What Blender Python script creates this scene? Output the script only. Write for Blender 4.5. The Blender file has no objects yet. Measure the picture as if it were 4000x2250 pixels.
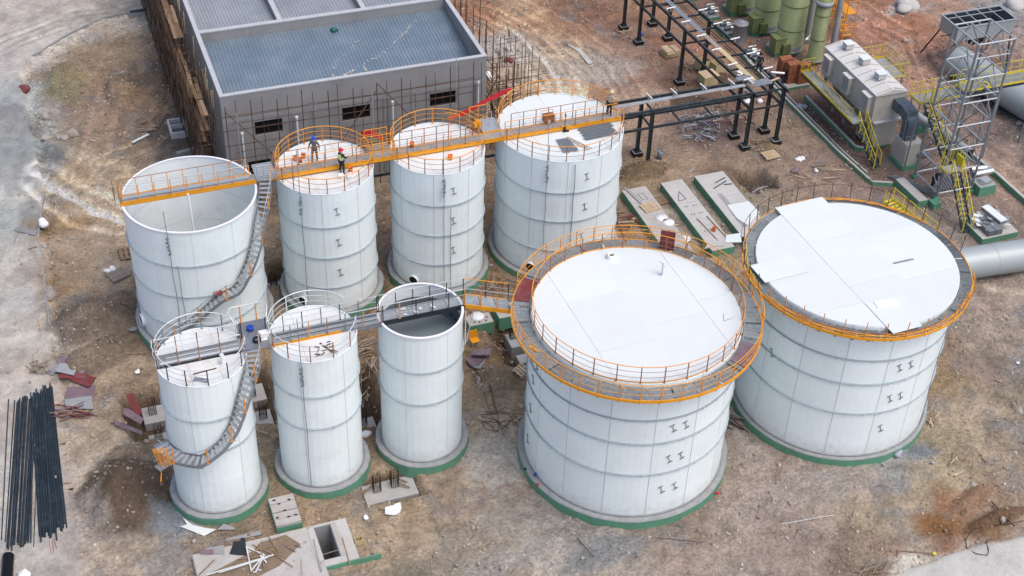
import bpy, bmesh, math, random
import numpy as np
from mathutils import Vector, Matrix
random.seed(7)
PI = math.pi
sc = bpy.context.scene
COL = sc.collection

# ---------------------------------------------------------------- camera
A = math.radians(21.2)          # the site grid is turned by this against the view direction
PITCH, ROLL, FPX, CAMH = math.radians(38.98), math.radians(-2.208), 5568.6, 59.436
cp, sp = math.cos(PITCH), math.sin(PITCH)
def site(x, y, z): return Vector((x*math.cos(A)+y*math.sin(A), -x*math.sin(A)+y*math.cos(A), z))
fwd, right, up = site(0, cp, -sp), site(1, 0, 0), site(0, sp, cp)
cr, sr = math.cos(ROLL), math.sin(ROLL)
r2, u2 = right*cr - up*sr, right*sr + up*cr
cam_d = bpy.data.cameras.new('camera'); cam = bpy.data.objects.new('camera', cam_d); COL.objects.link(cam)
m = Matrix((r2, u2, -fwd)).transposed().to_4x4(); m.translation = (0, 0, CAMH); cam.matrix_world = m
cam_d.sensor_width = 36; cam_d.lens = FPX/4000*36; cam_d.clip_end = 3000; cam_d.clip_start = 1
sc.camera = cam

# ---------------------------------------------------------------- light
SUN_EL, SUN_AZ = math.radians(63), math.radians(-55)      # azimuth measured from +x towards +y (site grid)
w = bpy.data.worlds.new('World'); sc.world = w; w.use_nodes = True
nt = w.node_tree; nt.nodes.clear()
sky = nt.nodes.new('ShaderNodeTexSky'); sky.sky_type = 'NISHITA'; sky.sun_disc = False
sky.sun_elevation = SUN_EL; sky.sun_rotation = PI/2 - SUN_AZ
sky.air_density = .7; sky.dust_density = 4.0; sky.ozone_density = 0.0; sky.altitude = 50
bg = nt.nodes.new('ShaderNodeBackground'); bg.inputs['Strength'].default_value = 0.15
out = nt.nodes.new('ShaderNodeOutputWorld')
nt.links.new(sky.outputs[0], bg.inputs[0]); nt.links.new(bg.outputs[0], out.inputs[0])
sl = bpy.data.lights.new('sun', 'SUN'); sl.energy = 0.5; sl.angle = math.radians(32); sl.color = (1, .97, .92)
so = bpy.data.objects.new('sun', sl); COL.objects.link(so)
sd = Vector((math.cos(SUN_EL)*math.cos(SUN_AZ), math.cos(SUN_EL)*math.sin(SUN_AZ), math.sin(SUN_EL)))
so.rotation_euler = sd.to_track_quat('Z', 'Y').to_euler()
sc.view_settings.view_transform = 'Standard'; sc.view_settings.look = 'None'
sc.view_settings.gamma = 1; sc.view_settings.use_curve_mapping = False
sc.view_settings.exposure = 0.78
sc.render.engine = 'CYCLES'

# ---------------------------------------------------------------- materials
def s2l(c):
    c = c/255.0
    return c/12.92 if c <= .04045 else ((c+.055)/1.055)**2.4
def rgb(r, g, b): return (s2l(r), s2l(g), s2l(b))
MATS = {}
def mat(name, col, rough=.6, metal=0, var=.12, scale=1.5, bump=0, bscale=8, dirt=None, dirt_amt=.3, dirt_scale=.8, spec=.4, rnd=0, streak=0, splash=0):
    """procedural: base colour modulated by two noises, optional dirt patches and bump"""
    m_ = bpy.data.materials.new(name); m_.use_nodes = True; n = m_.node_tree.nodes; l = m_.node_tree.links
    b = n['Principled BSDF']; b.inputs['Roughness'].default_value = rough; b.inputs['Metallic'].default_value = metal
    b.inputs['Specular IOR Level'].default_value = spec
    tc = n.new('ShaderNodeTexCoord')
    geo = n.new('ShaderNodeNewGeometry')
    n1 = n.new('ShaderNodeTexNoise'); n1.inputs['Scale'].default_value = scale; n1.inputs['Detail'].default_value = 7; n1.inputs['Roughness'].default_value = .65
    l.new(geo.outputs['Position'], n1.inputs['Vector'])
    mr = n.new('ShaderNodeMapRange'); mr.inputs[1].default_value = .25; mr.inputs[2].default_value = .75
    mr.inputs[3].default_value = 1-var; mr.inputs[4].default_value = 1+var
    l.new(n1.outputs['Fac'], mr.inputs[0])
    mx = n.new('ShaderNodeVectorMath'); mx.operation = 'SCALE'
    mx.inputs[0].default_value = col
    l.new(mr.outputs[0], mx.inputs['Scale'])
    last = mx.outputs[0]
    if dirt:
        n2 = n.new('ShaderNodeTexNoise'); n2.inputs['Scale'].default_value = dirt_scale; n2.inputs['Detail'].default_value = 9; n2.inputs['Roughness'].default_value = .7
        l.new(geo.outputs['Position'], n2.inputs['Vector'])
        m2 = n.new('ShaderNodeMapRange'); m2.inputs[1].default_value = .5; m2.inputs[2].default_value = .72
        m2.inputs[3].default_value = 0; m2.inputs[4].default_value = dirt_amt
        l.new(n2.outputs['Fac'], m2.inputs[0])
        mm = n.new('ShaderNodeMix'); mm.data_type = 'RGBA'; l.new(m2.outputs[0], mm.inputs[0]); l.new(last, mm.inputs[6]); mm.inputs[7].default_value = (*dirt, 1)
        last = mm.outputs[2]
    if rnd:
        oi = n.new('ShaderNodeObjectInfo'); m5 = n.new('ShaderNodeMapRange'); m5.inputs[3].default_value = 1-rnd; m5.inputs[4].default_value = 1+rnd*.6
        l.new(oi.outputs['Random'], m5.inputs[0]); v5 = n.new('ShaderNodeVectorMath'); v5.operation = 'SCALE'; l.new(last, v5.inputs[0]); l.new(m5.outputs[0], v5.inputs['Scale']); last = v5.outputs[0]
    if streak:
        mp = n.new('ShaderNodeMapping'); mp.inputs['Scale'].default_value = (3.2, 3.2, .22); l.new(geo.outputs['Position'], mp.inputs[0])
        n6 = n.new('ShaderNodeTexNoise'); n6.inputs['Scale'].default_value = 1.6; n6.inputs['Detail'].default_value = 8; n6.inputs['Roughness'].default_value = .7; l.new(mp.outputs[0], n6.inputs['Vector'])
        m6 = n.new('ShaderNodeMapRange'); m6.inputs[1].default_value = .54; m6.inputs[2].default_value = .78; m6.inputs[4].default_value = streak; l.new(n6.outputs[0], m6.inputs[0])
        x6 = n.new('ShaderNodeMix'); x6.data_type = 'RGBA'; l.new(m6.outputs[0], x6.inputs[0]); l.new(last, x6.inputs[6]); x6.inputs[7].default_value = (.44, .42, .37, 1); last = x6.outputs[2]
    if splash:
        sx = n.new('ShaderNodeSeparateXYZ'); l.new(geo.outputs['Position'], sx.inputs[0]); n7 = n.new('ShaderNodeTexNoise'); n7.inputs['Scale'].default_value = 2.5; n7.inputs['Detail'].default_value = 8; l.new(geo.outputs['Position'], n7.inputs['Vector'])
        ad = n.new('ShaderNodeMath'); ad.operation = 'MULTIPLY_ADD'; ad.inputs[1].default_value = -1.6; l.new(n7.outputs[0], ad.inputs[0]); l.new(sx.outputs['Z'], ad.inputs[2])
        m7 = n.new('ShaderNodeMapRange'); m7.inputs[1].default_value = -.35; m7.inputs[2].default_value = .65; m7.inputs[3].default_value = splash; m7.inputs[4].default_value = 0; l.new(ad.outputs[0], m7.inputs[0])
        x7 = n.new('ShaderNodeMix'); x7.data_type = 'RGBA'; l.new(m7.outputs[0], x7.inputs[0]); l.new(last, x7.inputs[6]); x7.inputs[7].default_value = (.30, .25, .20, 1); last = x7.outputs[2]
    l.new(last, b.inputs['Base Color'])
    if bump:
        n3 = n.new('ShaderNodeTexNoise'); n3.inputs['Scale'].default_value = bscale; n3.inputs['Detail'].default_value = 6
        l.new(geo.outputs['Position'], n3.inputs['Vector'])
        bp = n.new('ShaderNodeBump'); bp.inputs['Strength'].default_value = 1; bp.inputs['Distance'].default_value = bump
        l.new(n3.outputs['Fac'], bp.inputs['Height']); l.new(bp.outputs[0], b.inputs['Normal'])
    MATS[name] = m_; return m_
DUST = rgb(170, 150, 130)
mat('enamel_white', (.77, .855, .86), .42, rnd=.035, streak=.07, splash=.3, var=.025, scale=.9, bump=.004, bscale=1.6, dirt=(.55, .55, .53), dirt_amt=.25, dirt_scale=.5)
mat('roof_white', (.60, .655, .66), .6, rnd=.035, var=.03, scale=.7, dirt=(.62, .58, .54), dirt_amt=.35, dirt_scale=.55, bump=.01, bscale=.8)
mat('roof_worn', (.64, .67, .665), .6, rnd=.04, var=.05, scale=1.2, dirt=(.50, .43, .37), dirt_amt=.75, dirt_scale=.9)
mat('seam_grey', (.58, .64, .65), .6)
mat('ring_steel', (.33, .39, .42), .6, var=.12, scale=5)
mat('collar', (.27, .285, .29), .85, var=.2, scale=2.2, bump=.015, bscale=9, dirt=(.36, .34, .31), dirt_amt=.7, dirt_scale=1.6)
mat('navy_stair', (.03, .05, .065), .5, var=.15)
mat('inner_grey', (.75, .80, .81), .5, var=.05, scale=.6, dirt=(.45, .46, .45), dirt_amt=.4)
mat('galvanised', (.42, .45, .47), .42, .45, var=.12, scale=4)
mat('galv_dark', (.18, .21, .23), .5, .3, var=.15, scale=3)
mat('grating', (.31, .345, .36), .6, metal=.2, rnd=.18, var=.25, scale=5, dirt=(.2, .19, .17), dirt_amt=.5, dirt_scale=1.3)
mat('orange', (.74, .31, .012), .45, var=.12, scale=3, dirt=(.45, .22, .05), dirt_amt=.35, dirt_scale=2)
mat('orange_post', (.70, .27, .02), .5, rnd=.18, var=.2, scale=6)
mat('rust_post', (.30, .13, .06), .6, var=.2, scale=6)
mat('yellow', (.62, .52, .03), .5, var=.12, scale=4)
mat('rail_white', (.62, .65, .66), .35, .2, var=.08)
mat('black_steel', (.022, .028, .034), .5, var=.3, scale=4, dirt=(.12, .11, .10), dirt_amt=.3)
mat('rack_steel', (.035, .045, .05), .5, metal=.1, rnd=.18, var=.25, scale=2, dirt=(.16, .17, .17), dirt_amt=.5, dirt_scale=2)
mat('column_dark', (.028, .034, .034), .55, var=.25, scale=2)
mat('concrete', (.38, .37, .355), .85, rnd=.06, var=.14, scale=1.6, bump=.01, bscale=9, dirt=(.30, .27, .24), dirt_amt=.6, dirt_scale=1.1)
mat('concrete_pale', (.42, .42, .41), .85, var=.10, scale=1.2, bump=.008, bscale=9, dirt=(.36, .32, .28), dirt_amt=.55, dirt_scale=.8)
mat('concrete_grey', (.27, .28, .29), .85, var=.16, scale=1.4, bump=.01, bscale=9, dirt=(.14, .13, .12), dirt_amt=.5)
mat('green_paint', (.03, .27, .16), .6, splash=.25, var=.22, scale=3, dirt=(.03, .12, .08), dirt_amt=.6, dirt_scale=2.2)
mat('wall_plaster', (.25, .25, .255), .9, streak=.25, var=.12, scale=.9, bump=.008, bscale=7, dirt=(.13, .125, .12), dirt_amt=.55, dirt_scale=.45)
mat('parapet_cap', (.40, .42, .44), .8, var=.1, dirt=(.33, .32, .31), dirt_amt=.5)
mat('roof_sheet', (.19, .25, .31), .38, metal=.35, rnd=.05, var=.16, scale=.5, dirt=(.27, .30, .33), dirt_amt=.6, dirt_scale=.5)
mat('roof_sheet_pale', (.34, .36, .38), .4, metal=.3, rnd=.05, var=.12, scale=.5, dirt=(.2, .24, .29), dirt_amt=.6, dirt_scale=.35)
mat('scaff_tube', (.085, .05, .035), .6, metal=.2, rnd=.18, var=.5, scale=3)
mat('scaff_board', (.13, .08, .045), .8, var=.45, scale=3)
mat('scaff_net', (.10, .058, .03), .9, var=.6, scale=2.5)
mat('window_dark', (.006, .007, .009), .25, var=.3)
mat('red_cloth', (.45, .02, .03), .8, var=.2, scale=3)
mat('frp_green', (.17, .205, .09), .5, var=.16, scale=1.2, bump=.01, bscale=5, dirt=(.10, .09, .04), dirt_amt=.6, dirt_scale=.55)
mat('frp_dark', (.10, .13, .05), .6, var=.25, scale=1.5)
mat('lilac_grey', (.30, .32, .38), .5, var=.15)
mat('beige_paint', (.42, .41, .37), .5, streak=.3, var=.06, scale=1, dirt=(.27, .26, .24), dirt_amt=.5, dirt_scale=1.2)
mat('beige_roof', (.56, .56, .54), .45, var=.06, scale=.8, dirt=(.38, .37, .35), dirt_amt=.4)
mat('duct_navy', (.085, .12, .15), .4, .3, var=.15)
mat('silver', (.60, .62, .64), .3, .8, var=.1, bump=.01, bscale=5)
mat('silo_grey', (.33, .375, .385), .45, metal=.2, streak=.2, var=.06, scale=.6)
mat('steel_grey', (.24, .265, .29), .45, .4, var=.15, scale=3)
mat('hopper_inner', (.010, .017, .026), .5)
mat('wood_pale', (.52, .40, .26), .8, rnd=.18, var=.2, scale=4, bump=.005)
mat('wood_brown', (.24, .165, .105), .85, rnd=.18, var=.3, scale=4, bump=.005)
mat('wood_grey', (.27, .235, .20), .9, rnd=.18, var=.3, scale=4)
mat('ply_yellow', (.46, .38, .21), .7, var=.12, scale=2)
mat('ply_red', (.16, .03, .03), .7, rnd=.18, var=.25, scale=2, dirt=(.2, .14, .15), dirt_amt=.6, dirt_scale=1.5)
mat('ply_mauve', (.17, .115, .14), .8, rnd=.18, var=.2, scale=2, dirt=(.26, .24, .26), dirt_amt=.6, dirt_scale=1.5)
mat('ply_grey', (.25, .26, .28), .8, rnd=.18, var=.15, scale=2)
mat('brick_brown', (.27, .10, .05), .75, rnd=.18, var=.2, scale=3)
mat('pipe_black', (.022, .034, .045), .35, rnd=.18, var=.3, scale=2, dirt=(.10, .12, .14), dirt_amt=.35, dirt_scale=2)
mat('plastic_black', (.008, .008, .009), .35)
mat('tarp_black', (.014, .02, .026), .6)
mat('tarp_green', (.01, .10, .075), .7, var=.3)
mat('rebar', (.06, .04, .03), .7, .3, var=.4)
mat('footing', (.36, .36, .355), .85, var=.1, bump=.01)
mat('liquid', (.17, .205, .22), .2, var=.08, scale=.4)
mat('white_plastic', (.72, .73, .75), .5, var=.06)
mat('orange_bucket', (.72, .12, .01), .5)
mat('blue_plastic', (.01, .05, .32), .4)
mat('skin', (.42, .25, .17), .6)
mat('cloth_grey', (.10, .105, .12), .9, var=.2, scale=9)
mat('cloth_black', (.02, .022, .03), .9, var=.2, scale=9)
mat('cloth_brown', (.14, .08, .05), .9, var=.2, scale=9)
mat('cloth_tan', (.42, .35, .27), .9, var=.2, scale=9)
mat('vest_lime', (.42, .62, .06), .7, var=.1)
mat('vest_strip', (.62, .64, .62), .4)
mat('hat_blue', (.02, .07, .5), .3)
mat('hat_red', (.6, .01, .04), .3)
mat('hat_yellow', (.68, .58, .02), .3)
mat('hat_cream', (.62, .56, .33), .3)
mat('rubble', (.30, .275, .25), .9, var=.3, scale=3)
mat('slurry', (.20, .23, .26), .7, var=.2, bump=.02, bscale=3)
mat('soil_mound', (.18, .135, .095), .95, var=.25, scale=2, bump=.04, bscale=4)

# ---------------------------------------------------------------- mesh builder
class MB:
    def __init__(s): s.v = []; s.f = []; s.sm = []
    def add(s, vs, fs, smooth=False):
        k = len(s.v); s.v += [tuple(p) for p in vs]; s.f += [tuple(i+k for i in f) for f in fs]; s.sm += [smooth]*len(fs)
        return s
    def box(s, x0, x1, y0, y1, z0, z1):
        return s.add([(x0,y0,z0),(x1,y0,z0),(x1,y1,z0),(x0,y1,z0),(x0,y0,z1),(x1,y0,z1),(x1,y1,z1),(x0,y1,z1)],
                     [(3,2,1,0),(4,5,6,7),(0,1,5,4),(1,2,6,5),(2,3,7,6),(3,0,4,7)])
    def cbox(s, c, d, rz=0, tilt=0, roll=0):
        mt = Matrix.Translation(c) @ Matrix.Rotation(rz, 4, 'Z') @ Matrix.Rotation(tilt, 4, 'Y') @ Matrix.Rotation(roll, 4, 'X')
        q = [mt @ Vector((a*d[0]/2, b*d[1]/2, e*d[2]/2)) for e in (-1,1) for a, b in ((-1,-1),(1,-1),(1,1),(-1,1))]
        return s.add(q, [(3,2,1,0),(4,5,6,7),(0,1,5,4),(1,2,6,5),(2,3,7,6),(3,0,4,7)])
    def bar(s, p, q, w_, h_, upv=(0,0,1)):
        p, q = Vector(p), Vector(q); d = (q-p)
        if d.length < 1e-6: return s
        d.normalize(); u_ = Vector(upv)
        if abs(d.dot(u_)) > .98: u_ = Vector((1,0,0))
        sd_ = d.cross(u_).normalized(); u_ = sd_.cross(d).normalized()
        vs = [e + sd_*a*w_/2 + u_*b*h_/2 for e in (p, q) for a, b in ((-1,-1),(1,-1),(1,1),(-1,1))]
        return s.add(vs, [(0,1,2,3),(7,6,5,4),(0,4,5,1),(1,5,6,2),(2,6,7,3),(3,7,4,0)])
    def ibeam(s, p, q, w_, h_, t=.018, upv=(0,0,1)):
        p, q = Vector(p), Vector(q); d = (q-p).normalized(); u_ = Vector(upv)
        if abs(d.dot(u_)) > .98: u_ = Vector((1,0,0))
        sd_ = d.cross(u_).normalized(); u_ = sd_.cross(d).normalized()
        s.bar(p+u_*(h_/2-t/2), q+u_*(h_/2-t/2), w_, t, u_); s.bar(p-u_*(h_/2-t/2), q-u_*(h_/2-t/2), w_, t, u_)
        return s.bar(p, q, t, h_-2*t, u_)
    def tube(s, p, q, r, n=6, r1=None, cap=True):
        p, q = Vector(p), Vector(q); d = (q-p).normalized(); r1 = r if r1 is None else r1
        u_ = Vector((0,0,1)) if abs(d.z) < .9 else Vector((1,0,0))
        a_ = d.cross(u_).normalized(); b_ = d.cross(a_)
        vs = [p + (a_*math.cos(2*PI*i/n)+b_*math.sin(2*PI*i/n))*r for i in range(n)] + [q + (a_*math.cos(2*PI*i/n)+b_*math.sin(2*PI*i/n))*r1 for i in range(n)]
        s.add(vs, [(i, (i+1)%n, n+(i+1)%n, n+i) for i in range(n)], True)
        if cap: s.add(vs, [tuple(range(n))[::-1], tuple(range(n, 2*n))])
        return s
    def path(s, pts, r, n=6, closed=False):
        pts = [Vector(p) for p in pts]; N = len(pts); vs = []
        for i, p in enumerate(pts):
            a_ = pts[(i-1) % N] if (closed or i) else p; b_ = pts[(i+1) % N] if (closed or i < N-1) else p
            d = (b_-a_).normalized(); u_ = Vector((0,0,1)) if abs(d.z) < .9 else Vector((1,0,0))
            x_ = d.cross(u_).normalized(); y_ = d.cross(x_)
            vs += [p + (x_*math.cos(2*PI*k/n)+y_*math.sin(2*PI*k/n))*r for k in range(n)]
        fs = [(i*n+k, i*n+(k+1)%n, ((i+1)%N)*n+(k+1)%n, ((i+1)%N)*n+k) for i in range(N if closed else N-1) for k in range(n)]
        s.add(vs, fs, True)
        if not closed: s.add(vs, [tuple(range(n))[::-1], tuple(range((N-1)*n, N*n))])
        return s
    def prism(s, poly, z0, z1):
        n = len(poly)
        return s.add([(x,y,z0) for x,y in poly]+[(x,y,z1) for x,y in poly],
                     [tuple(range(n))[::-1], tuple(range(n,2*n))]+[(i,(i+1)%n,n+(i+1)%n,n+i) for i in range(n)])
    def lathe(s, prof, n=32, c=(0,0), a0=0, a1=2*PI, smooth=True):
        full = abs(a1-a0-2*PI) < 1e-6; m_ = n if full else n+1
        vs = [(c[0]+r*math.cos(a0+(a1-a0)*i/n), c[1]+r*math.sin(a0+(a1-a0)*i/n), z) for i in range(m_) for r, z in prof]
        k = len(prof)
        fs = [(i*k+j, ((i+1)%m_)*k+j, ((i+1)%m_)*k+j+1, i*k+j+1) for i in range(n) for j in range(k-1)]
        return s.add(vs, fs, smooth)
    def arcbox(s, r0, r1, z0, z1, a0, a1, n, c=(0,0), ends=True):
        """solid curved block, outward faces correct"""
        prof = [(r0,z0),(r1,z0),(r1,z1),(r0,z1),(r0,z0)]
        s.lathe(prof, n, c, a0, a1, False)
        if ends and abs(a1-a0-2*PI) > 1e-6:
            for a_, fl in ((a0, 0), (a1, 1)):
                q = [(c[0]+r*math.cos(a_), c[1]+r*math.sin(a_), z) for r, z in prof[:4]]
                s.add(q, [(3,2,1,0) if fl else (0,1,2,3)])
        return s
    def rock(s, c, r, seed=0):
        rd = random.Random(seed); t = (1+5**.5)/2
        vs = [(-1,t,0),(1,t,0),(-1,-t,0),(1,-t,0),(0,-1,t),(0,1,t),(0,-1,-t),(0,1,-t),(t,0,-1),(t,0,1),(-t,0,-1),(-t,0,1)]
        fs = [(0,11,5),(0,5,1),(0,1,7),(0,7,10),(0,10,11),(1,5,9),(5,11,4),(11,10,2),(10,7,6),(7,1,8),(3,9,4),(3,4,2),(3,2,6),(3,6,8),(3,8,9),(4,9,5),(2,4,11),(6,2,10),(8,6,7),(9,8,1)]
        k = [(rd.uniform(.7,1.2)) for _ in vs]; an = rd.uniform(0, 6.3); ca, sa = math.cos(an), math.sin(an)
        e = (rd.uniform(.7,1.3), rd.uniform(.6,1), rd.uniform(.45,.8))
        q = []
        for (x,y,z), g in zip(vs, k):
            x, y, z = x*g*e[0]*r/1.9, y*g*e[1]*r/1.9, z*g*e[2]*r/1.9
            q.append((c[0]+x*ca-y*sa, c[1]+x*sa+y*ca, c[2]+z))
        return s.add(q, fs)
    def mesh(s, name, material):
        me = bpy.data.meshes.new(name); me.from_pydata(s.v, [], s.f)
        me.polygons.foreach_set('use_smooth', s.sm)
        me.materials.append(MATS[material] if isinstance(material, str) else material)
        me.update(); return me
    def build(s, name, material, parent=None, world=True, loc=(0,0,0), **tags):
        """one mesh object; with a parent, world coordinates are turned into the parent's own"""
        o_ = bpy.data.objects.new(name, None)
        if parent is not None and world:
            L_ = wloc(parent); s.v = [(x-L_.x, y-L_.y, z-L_.z) for x, y, z in s.v]
        elif parent is None and world and s.v and loc == (0,0,0):
            a_ = np.array(s.v); c_ = ((a_[:,0].min()+a_[:,0].max())/2, (a_[:,1].min()+a_[:,1].max())/2, a_[:,2].min())
            s.v = [(x-c_[0], y-c_[1], z-c_[2]) for x, y, z in s.v]; loc = c_
        me = s.mesh(name, material)
        bpy.data.objects.remove(o_); o_ = bpy.data.objects.new(name, me)
        COL.objects.link(o_); o_.parent = parent; o_.location = loc
        for k, v_ in tags.items(): o_[k] = v_
        return o_
def wloc(o_):
    v_ = Vector((0,0,0))
    while o_ is not None: v_ += o_.location; o_ = o_.parent
    return v_
def thing(name, label, cat, loc=(0,0,0), rz=0, group=None):
    o_ = bpy.data.objects.new(name, None); COL.objects.link(o_); o_.location = loc; o_.rotation_euler = (0,0,rz)
    o_.empty_display_size = .2; o_['label'] = label; o_['category'] = cat
    if group: o_['group'] = group
    return o_
def inst(name, me, parent, loc=(0,0,0), rz=0, rot=None, **tags):
    o_ = bpy.data.objects.new(name, me); COL.objects.link(o_); o_.parent = parent; o_.location = loc
    o_.rotation_euler = rot if rot else (0,0,rz)
    for k, v_ in tags.items(): o_[k] = v_
    return o_
def tag(o_, label, cat, group=None):
    o_['label'] = label; o_['category'] = cat
    if group: o_['group'] = group
    return o_
def struct(o_): o_['kind'] = 'structure'; return o_
def stuff(o_, label=None): 
    o_['kind'] = 'stuff'
    if label: o_['label'] = label
    return o_
def copy_tree(o_, parent=None):
    c_ = o_.copy(); COL.objects.link(c_); c_.parent = parent
    for ch in [q for q in list(bpy.data.objects) if q.parent == o_]: copy_tree(ch, c_)
    return c_
MC = {}
def cached(key, fn):
    if key not in MC: MC[key] = fn()
    return MC[key]
def pol(c, r, deg, z=None):
    a_ = math.radians(deg); p = (c[0]+r*math.cos(a_), c[1]+r*math.sin(a_))
    return p if z is None else (p[0], p[1], z)
# ---------------------------------------------------------------- ground
def px(u, v, z=0.0):
    """a point of the site seen at photograph pixel (u, v), at height z; used to lay the soil colours out in site metres"""
    X, Y = (u-2000)/FPX, (1125-v)/FPX
    X, Y = X*cr+Y*sr, -X*sr+Y*cr
    d = site(X, cp+Y*sp, -sp+Y*cp); k = (z-CAMH)/d.z
    return (d.x*k, d.y*k)
rs = np.random.RandomState(3)
def vnoise(x, y, seed):
    xi, yi = np.floor(x).astype(int), np.floor(y).astype(int); fx, fy = x-xi, y-yi
    fx, fy = fx*fx*(3-2*fx), fy*fy*(3-2*fy)
    def h(a, b):
        n = (a*374761393 + b*668265263 + seed*982451653) & 0x7fffffff
        n = ((n ^ (n >> 13))*1274126177) & 0x7fffffff
        return ((n ^ (n >> 16)) & 0xffff)/65535.0
    return (h(xi,yi)*(1-fx)+h(xi+1,yi)*fx)*(1-fy)+(h(xi,yi+1)*(1-fx)+h(xi+1,yi+1)*fx)*fy
def fbm(x, y, seed, o_=5, g=.5):
    t = 0; a_ = 1; s_ = 0
    for i in range(o_): t = t + a_*vnoise(x*2**i+i*17.3, y*2**i+i*9.1, seed+i); s_ += a_; a_ *= g
    return t/s_
def sstep(a_, b_, x): t = np.clip((x-a_)/(b_-a_), 0, 1); return t*t*(3-2*t)
X0, X1, Y0, Y1, ST = -22.0, 104.0, 24.0, 140.0, .2
gx = np.arange(X0, X1+.01, ST); gy = np.arange(Y0, Y1+.01, ST)
GX, GY = np.meshgrid(gx, gy, indexing='ij')
# soil colours: (pixel in the 2576-wide view, sRGB as they read)
CTRL = [(100,40,222,210,198),(260,20,224,214,202),(30,150,214,206,200),(150,100,218,208,196),(20,250,190,195,195),(40,350,150,160,160),(90,320,150,150,148),(50,450,215,215,208),(50,560,168,174,170),
(60,650,205,200,192),(60,760,206,202,196),(60,850,212,202,188),(60,950,205,190,175),(10,480,214,216,210),(20,1200,205,198,188),(230,130,160,140,118),(180,200,150,130,110),(300,250,152,130,108),(250,330,160,140,120),
(420,200,118,104,92),(440,330,100,92,88),(330,300,140,120,104),(180,450,178,158,132),(250,480,188,168,144),(300,520,182,164,142),(180,560,168,140,110),(180,650,176,146,112),(250,600,182,162,142),(270,680,168,150,130),(140,560,150,128,100),(130,700,170,140,105),
(200,780,132,114,96),(280,850,122,106,88),(180,880,182,166,146),(330,780,150,132,112),(300,950,165,146,124),(250,1080,182,164,142),(360,1000,150,130,108),(320,1180,150,130,106),(320,1250,108,90,72),(300,1300,100,84,68),(200,1300,194,176,160),(230,1150,186,168,150),(250,1400,176,160,145),
(430,1310,140,146,152),(430,1400,160,145,128),(350,1390,168,154,138),(100,1400,200,195,185),(200,1200,196,180,164),(30,1420,190,182,174),(160,1350,198,186,172),
(690,600,150,130,108),(690,480,120,104,90),(960,500,160,140,118),(960,600,150,128,105),(930,850,140,115,90),(930,1000,130,105,80),(660,900,150,128,104),(660,1060,170,150,124),(1200,850,150,124,98),(1260,930,152,126,92),(1230,1000,168,144,116),(1230,1080,198,178,152),(1200,1150,186,168,148),(1270,1200,176,158,138),(1240,560,170,142,112),
(1000,1280,170,150,124),(900,1230,160,140,118),(750,1330,160,138,116),(950,1330,176,156,134),(600,1300,150,132,112),
(1200,1350,165,150,130),(1300,1300,160,152,144),(1400,1400,175,165,152),(1400,1320,150,150,148),(1700,1400,165,150,140),(1700,1340,150,134,122),(2000,1350,160,145,135),(2000,1200,165,148,140),(1900,1280,160,148,140),(2100,1280,162,146,132),(2200,1300,165,150,130),(2200,1200,172,156,142),(2080,1230,168,152,140),(2250,1180,150,150,150),
(2400,1200,184,168,142),(2320,1250,172,160,136),(2390,1290,140,98,60),(2440,1265,160,120,88),(2370,1345,135,95,58),(2450,1340,130,102,72),(2500,1300,150,130,110),(2500,1150,166,150,130),(2380,1100,160,146,124),(2440,1040,172,156,136),(2560,1080,140,128,115),(2480,930,140,128,116),(2550,850,160,146,134),(2480,780,166,152,140),(2540,720,160,146,134),(2360,950,150,128,100),(1850,1150,170,158,150),(1850,1220,168,152,142),(1950,1240,164,150,142),
(2450,1430,214,208,198),(2560,1390,216,210,200),(2300,1445,206,200,190),(2150,1430,142,126,112),(2240,1400,150,130,112),(1100,1420,150,140,126),(1500,1340,160,155,148),(1250,1430,160,150,138),(1600,1430,168,158,148),(1900,1430,160,148,138),
(1200,30,150,112,90),(1350,60,188,152,122),(1400,150,198,176,152),(1420,200,206,186,162),(1300,200,180,160,140),(1300,120,176,170,166),(1400,110,178,152,126),(1300,30,196,166,134),(1500,60,166,126,102),(1560,120,172,140,120),(1550,200,160,122,102),(1500,180,190,165,142),(1600,250,182,156,136),(1650,300,164,134,118),(1580,300,176,152,132),(1750,200,130,100,85),(1700,100,160,120,98),(1450,30,150,116,95),(1700,400,166,142,122),(1640,350,172,148,130),(1780,340,130,112,104),(1850,400,152,132,116),(1600,440,152,132,104),(1850,60,150,120,105),
(1950,150,146,116,100),(1900,110,150,118,98),(1980,210,150,122,104),(2120,20,150,110,85),(2200,60,176,130,110),(2300,50,166,120,98),(2250,110,172,134,114),(2300,180,172,138,120),(2250,90,160,112,88),(2390,20,170,140,122),(2450,60,160,135,122),(2520,40,150,144,142),(2560,20,150,146,146),(2540,290,112,104,100),(2480,260,112,100,94),(2460,330,150,128,116),(2530,380,162,140,128),(2500,440,168,142,128),(2550,470,160,136,124),(2400,480,142,126,116),(2350,500,146,130,120),
(2050,380,150,130,115),(2000,330,148,128,112),(2050,430,156,136,122),(2150,450,150,130,118),(2150,350,118,94,86),(2080,290,112,86,78),(2230,400,124,102,94),(2280,440,140,120,112),(1930,430,150,132,118),(1830,430,136,116,98),(1700,560,166,156,142),(1820,560,160,148,132),(1900,560,150,140,126),(1610,540,150,130,108),(1760,500,160,148,134),(2350,560,150,136,126),(2440,540,134,122,116),(1600,620,160,134,108),(1820,640,160,146,124),(1300,880,110,86,64),(1330,850,96,78,62)]
cpt = np.array([px(a_*1.5528, b_*1.5528) for a_, b_, *_ in CTRL])
ccl = np.array([[s2l(v_) for v_ in q[2:]] for q in CTRL])*np.array([.90,.91,.88])
WX = GX + (fbm(GX*.55, GY*.55, 11, 4)-.5)*3.0; WY = GY + (fbm(GX*.55+40, GY*.55, 12, 4)-.5)*3.0
num = np.zeros(GX.shape+(3,)); den = np.zeros(GX.shape)
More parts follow.
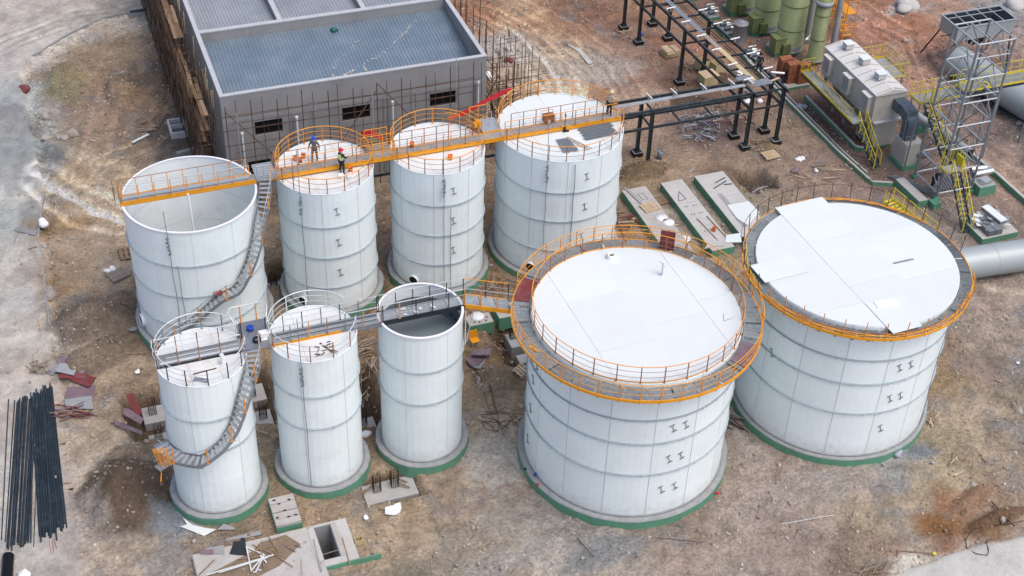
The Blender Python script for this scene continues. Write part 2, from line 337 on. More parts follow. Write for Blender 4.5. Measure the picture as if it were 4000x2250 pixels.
for (a_, b_), c_ in zip(cpt, ccl):
    w_ = 1/(((WX-a_)**2+(WY-b_)**2)/2.0+.25)**2.2
    num += w_[...,None]*c_; den += w_
SC = num/den[...,None]
# fine mottling: pale dust, darker damp soil, grey spill, pink-red subsoil
n1 = fbm(GX*1.3, GY*1.3, 21, 6, .62); n2 = fbm(GX*.35, GY*.35, 31, 5); n3 = fbm(GX*3.1, GY*3.1, 41, 4, .6)
SC *= (.58+.84*n1)[...,None]**1.2; SC *= (.82+.36*n3)[...,None]
gr = sstep(.60, .74, fbm(GX*.5+7, GY*.5, 51, 6, .6))*.55
lum = SC.mean(-1, keepdims=True); SC = (lum+(SC-lum)*.92)*(.90 if False else 1)*(1-.10*sstep(95,110,GY))[...,None]; SC = SC*(1-gr[...,None]) + gr[...,None]*np.array([.20,.205,.21])*(.7+.6*n1)[...,None]
pk = sstep(.56, .7, n2)*.25
SC = SC*(1-pk[...,None]) + pk[...,None]*np.array([.30,.215,.18])*(.7+.6*n1)[...,None]
# heights
HZ = (fbm(GX*.28, GY*.28, 61, 4)-.5)*.30 + (fbm(GX*1.1, GY*1.1, 62, 5, .6)-.5)*.52 + (fbm(GX*2.4, GY*2.4, 63, 3, .6)-.5)*.26
def rectmask(x0, x1, y0, y1, soft, wob=.35):
    nx = (fbm(GX*1.1+3, GY*1.1, 71, 4)-.5)*wob*2
    d = np.maximum(np.maximum(x0-GX, GX-x1), np.maximum(y0-GY, GY-y1)) + nx
    return 1-sstep(-soft, soft*.15, d)
def polyside(pts):
    """signed distance to the left of an open line"""
    best = np.full(GX.shape, 1e9); sgn = np.ones(GX.shape)
    for (xa, ya), (xb, yb) in zip(pts[:-1], pts[1:]):
        dx, dy = xb-xa, yb-ya; t = np.clip(((GX-xa)*dx+(GY-ya)*dy)/(dx*dx+dy*dy), 0, 1)
        d = np.hypot(GX-xa-t*dx, GY-ya-t*dy); c_ = dx*(GY-ya)-dy*(GX-xa)
        k = d < best; best = np.where(k, d, best); sgn = np.where(k, np.sign(c_), sgn)
    return best*sgn
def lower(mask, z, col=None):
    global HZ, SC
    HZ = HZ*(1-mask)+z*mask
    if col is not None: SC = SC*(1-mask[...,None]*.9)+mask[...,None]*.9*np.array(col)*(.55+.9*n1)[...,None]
HZ *= .8
flat = np.zeros(GX.shape)
def flatten(x0, x1, y0, y1, z=0, soft=1.0):
    global HZ
    mk = 1-sstep(0, soft, np.maximum(np.maximum(x0-GX, GX-x1), np.maximum(y0-GY, GY-y1)))
    HZ = HZ*(1-mk)+(z+(HZ-z)*.22)*mk
TANKS = {'T1':(6.92,71.83,3.96,9.55),'T2':(15.3,72.24,3.0,9.5),'T3':(22.56,72.13,3.0,9.53),'T4':(30.9,72.15,4.1,9.55),
         'T5':(4.93,56.72,2.31,9.83),'T6':(10.84,56.8,2.31,9.8),'T7':(16.78,56.86,2.31,9.83),'T8':(27.62,52.55,5.71,10.4),'T9':(41.41,52.87,5.71,10.32)}
for cx, cy, r_, _ in TANKS.values():
    mk = 1-sstep(r_+.3, r_+1.8, np.hypot(GX-cx, GY-cy)); HZ = HZ*(1-mk)+(-.10+.32*(fbm(GX*.9+cx, GY*.9, 66, 4)-.45)*sstep(0,.5,mk)+HZ*.15)*mk
for q in ((36.5,46.8,67,77),(55,62,62,86),(10,31,83,112),(55,63,88,101),(61,66,62,73),(46,52.5,76.5,100),(34,52,77,81)): flatten(*q)
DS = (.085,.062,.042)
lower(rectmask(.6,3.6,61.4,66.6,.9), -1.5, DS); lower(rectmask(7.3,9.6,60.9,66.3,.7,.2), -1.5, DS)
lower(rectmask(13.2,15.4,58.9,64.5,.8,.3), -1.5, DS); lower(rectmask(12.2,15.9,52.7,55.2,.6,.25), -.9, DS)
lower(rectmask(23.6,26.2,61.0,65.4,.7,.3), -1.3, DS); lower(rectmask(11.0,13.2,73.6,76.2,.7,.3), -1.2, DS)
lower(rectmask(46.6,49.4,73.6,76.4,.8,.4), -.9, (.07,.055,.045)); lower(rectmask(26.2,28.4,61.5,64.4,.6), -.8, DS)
def mound(cx, cy, rx, ry, h, col=None, seed=81, rot=0):
    global HZ, SC
    c_, s_ = math.cos(rot), math.sin(rot)
    u_, v_ = ((GX-cx)*c_+(GY-cy)*s_)/rx, (-(GX-cx)*s_+(GY-cy)*c_)/ry
    d = np.hypot(u_, v_)*(1+.25*(fbm(GX*1.2, GY*1.2, seed, 4)-.5)*2)
    k = np.clip(1-d, 0, 1)
    HZ = np.where(k > 0, np.maximum(HZ, HZ*(1-.6*sstep(0,.25,k)) + h*sstep(0, .9, k)*(.70+.60*fbm(GX*2.2, GY*2.2, seed+3, 5, .62))), HZ)
    if col is not None:
        mk = sstep(.02, .16, k); SC = SC*(1-mk[...,None]*.85)+mk[...,None]*.85*np.array(col)*(.5+1.0*n1)[...,None]
mound(-.1, 57.9, 2.9, 3.1, 1.6, (.125,.092,.066), 81); mound(.3, 73.3, 3.3, 2.4, 1.3, (.17,.135,.105), 84)
mound(-.4, 69.8, 3.0, 1.6, .9, (.19,.15,.115), 86, .3); mound(22.6, 60.2, 1.9, 1.7, .8, (.24,.18,.115), 88)
mound(24.6, 59.8, 1.6, 1.4, .6, (.25,.19,.12), 90); mound(40.3, 78.4, 2.4, 1.2, .9, (.15,.11,.068), 92)
mound(50.6, 78.7, 1.6, .9, .3, (.21,.16,.10), 94); mound(47.9, 86.4, 1.7, 1.0, .35, (.10,.07,.05), 95); mound(52.0, 88.8, 1.3, .9, .5, (.10,.065,.045), 96)
mound(45.0, 42.6, 2.2, .75, .5, (.24,.155,.10), 97, .45); mound(45.4, 40.9, 2.6, .6, .5, (.15,.088,.05), 98, .12)
mound(.2, 57.2, .9, 1.3, 1.0, None, 181, .4); mound(2.0, 75.0, 1.4, .8, .8, None, 182); mound(50, 46.5, 2.2, 1.6, .5, None, 183); mound(51.5, 55.5, 2.4, 3.0, .7, None, 184); mound(3.5, 98, 2.6, 2.0, .7, None, 185); mound(2.2, 104.5, 2.6, 3.0, .9, None, 186); mound(5.5, 101, 1.6, 3.5, .8, None, 187)
mound(12.2, 64.2, 1.0, 2.2, .5, (.22,.17,.115), 99); mound(1.2, 61.2, 2.2, .7, .45, (.24,.19,.14), 101); mound(9.4, 59.0, 1.0, 1.6, .35, (.24,.185,.12), 102)
# grey slurry spilled beside the small left tank, then other darker and paler soil patches
def tone_patch(cx, cy, rx, ry, col, k=.8, seed=111):
    global SC
    d = np.hypot((GX-cx)/rx, (GY-cy)/ry)+(fbm(GX*1.6, GY*1.6, seed, 5, .6)-.5)*1.1
    mk = (1-sstep(.55, 1.0, d))*k; SC = SC*(1-mk[...,None])+mk[...,None]*np.array(col)*(.75+.5*n1)[...,None]
tone_patch(1.6, 55.4, 1.0, 1.5, (.20,.225,.245)); tone_patch(1.2, 52.3, 1.6, 1.6, (.27,.27,.27), .6, 113)
tone_patch(23.4, 45.6, 3.4, 1.3, (.20,.215,.225), .75, 114); tone_patch(20.5, 42.4, 3.4, 1.6, (.30,.31,.31), .6, 115); tone_patch(44.5, 46.9, 1.2, .8, (.16,.19,.22), .8, 116)
tone_patch(8.7, 83.4, 3.6, 4.6, (.11,.11,.115), .75, 117); tone_patch(-.5, 93, 1.4, 2.6, (.13,.14,.15), .7, 118); tone_patch(-3.5, 92, 2.6, 3.2, (.22,.24,.24), .7, 119); tone_patch(-3.6, 100.5, 2.2, 1.6, (.18,.18,.19), .7, 120)
tone_patch(1.2, 103, 2.2, 3.0, (.17,.19,.09), .4, 121); tone_patch(44, 93.5, 2.4, 2.0, (.16,.10,.07), .5, 122); tone_patch(73, 94.9, 2.4, 1.2, (.38,.39,.38), .75, 123); tone_patch(84, 92.5, 4.5, 1.6, (.36,.38,.38), .7, 124)
tone_patch(72.5, 71.5, 4.5, 5.5, (.14,.13,.125), .7, 125); tone_patch(33.5, 99.5, 2.0, 1.6, (.36,.36,.36), .8, 126); tone_patch(41, 45, 1.6, 1.0, (.24,.24,.25), .5, 127)
tone_patch(*px(1930,1790), 2.4, 3.0, (.46,.43,.38), .9, 141); tone_patch(*px(1900,1550), 2.0, 1.6, (.34,.27,.19), .6, 148); tone_patch(*px(2000,2180), 4.5, 1.2, (.36,.35,.33), .5, 149); tone_patch(*px(2330,270), 4.5, 3.5, (.40,.37,.33), .7, 142); tone_patch(*px(2100,250), 3, 5, (.36,.32,.27), .5, 143); tone_patch(*px(300,1000), 3, 4, (.30,.26,.21), .5, 144); tone_patch(*px(3200,1900), 5, 2, (.33,.31,.29), .5, 145); tone_patch(*px(300,2050), 2.5, 2.5, (.34,.31,.28), .6, 146); tone_patch(*px(1900,2100), 4, 1.6, (.31,.28,.24), .5, 147)  # first patch: soil colour paled to offset the shade between the tanks
HZ = np.where((GX>8.9)&(GX<10.27)&(GY>49.3)&(GY<52.06), -2.8, HZ)
# concrete yard on the left and the two haul roads: smooth and pale
yard = polyside([(11.4,140),(11.2,113.8),(5.8,113.3),(2.6,111.2),(-.4,108.4),(-1.7,105.9),(-1.5,88.8),(-2.35,83.8),(-2.5,77.8),(-2.56,75.5),(-2.8,66),(-3.1,58),(-3.3,24)])
road = polyside([(34,24),(36.6,38.3),(37.97,39.11),(39.93,39.35),(42.53,39.5),(46.1,39.3),(60,37.5),(104,30)])
yk = sstep(-.04, .04, -yard); yk_soft = sstep(-.6, .5, -yard+(fbm(GX*1.1,GY*1.1,131,5,.6)-.5)*1.6*sstep(78,70,GY))
rk = sstep(-.04, .04, -road)
north = sstep(80, 84, GY)
yh = yk*north + yk_soft*(1-north)
HZ = HZ - .28*np.exp(-((yard-.35)/.4)**2)*(GY>66)*(GY<108); HZ = HZ*(1-yh)+(.13+(fbm(GX*.8,GY*.8,132,5)-.5)*.05)*yh
HZ = HZ*(1-rk)+(.12+(fbm(GX*.8,GY*.8,133,4)-.5)*.03)*rk
pale = np.array([.27,.28,.285]); dust = sstep(.35,.62,fbm(GX*.45,GY*.45,134,6,.6))
SC = SC*(1-(yh*.45)[...,None])+(yh*.45)[...,None]*(pale*(1-.35*dust[...,None]))*(.85+.3*n1)[...,None]
SC = SC*(1-(rk*.95)[...,None])+(rk*.95)[...,None]*(np.array([.46,.46,.44])*(1-.15*dust[...,None]))*(.85+.3*n1)[...,None]
# wheel tracks
def track(pts, gauge=1.7, w_=.28, depth=.05, lift=.26, n=1, spread=.5, seed=0):
    global HZ, SC
    rd = random.Random(seed)
    for i in range(n):
        off = rd.uniform(-spread, spread); p_ = [(a_+off, b_+off*.6) for a_, b_ in pts]
        d = polyside(p_); d = d+(fbm(GX*.3,GY*.3,140+seed,3)-.5)*1.2
        x_lo, x_hi = min(a_ for a_, b_ in p_)-.5, max(a_ for a_, b_ in p_)+.5; y_lo, y_hi = min(b_ for a_, b_ in p_)-.5, max(b_ for a_, b_ in p_)+.5
        inside = (sstep(x_lo-2,x_lo+1,GX)*sstep(x_hi+2,x_hi-1,GX)*sstep(y_lo-2,y_lo+1,GY)*sstep(y_hi+2,y_hi-1,GY))
        for g in (-gauge/2, gauge/2):
            k = np.exp(-((d-g)/w_)**2)*inside; ridge = np.exp(-((np.abs(d-g)-w_*1.5)/(w_*.5))**2)*inside
            HZ = HZ - depth*k + depth*.7*ridge
            SC = SC*(1+(lift*k*(.5+n3)-.10*ridge))[...,None]
def bpx(*pts): return [px(a_*1.5528, b_*1.5528) for a_, b_ in pts]
track(bpx((1195,30),(1290,80),(1370,150),(1420,215),(1430,260)), n=5, spread=1.3, seed=1, depth=.08, lift=.32)
track(bpx((1240,0),(1330,45),(1440,110),(1520,170),(1560,260)), n=4, spread=1.6, seed=2, depth=.06, lift=.13)
track(bpx((110,420),(200,470),(260,510),(320,545)), n=3, spread=.7, seed=3, depth=.09, lift=.45)
track(bpx((90,455),(170,500),(230,545),(310,560)), n=2, spread=.6, seed=4, depth=.08, lift=.45)
track(bpx((240,410),(330,380),(420,300),(440,200)), n=3, spread=1.5, seed=5, lift=.1)
track(bpx((2090,0),(2200,55),(2290,110),(2330,170),(2350,260)), n=4, spread=1.6, seed=6, depth=.07)
track(bpx((2330,300),(2430,380),(2576,470)), n=3, spread=1.5, seed=7)
track(bpx((2440,640),(2500,690),(2576,700)), n=3, spread=1.2, seed=8)
track(bpx((0,120),(150,60),(400,10)), n=4, spread=2, seed=9, depth=.015, lift=.05)
track(bpx((300,200),(260,300),(230,400),(200,450)), n=2, spread=1.2, seed=10, lift=.1)
# edges flat before the far sheet takes over
ed = np.minimum(np.minimum(GX-X0, X1-GX), np.minimum(GY-Y0, Y1-GY)); HZ = HZ*sstep(0, 3, ed)
SC = np.clip(SC, .01, .6)
def gz(x, y):
    i = int(round((x-X0)/ST)); j = int(round((y-Y0)/ST))
    return float(HZ[min(max(i,0),len(gx)-1), min(max(j,0),len(gy)-1)])
nx_, ny_ = GX.shape
me = bpy.data.meshes.new('ground')
co = np.stack([GX, GY, HZ], -1).reshape(-1, 3)
far = 1500.0
outer = [(X0-far,Y0-far,0),(X1+far,Y0-far,0),(X1+far,Y1+far,0),(X0-far,Y1+far,0)]
allv = np.vstack([co, np.array(outer)]); NV = len(co)
ii, jj = np.meshgrid(np.arange(nx_-1), np.arange(ny_-1), indexing='ij'); b0 = (ii*ny_+jj).ravel()
quads = np.stack([b0, b0+ny_, b0+ny_+1, b0+1], 1)
cn = [0, (nx_-1)*ny_, nx_*ny_-1, ny_-1]
bot = [i*ny_ for i in range(nx_)]; rgt = [(nx_-1)*ny_+j for j in range(ny_)]; top = [i*ny_+ny_-1 for i in range(nx_)]; lft = list(range(ny_))
ng = [[NV, NV+1]+bot[::-1], [NV+1, NV+2]+rgt[::-1], [NV+2, NV+3]+top, [NV+3, NV]+lft]
me.vertices.add(len(allv)); me.vertices.foreach_set('co', allv.ravel())
loops = np.concatenate([quads.ravel()]+[np.array(g) for g in ng])
tot = np.array([4]*len(quads)+[len(g) for g in ng]); st_ = np.concatenate([[0], np.cumsum(tot)[:-1]])
me.loops.add(len(loops)); me.loops.foreach_set('vertex_index', loops)
me.polygons.add(len(tot)); me.polygons.foreach_set('loop_start', st_); me.polygons.foreach_set('loop_total', tot)
me.polygons.foreach_set('use_smooth', [True]*len(tot))
ca = me.color_attributes.new('soil', 'FLOAT_COLOR', 'POINT')
cc = np.ones((len(allv), 4)); cc[:NV, :3] = SC.reshape(-1, 3); cc[:NV, 3] = 1-np.clip(rk+yh*.75, 0, 1).ravel(); cc[NV:, :3] = (.24,.195,.155); ca.data.foreach_set('color', cc.ravel().astype(np.float32))
me.update(); me.validate()
gm = bpy.data.materials.new('soil'); gm.use_nodes = True; n = gm.node_tree.nodes; l = gm.node_tree.links; b = n['Principled BSDF']
b.inputs['Roughness'].default_value = .95; b.inputs['Specular IOR Level'].default_value = .15
at = n.new('ShaderNodeAttribute'); at.attribute_name = 'soil'; ge = n.new('ShaderNodeNewGeometry')
na = n.new('ShaderNodeTexNoise'); na.inputs['Scale'].default_value = 4.5; na.inputs['Detail'].default_value = 10; na.inputs['Roughness'].default_value = .72
l.new(ge.outputs['Position'], na.inputs['Vector'])
ra = n.new('ShaderNodeMapRange'); ra.inputs[1].default_value=.33; ra.inputs[2].default_value=.67; ra.inputs[3].default_value=.52; ra.inputs[4].default_value=1.48; l.new(na.outputs[0], ra.inputs[0]); lo_ = n.new('ShaderNodeMapRange'); lo_.inputs[3].default_value=.88; lo_.inputs[4].default_value=.62; l.new(at.outputs['Alpha'], lo_.inputs[0]); hi_ = n.new('ShaderNodeMapRange'); hi_.inputs[3].default_value=1.10; hi_.inputs[4].default_value=1.40; l.new(at.outputs['Alpha'], hi_.inputs[0]); l.new(lo_.outputs[0], ra.inputs[3]); l.new(hi_.outputs[0], ra.inputs[4])
vo = n.new('ShaderNodeTexVoronoi'); vo.inputs['Scale'].default_value = 4.0; l.new(ge.outputs['Position'], vo.inputs['Vector'])
rb = n.new('ShaderNodeMapRange'); rb.inputs[1].default_value=.02; rb.inputs[2].default_value=.22; rb.inputs[3].default_value=1.28; rb.inputs[4].default_value=.96; l.new(vo.outputs['Distance'], rb.inputs[0])
mu = n.new('ShaderNodeMath'); mu.operation='MULTIPLY'; l.new(ra.outputs[0], mu.inputs[0]); l.new(rb.outputs[0], mu.inputs[1])
vs_ = n.new('ShaderNodeVectorMath'); vs_.operation='SCALE'; l.new(at.outputs['Color'], vs_.inputs[0]); l.new(mu.outputs[0], vs_.inputs['Scale']); l.new(vs_.outputs[0], b.inputs['Base Color'])
nb = n.new('ShaderNodeTexNoise'); nb.inputs['Scale'].default_value = 6; nb.inputs['Detail'].default_value = 8; nb.inputs['Roughness'].default_value=.65; l.new(ge.outputs['Position'], nb.inputs['Vector'])
bp = n.new('ShaderNodeBump'); bp.inputs['Distance'].default_value=.20; bp.inputs['Strength'].default_value=1.0; l.new(nb.outputs[0], bp.inputs['Height']); sb_ = n.new('ShaderNodeMapRange'); sb_.inputs[3].default_value=.2; sb_.inputs[4].default_value=1; l.new(at.outputs['Alpha'], sb_.inputs[0]); l.new(sb_.outputs[0], bp.inputs['Strength']); l.new(bp.outputs[0], b.inputs['Normal'])
me.materials.append(gm)
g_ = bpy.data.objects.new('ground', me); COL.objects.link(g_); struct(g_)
# loose stones and clods: one mass nobody could count
def scatter_rocks():
    rd = np.random.RandomState(5); t = (1+5**.5)/2
    base = np.array([(-1,t,0),(1,t,0),(-1,-t,0),(1,-t,0),(0,-1,t),(0,1,t),(0,-1,-t),(0,1,-t),(t,0,-1),(t,0,1),(-t,0,-1),(-t,0,1)])/1.9
    fb = np.array([(0,11,5),(0,5,1),(0,1,7),(0,7,10),(0,10,11),(1,5,9),(5,11,4),(11,10,2),(10,7,6),(7,1,8),(3,9,4),(3,4,2),(3,2,6),(3,6,8),(3,8,9),(4,9,5),(2,4,11),(6,2,10),(8,6,7),(9,8,1)])
    N = 95000
    xs = rd.uniform(-9, 92, N); ys = rd.uniform(36, 122, N)
    dens = fbm(xs*.4, ys*.4, 201, 4); keep = dens > rd.uniform(.36, .74, N)
    lap = np.abs(np.gradient(HZ, axis=0))+np.abs(np.gradient(HZ, axis=1)); ix_ = np.clip(((xs-X0)/ST).round().astype(int), 0, nx_-1); iy_ = np.clip(((ys-Y0)/ST).round().astype(int), 0, ny_-1); keep |= (lap[ix_,iy_] > .10)&(rd.rand(N) < .8)
    for cx, cy, r_, _z in TANKS.values(): keep &= np.hypot(xs-cx, ys-cy) > r_+.6
    keep &= ~((xs>10.6)&(xs<30.3)&(ys>84)&(ys<113))
    ix = np.clip(((xs-X0)/ST).round().astype(int), 0, nx_-1); iy = np.clip(((ys-Y0)/ST).round().astype(int), 0, ny_-1)
    keep &= (yk[ix,iy] < .5)|(rd.rand(N) < .12); keep &= (rk[ix,iy] < .5)|(rd.rand(N) < .05)
    xs, ys, ix, iy = xs[keep], ys[keep], ix[keep], iy[keep]; N = len(xs)
    r_ = .03+.11*rd.rand(N)**4; big = rd.rand(N) < .006; r_[big] = rd.uniform(.10, .20, big.sum())
    V = base[None]*rd.uniform(.75, 1.2, (N,12,1))*rd.uniform(.6,1.2,(N,1,3))*r_[:,None,None]
    an = rd.uniform(0, 6.3, N); c_, s_ = np.cos(an)[:,None], np.sin(an)[:,None]
    X_, Y_ = V[...,0]*c_-V[...,1]*s_, V[...,0]*s_+V[...,1]*c_
    P_ = np.stack([X_+xs[:,None], Y_+ys[:,None], V[...,2]+HZ[ix,iy][:,None]+r_[:,None]*.3], -1).reshape(-1,3)
    F_ = (fb[None]+12*np.arange(N)[:,None,None]).reshape(-1,3)
    me = bpy.data.meshes.new('loose_stones'); me.vertices.add(len(P_)); me.vertices.foreach_set('co', P_.ravel())
    me.loops.add(F_.size); me.loops.foreach_set('vertex_index', F_.ravel()); me.polygons.add(len(F_))
    me.polygons.foreach_set('loop_start', np.arange(0, F_.size, 3)); me.polygons.foreach_set('loop_total', np.full(len(F_), 3))
    tone = np.array([(.34,.30,.26),(.25,.21,.17),(.40,.37,.33),(.17,.15,.13),(.30,.24,.19)])[rd.randint(0,5,N)]*rd.uniform(.75,1.2,(N,1))
    tone = tone*.85+SC[ix,iy]*.6
    ca = me.color_attributes.new('soil','FLOAT_COLOR','POINT'); cc = np.ones((len(P_),4),np.float32); cc[:,:3] = np.repeat(tone,12,0); ca.data.foreach_set('color', cc.ravel())
    me.update(); me.materials.append(gm); o_ = bpy.data.objects.new('loose_stones', me); COL.objects.link(o_); stuff(o_, 'loose stones and clods scattered over the bare soil'); o_['category'] = 'stones'
scatter_rocks()

def litter():
    """scraps of paper, film and mortar trodden into the soil"""
    rd = random.Random(77); b_ = MB()
    for i in range(520):
        x, y = rd.uniform(-6, 80), rd.uniform(38, 118)
        if any(math.hypot(x-c_[0], y-c_[1]) < c_[2]+.7 for c_ in TANKS.values()) or (10 < x < 31 and 83 < y < 114): continue
        for k in range(rd.choice((1,1,2,3))):
            b_.cbox((x+rd.uniform(-.3,.3), y+rd.uniform(-.3,.3), gz(x,y)+.05), (rd.uniform(.05,.24), rd.uniform(.03,.12), .02), rd.uniform(0,3), rd.uniform(-.5,.5), rd.uniform(-.4,.4))
    o_ = b_.build('litter', 'parapet_cap'); stuff(o_, 'small pale scraps and mortar crumbs trodden into the soil'); o_['category'] = 'litter'
litter()
# ---------------------------------------------------------------- tanks
def panel_mesh(r, dth, h, gap=.05, t=.02):
    def f():
        b_ = MB(); g = gap/2/r
        b_.arcbox(r-t, r, .012, h-.012, g, dth-g, max(3, int(dth*r/.35)))
        return b_.mesh('panel', 'enamel_white')
    return cached(('pan', round(r,3), round(dth,4), round(h,3)), f)
def ibracket(parent, c, r, z, deg):
    """pipe support: two flats joined by a bar, lying on the shell, slightly tilted"""
    def f():
        b_ = MB()
        b_.cbox((0,.03,.24), (.28,.06,.025)); b_.cbox((0,.03,-.24), (.30,.06,.03)); b_.cbox((0,.025,0), (.03,.04,.46))
        return b_.mesh('pipe_bracket', 'steel_grey')
    a_ = math.radians(deg)
    o_ = inst('pipe_bracket', cached('ibr', f), parent, ((r+.0)*math.cos(a_), (r+.0)*math.sin(a_), z)); o_.rotation_euler = (0, math.radians(20 if r > 5 else 10), a_-PI/2)
def clip_circle(x0, x1, y0, y1, cx, cy, R, n=96):
    poly = [(cx+R*math.cos(2*PI*i/n), cy+R*math.sin(2*PI*i/n)) for i in range(n)]
    for ax, lim, sg in ((0,x0,1),(0,x1,-1),(1,y0,1),(1,y1,-1)):
        out_ = []
        for i in range(len(poly)):
            a_, b_ = poly[i-1], poly[i]; ia = (a_[ax]-lim)*sg >= 0; ib = (b_[ax]-lim)*sg >= 0
            if ia != ib:
                t = (lim-a_[ax])/(b_[ax]-a_[ax]); out_.append((a_[0]+(b_[0]-a_[0])*t, a_[1]+(b_[1]-a_[1])*t))
            if ib: out_.append(b_)
        poly = out_
        if not poly: return []
    q = []
    for p in poly:
        if not q or math.hypot(p[0]-q[-1][0], p[1]-q[-1][1]) > 1e-4: q.append(p)
    return q if len(q) > 2 else []
def tank(key, label, rings, npan, off, roofed=True, roof_mat='roof_white', brackets=(), holes=(), group=None, z0=.5, ring_pos=None, fr=.40):
    cx, cy, r, zt = TANKS[key]; c = (cx, cy)
    t = thing('storage_tank', label, 'storage tank', (cx, cy, 0), 0, group)
    f = MB(); f.lathe([(r+fr, -.4), (r+fr, z0-.06), (r+fr-.04, z0), (r+.09, z0), (r-.3, z0)], 96, smooth=False); 
    def rough(mb, base, amp):
        q_ = []
        for x, y, z in mb.v:
            a_ = math.atan2(y, x); d_ = math.hypot(x, y); k_ = amp*(math.sin(a_*7+cx)+.7*math.sin(a_*17+cy)+.6*math.sin(a_*31+cx*3)) if d_ > base else 0
            q_.append((x*(1+k_/max(d_,1)), y*(1+k_/max(d_,1)), z+(k_*.5 if z > .3 and d_ > base else 0)))
        mb.v = q_; return mb
    rough(f, r+.1, .018); f.build('foundation', 'collar', t, world=False)
    f = MB(); f.lathe([(r+fr+.006, -.35), (r+fr+.006, z0-.07)], 96); rough(f, r+.1, .018); f.build('foundation_paint_band', 'green_paint', t, world=False)
    f = MB(); f.lathe([(r+.01, z0), (r+.10, z0+.002), (r+.02, z0+.10), (r+.005, z0+.10)], 64); f.build('base_fillet', 'collar', t, world=False)
    # shell: courses of curved plates over a thin inner liner
    zs = ring_pos; dth = 2*PI/npan
    for k in range(len(zs)-1):
        lo, hi = zs[k], zs[k+1]; pm = panel_mesh(r, dth, hi-lo)
        for i in range(npan): inst('panel', pm, t, (0,0,lo), math.radians(off[k % len(off)])+i*dth)
    f = MB(); f.lathe([(r-.022, z0), (r-.022, zt-.01)], 96); f.lathe([(r-.03, zt-.01), (r-.03, z0)], 96); f.build('inner_liner', 'seam_grey' if roofed else 'inner_grey', t, world=False)
    for z in rings:
        f = MB(); f.arcbox(r+.001, r+.095, z-.006, z+.006, 0, 2*PI, 96); f.arcbox(r+.085, r+.095, z-.035, z-.0065, 0, 2*PI, 96)
        o_ = f.build('stiffener_ring', 'ring_steel', t, world=False)
        lg = MB()
        for i in range(int(r*6)):                     # lugs that join the ring segments
            a_ = 2*PI*i/int(r*6); lg.cbox(((r+.10)*math.cos(a_), (r+.10)*math.sin(a_), z-.02), (.03,.08,.08), a_)
        lg.build('ring_lug', 'ring_steel', o_, world=False, kind='stuff')
    for z, d in brackets: ibracket(t, c, r, z, d)
    for z, d, rr in holes:
        a_ = math.radians(d); b_ = MB()
        p = Vector((r*math.cos(a_), r*math.sin(a_), z)); q = p+Vector((math.cos(a_), math.sin(a_), 0))*.16
        b_.tube(p-(q-p)*.4, q, rr, 20, cap=False); b_.tube(q, q+(q-p)*.12, rr+.06, 20, rr+.06, cap=False)
        b_.build('nozzle', 'enamel_white', t, world=False)
        b_ = MB(); b_.tube(p, q-(q-p)*.15, rr-.012, 20); b_.build('nozzle_mouth', 'plastic_black', t, world=False)
    return t
def zlist(zt, hs): 
    o_ = [zt]
    for h in hs: o_.append(o_[-1]-h)
    return o_[::-1]
TK = {}
def ring_pos(zt, inner): return [.5]+sorted(inner)+[zt]
TK['T1'] = tank('T1', 'wide open-topped white tank at the left end of the back row', [7.09,4.78,2.45], 10, (9,), False, ring_pos=ring_pos(9.55,[7.09,4.78,2.45]), holes=[(1.15,-171,.42)])
TK['T2'] = tank('T2', 'slim white tank of the back row whose roof two workers stand on', [7.05,4.7,2.33], 8, (-108,), brackets=[(8.2,-91),(5.85,-91),(3.5,-91)], ring_pos=ring_pos(9.5,[7.05,4.7,2.33]), holes=[(.95,-140,.3)])
TK['T3'] = tank('T3', 'slim white tank of the back row, third from the left, no one on its roof', [7.2,4.88,2.54], 8, (-112,), brackets=[(8.25,-88),(5.95,-88),(3.6,-88)], ring_pos=ring_pos(9.53,[7.2,4.88,2.54]), holes=[(1.0,-138,.32)])
TK['T4'] = tank('T4', 'white tank at the right end of the back row, grey bars on its roof', [7.2,4.95,2.6], 11, (-104,), brackets=[(8.3,-86),(5.95,-86),(3.6,-87)], ring_pos=ring_pos(9.55,[7.2,4.95,2.6]), holes=[(1.0,-133,.3)])
TK['T5'] = tank('T5', 'small white tank at the left end of the front row, wrapped by a spiral stair', [7.42,5.09], 6, (-120,), ring_pos=ring_pos(9.83,[7.42,5.09,2.7]))
TK['T6'] = tank('T6', 'small roofed white tank second from the left in the front row', [7.33,5.02], 6, (-122,), ring_pos=ring_pos(9.8,[7.33,5.02,2.7]))
TK['T7'] = tank('T7', 'small open white tank holding grey liquid under the dark footbridge', [7.35,5.01], 6, (-128,), False, ring_pos=ring_pos(9.83,[7.35,5.01,2.7]))
TK['T8'] = tank('T8', 'big white tank in the foreground with complete orange rails round its roof', [7.83,6.11,3.78], 15, (-101,-101,-101,-101), brackets=[(7.05,-91),(7.05,-83.5),(4.75,-91),(4.75,-83.7),(2.45,-93),(2.45,-85),(8.3,-178),(6.9,178),(4.6,176),(2.0,174)], ring_pos=ring_pos(10.4,[7.83,6.11,3.78]))
TK['T9'] = tank('T9', 'big white tank at the right with bare posts and overhanging roof sheets', [7.91,6.15,3.91], 15, (-98,), brackets=[(7.15,-90),(7.15,-82.5),(4.85,-91),(4.85,-84),(2.55,-92),(6.2,-165)], ring_pos=ring_pos(10.32,[7.91,6.15,3.91]), fr=.30)
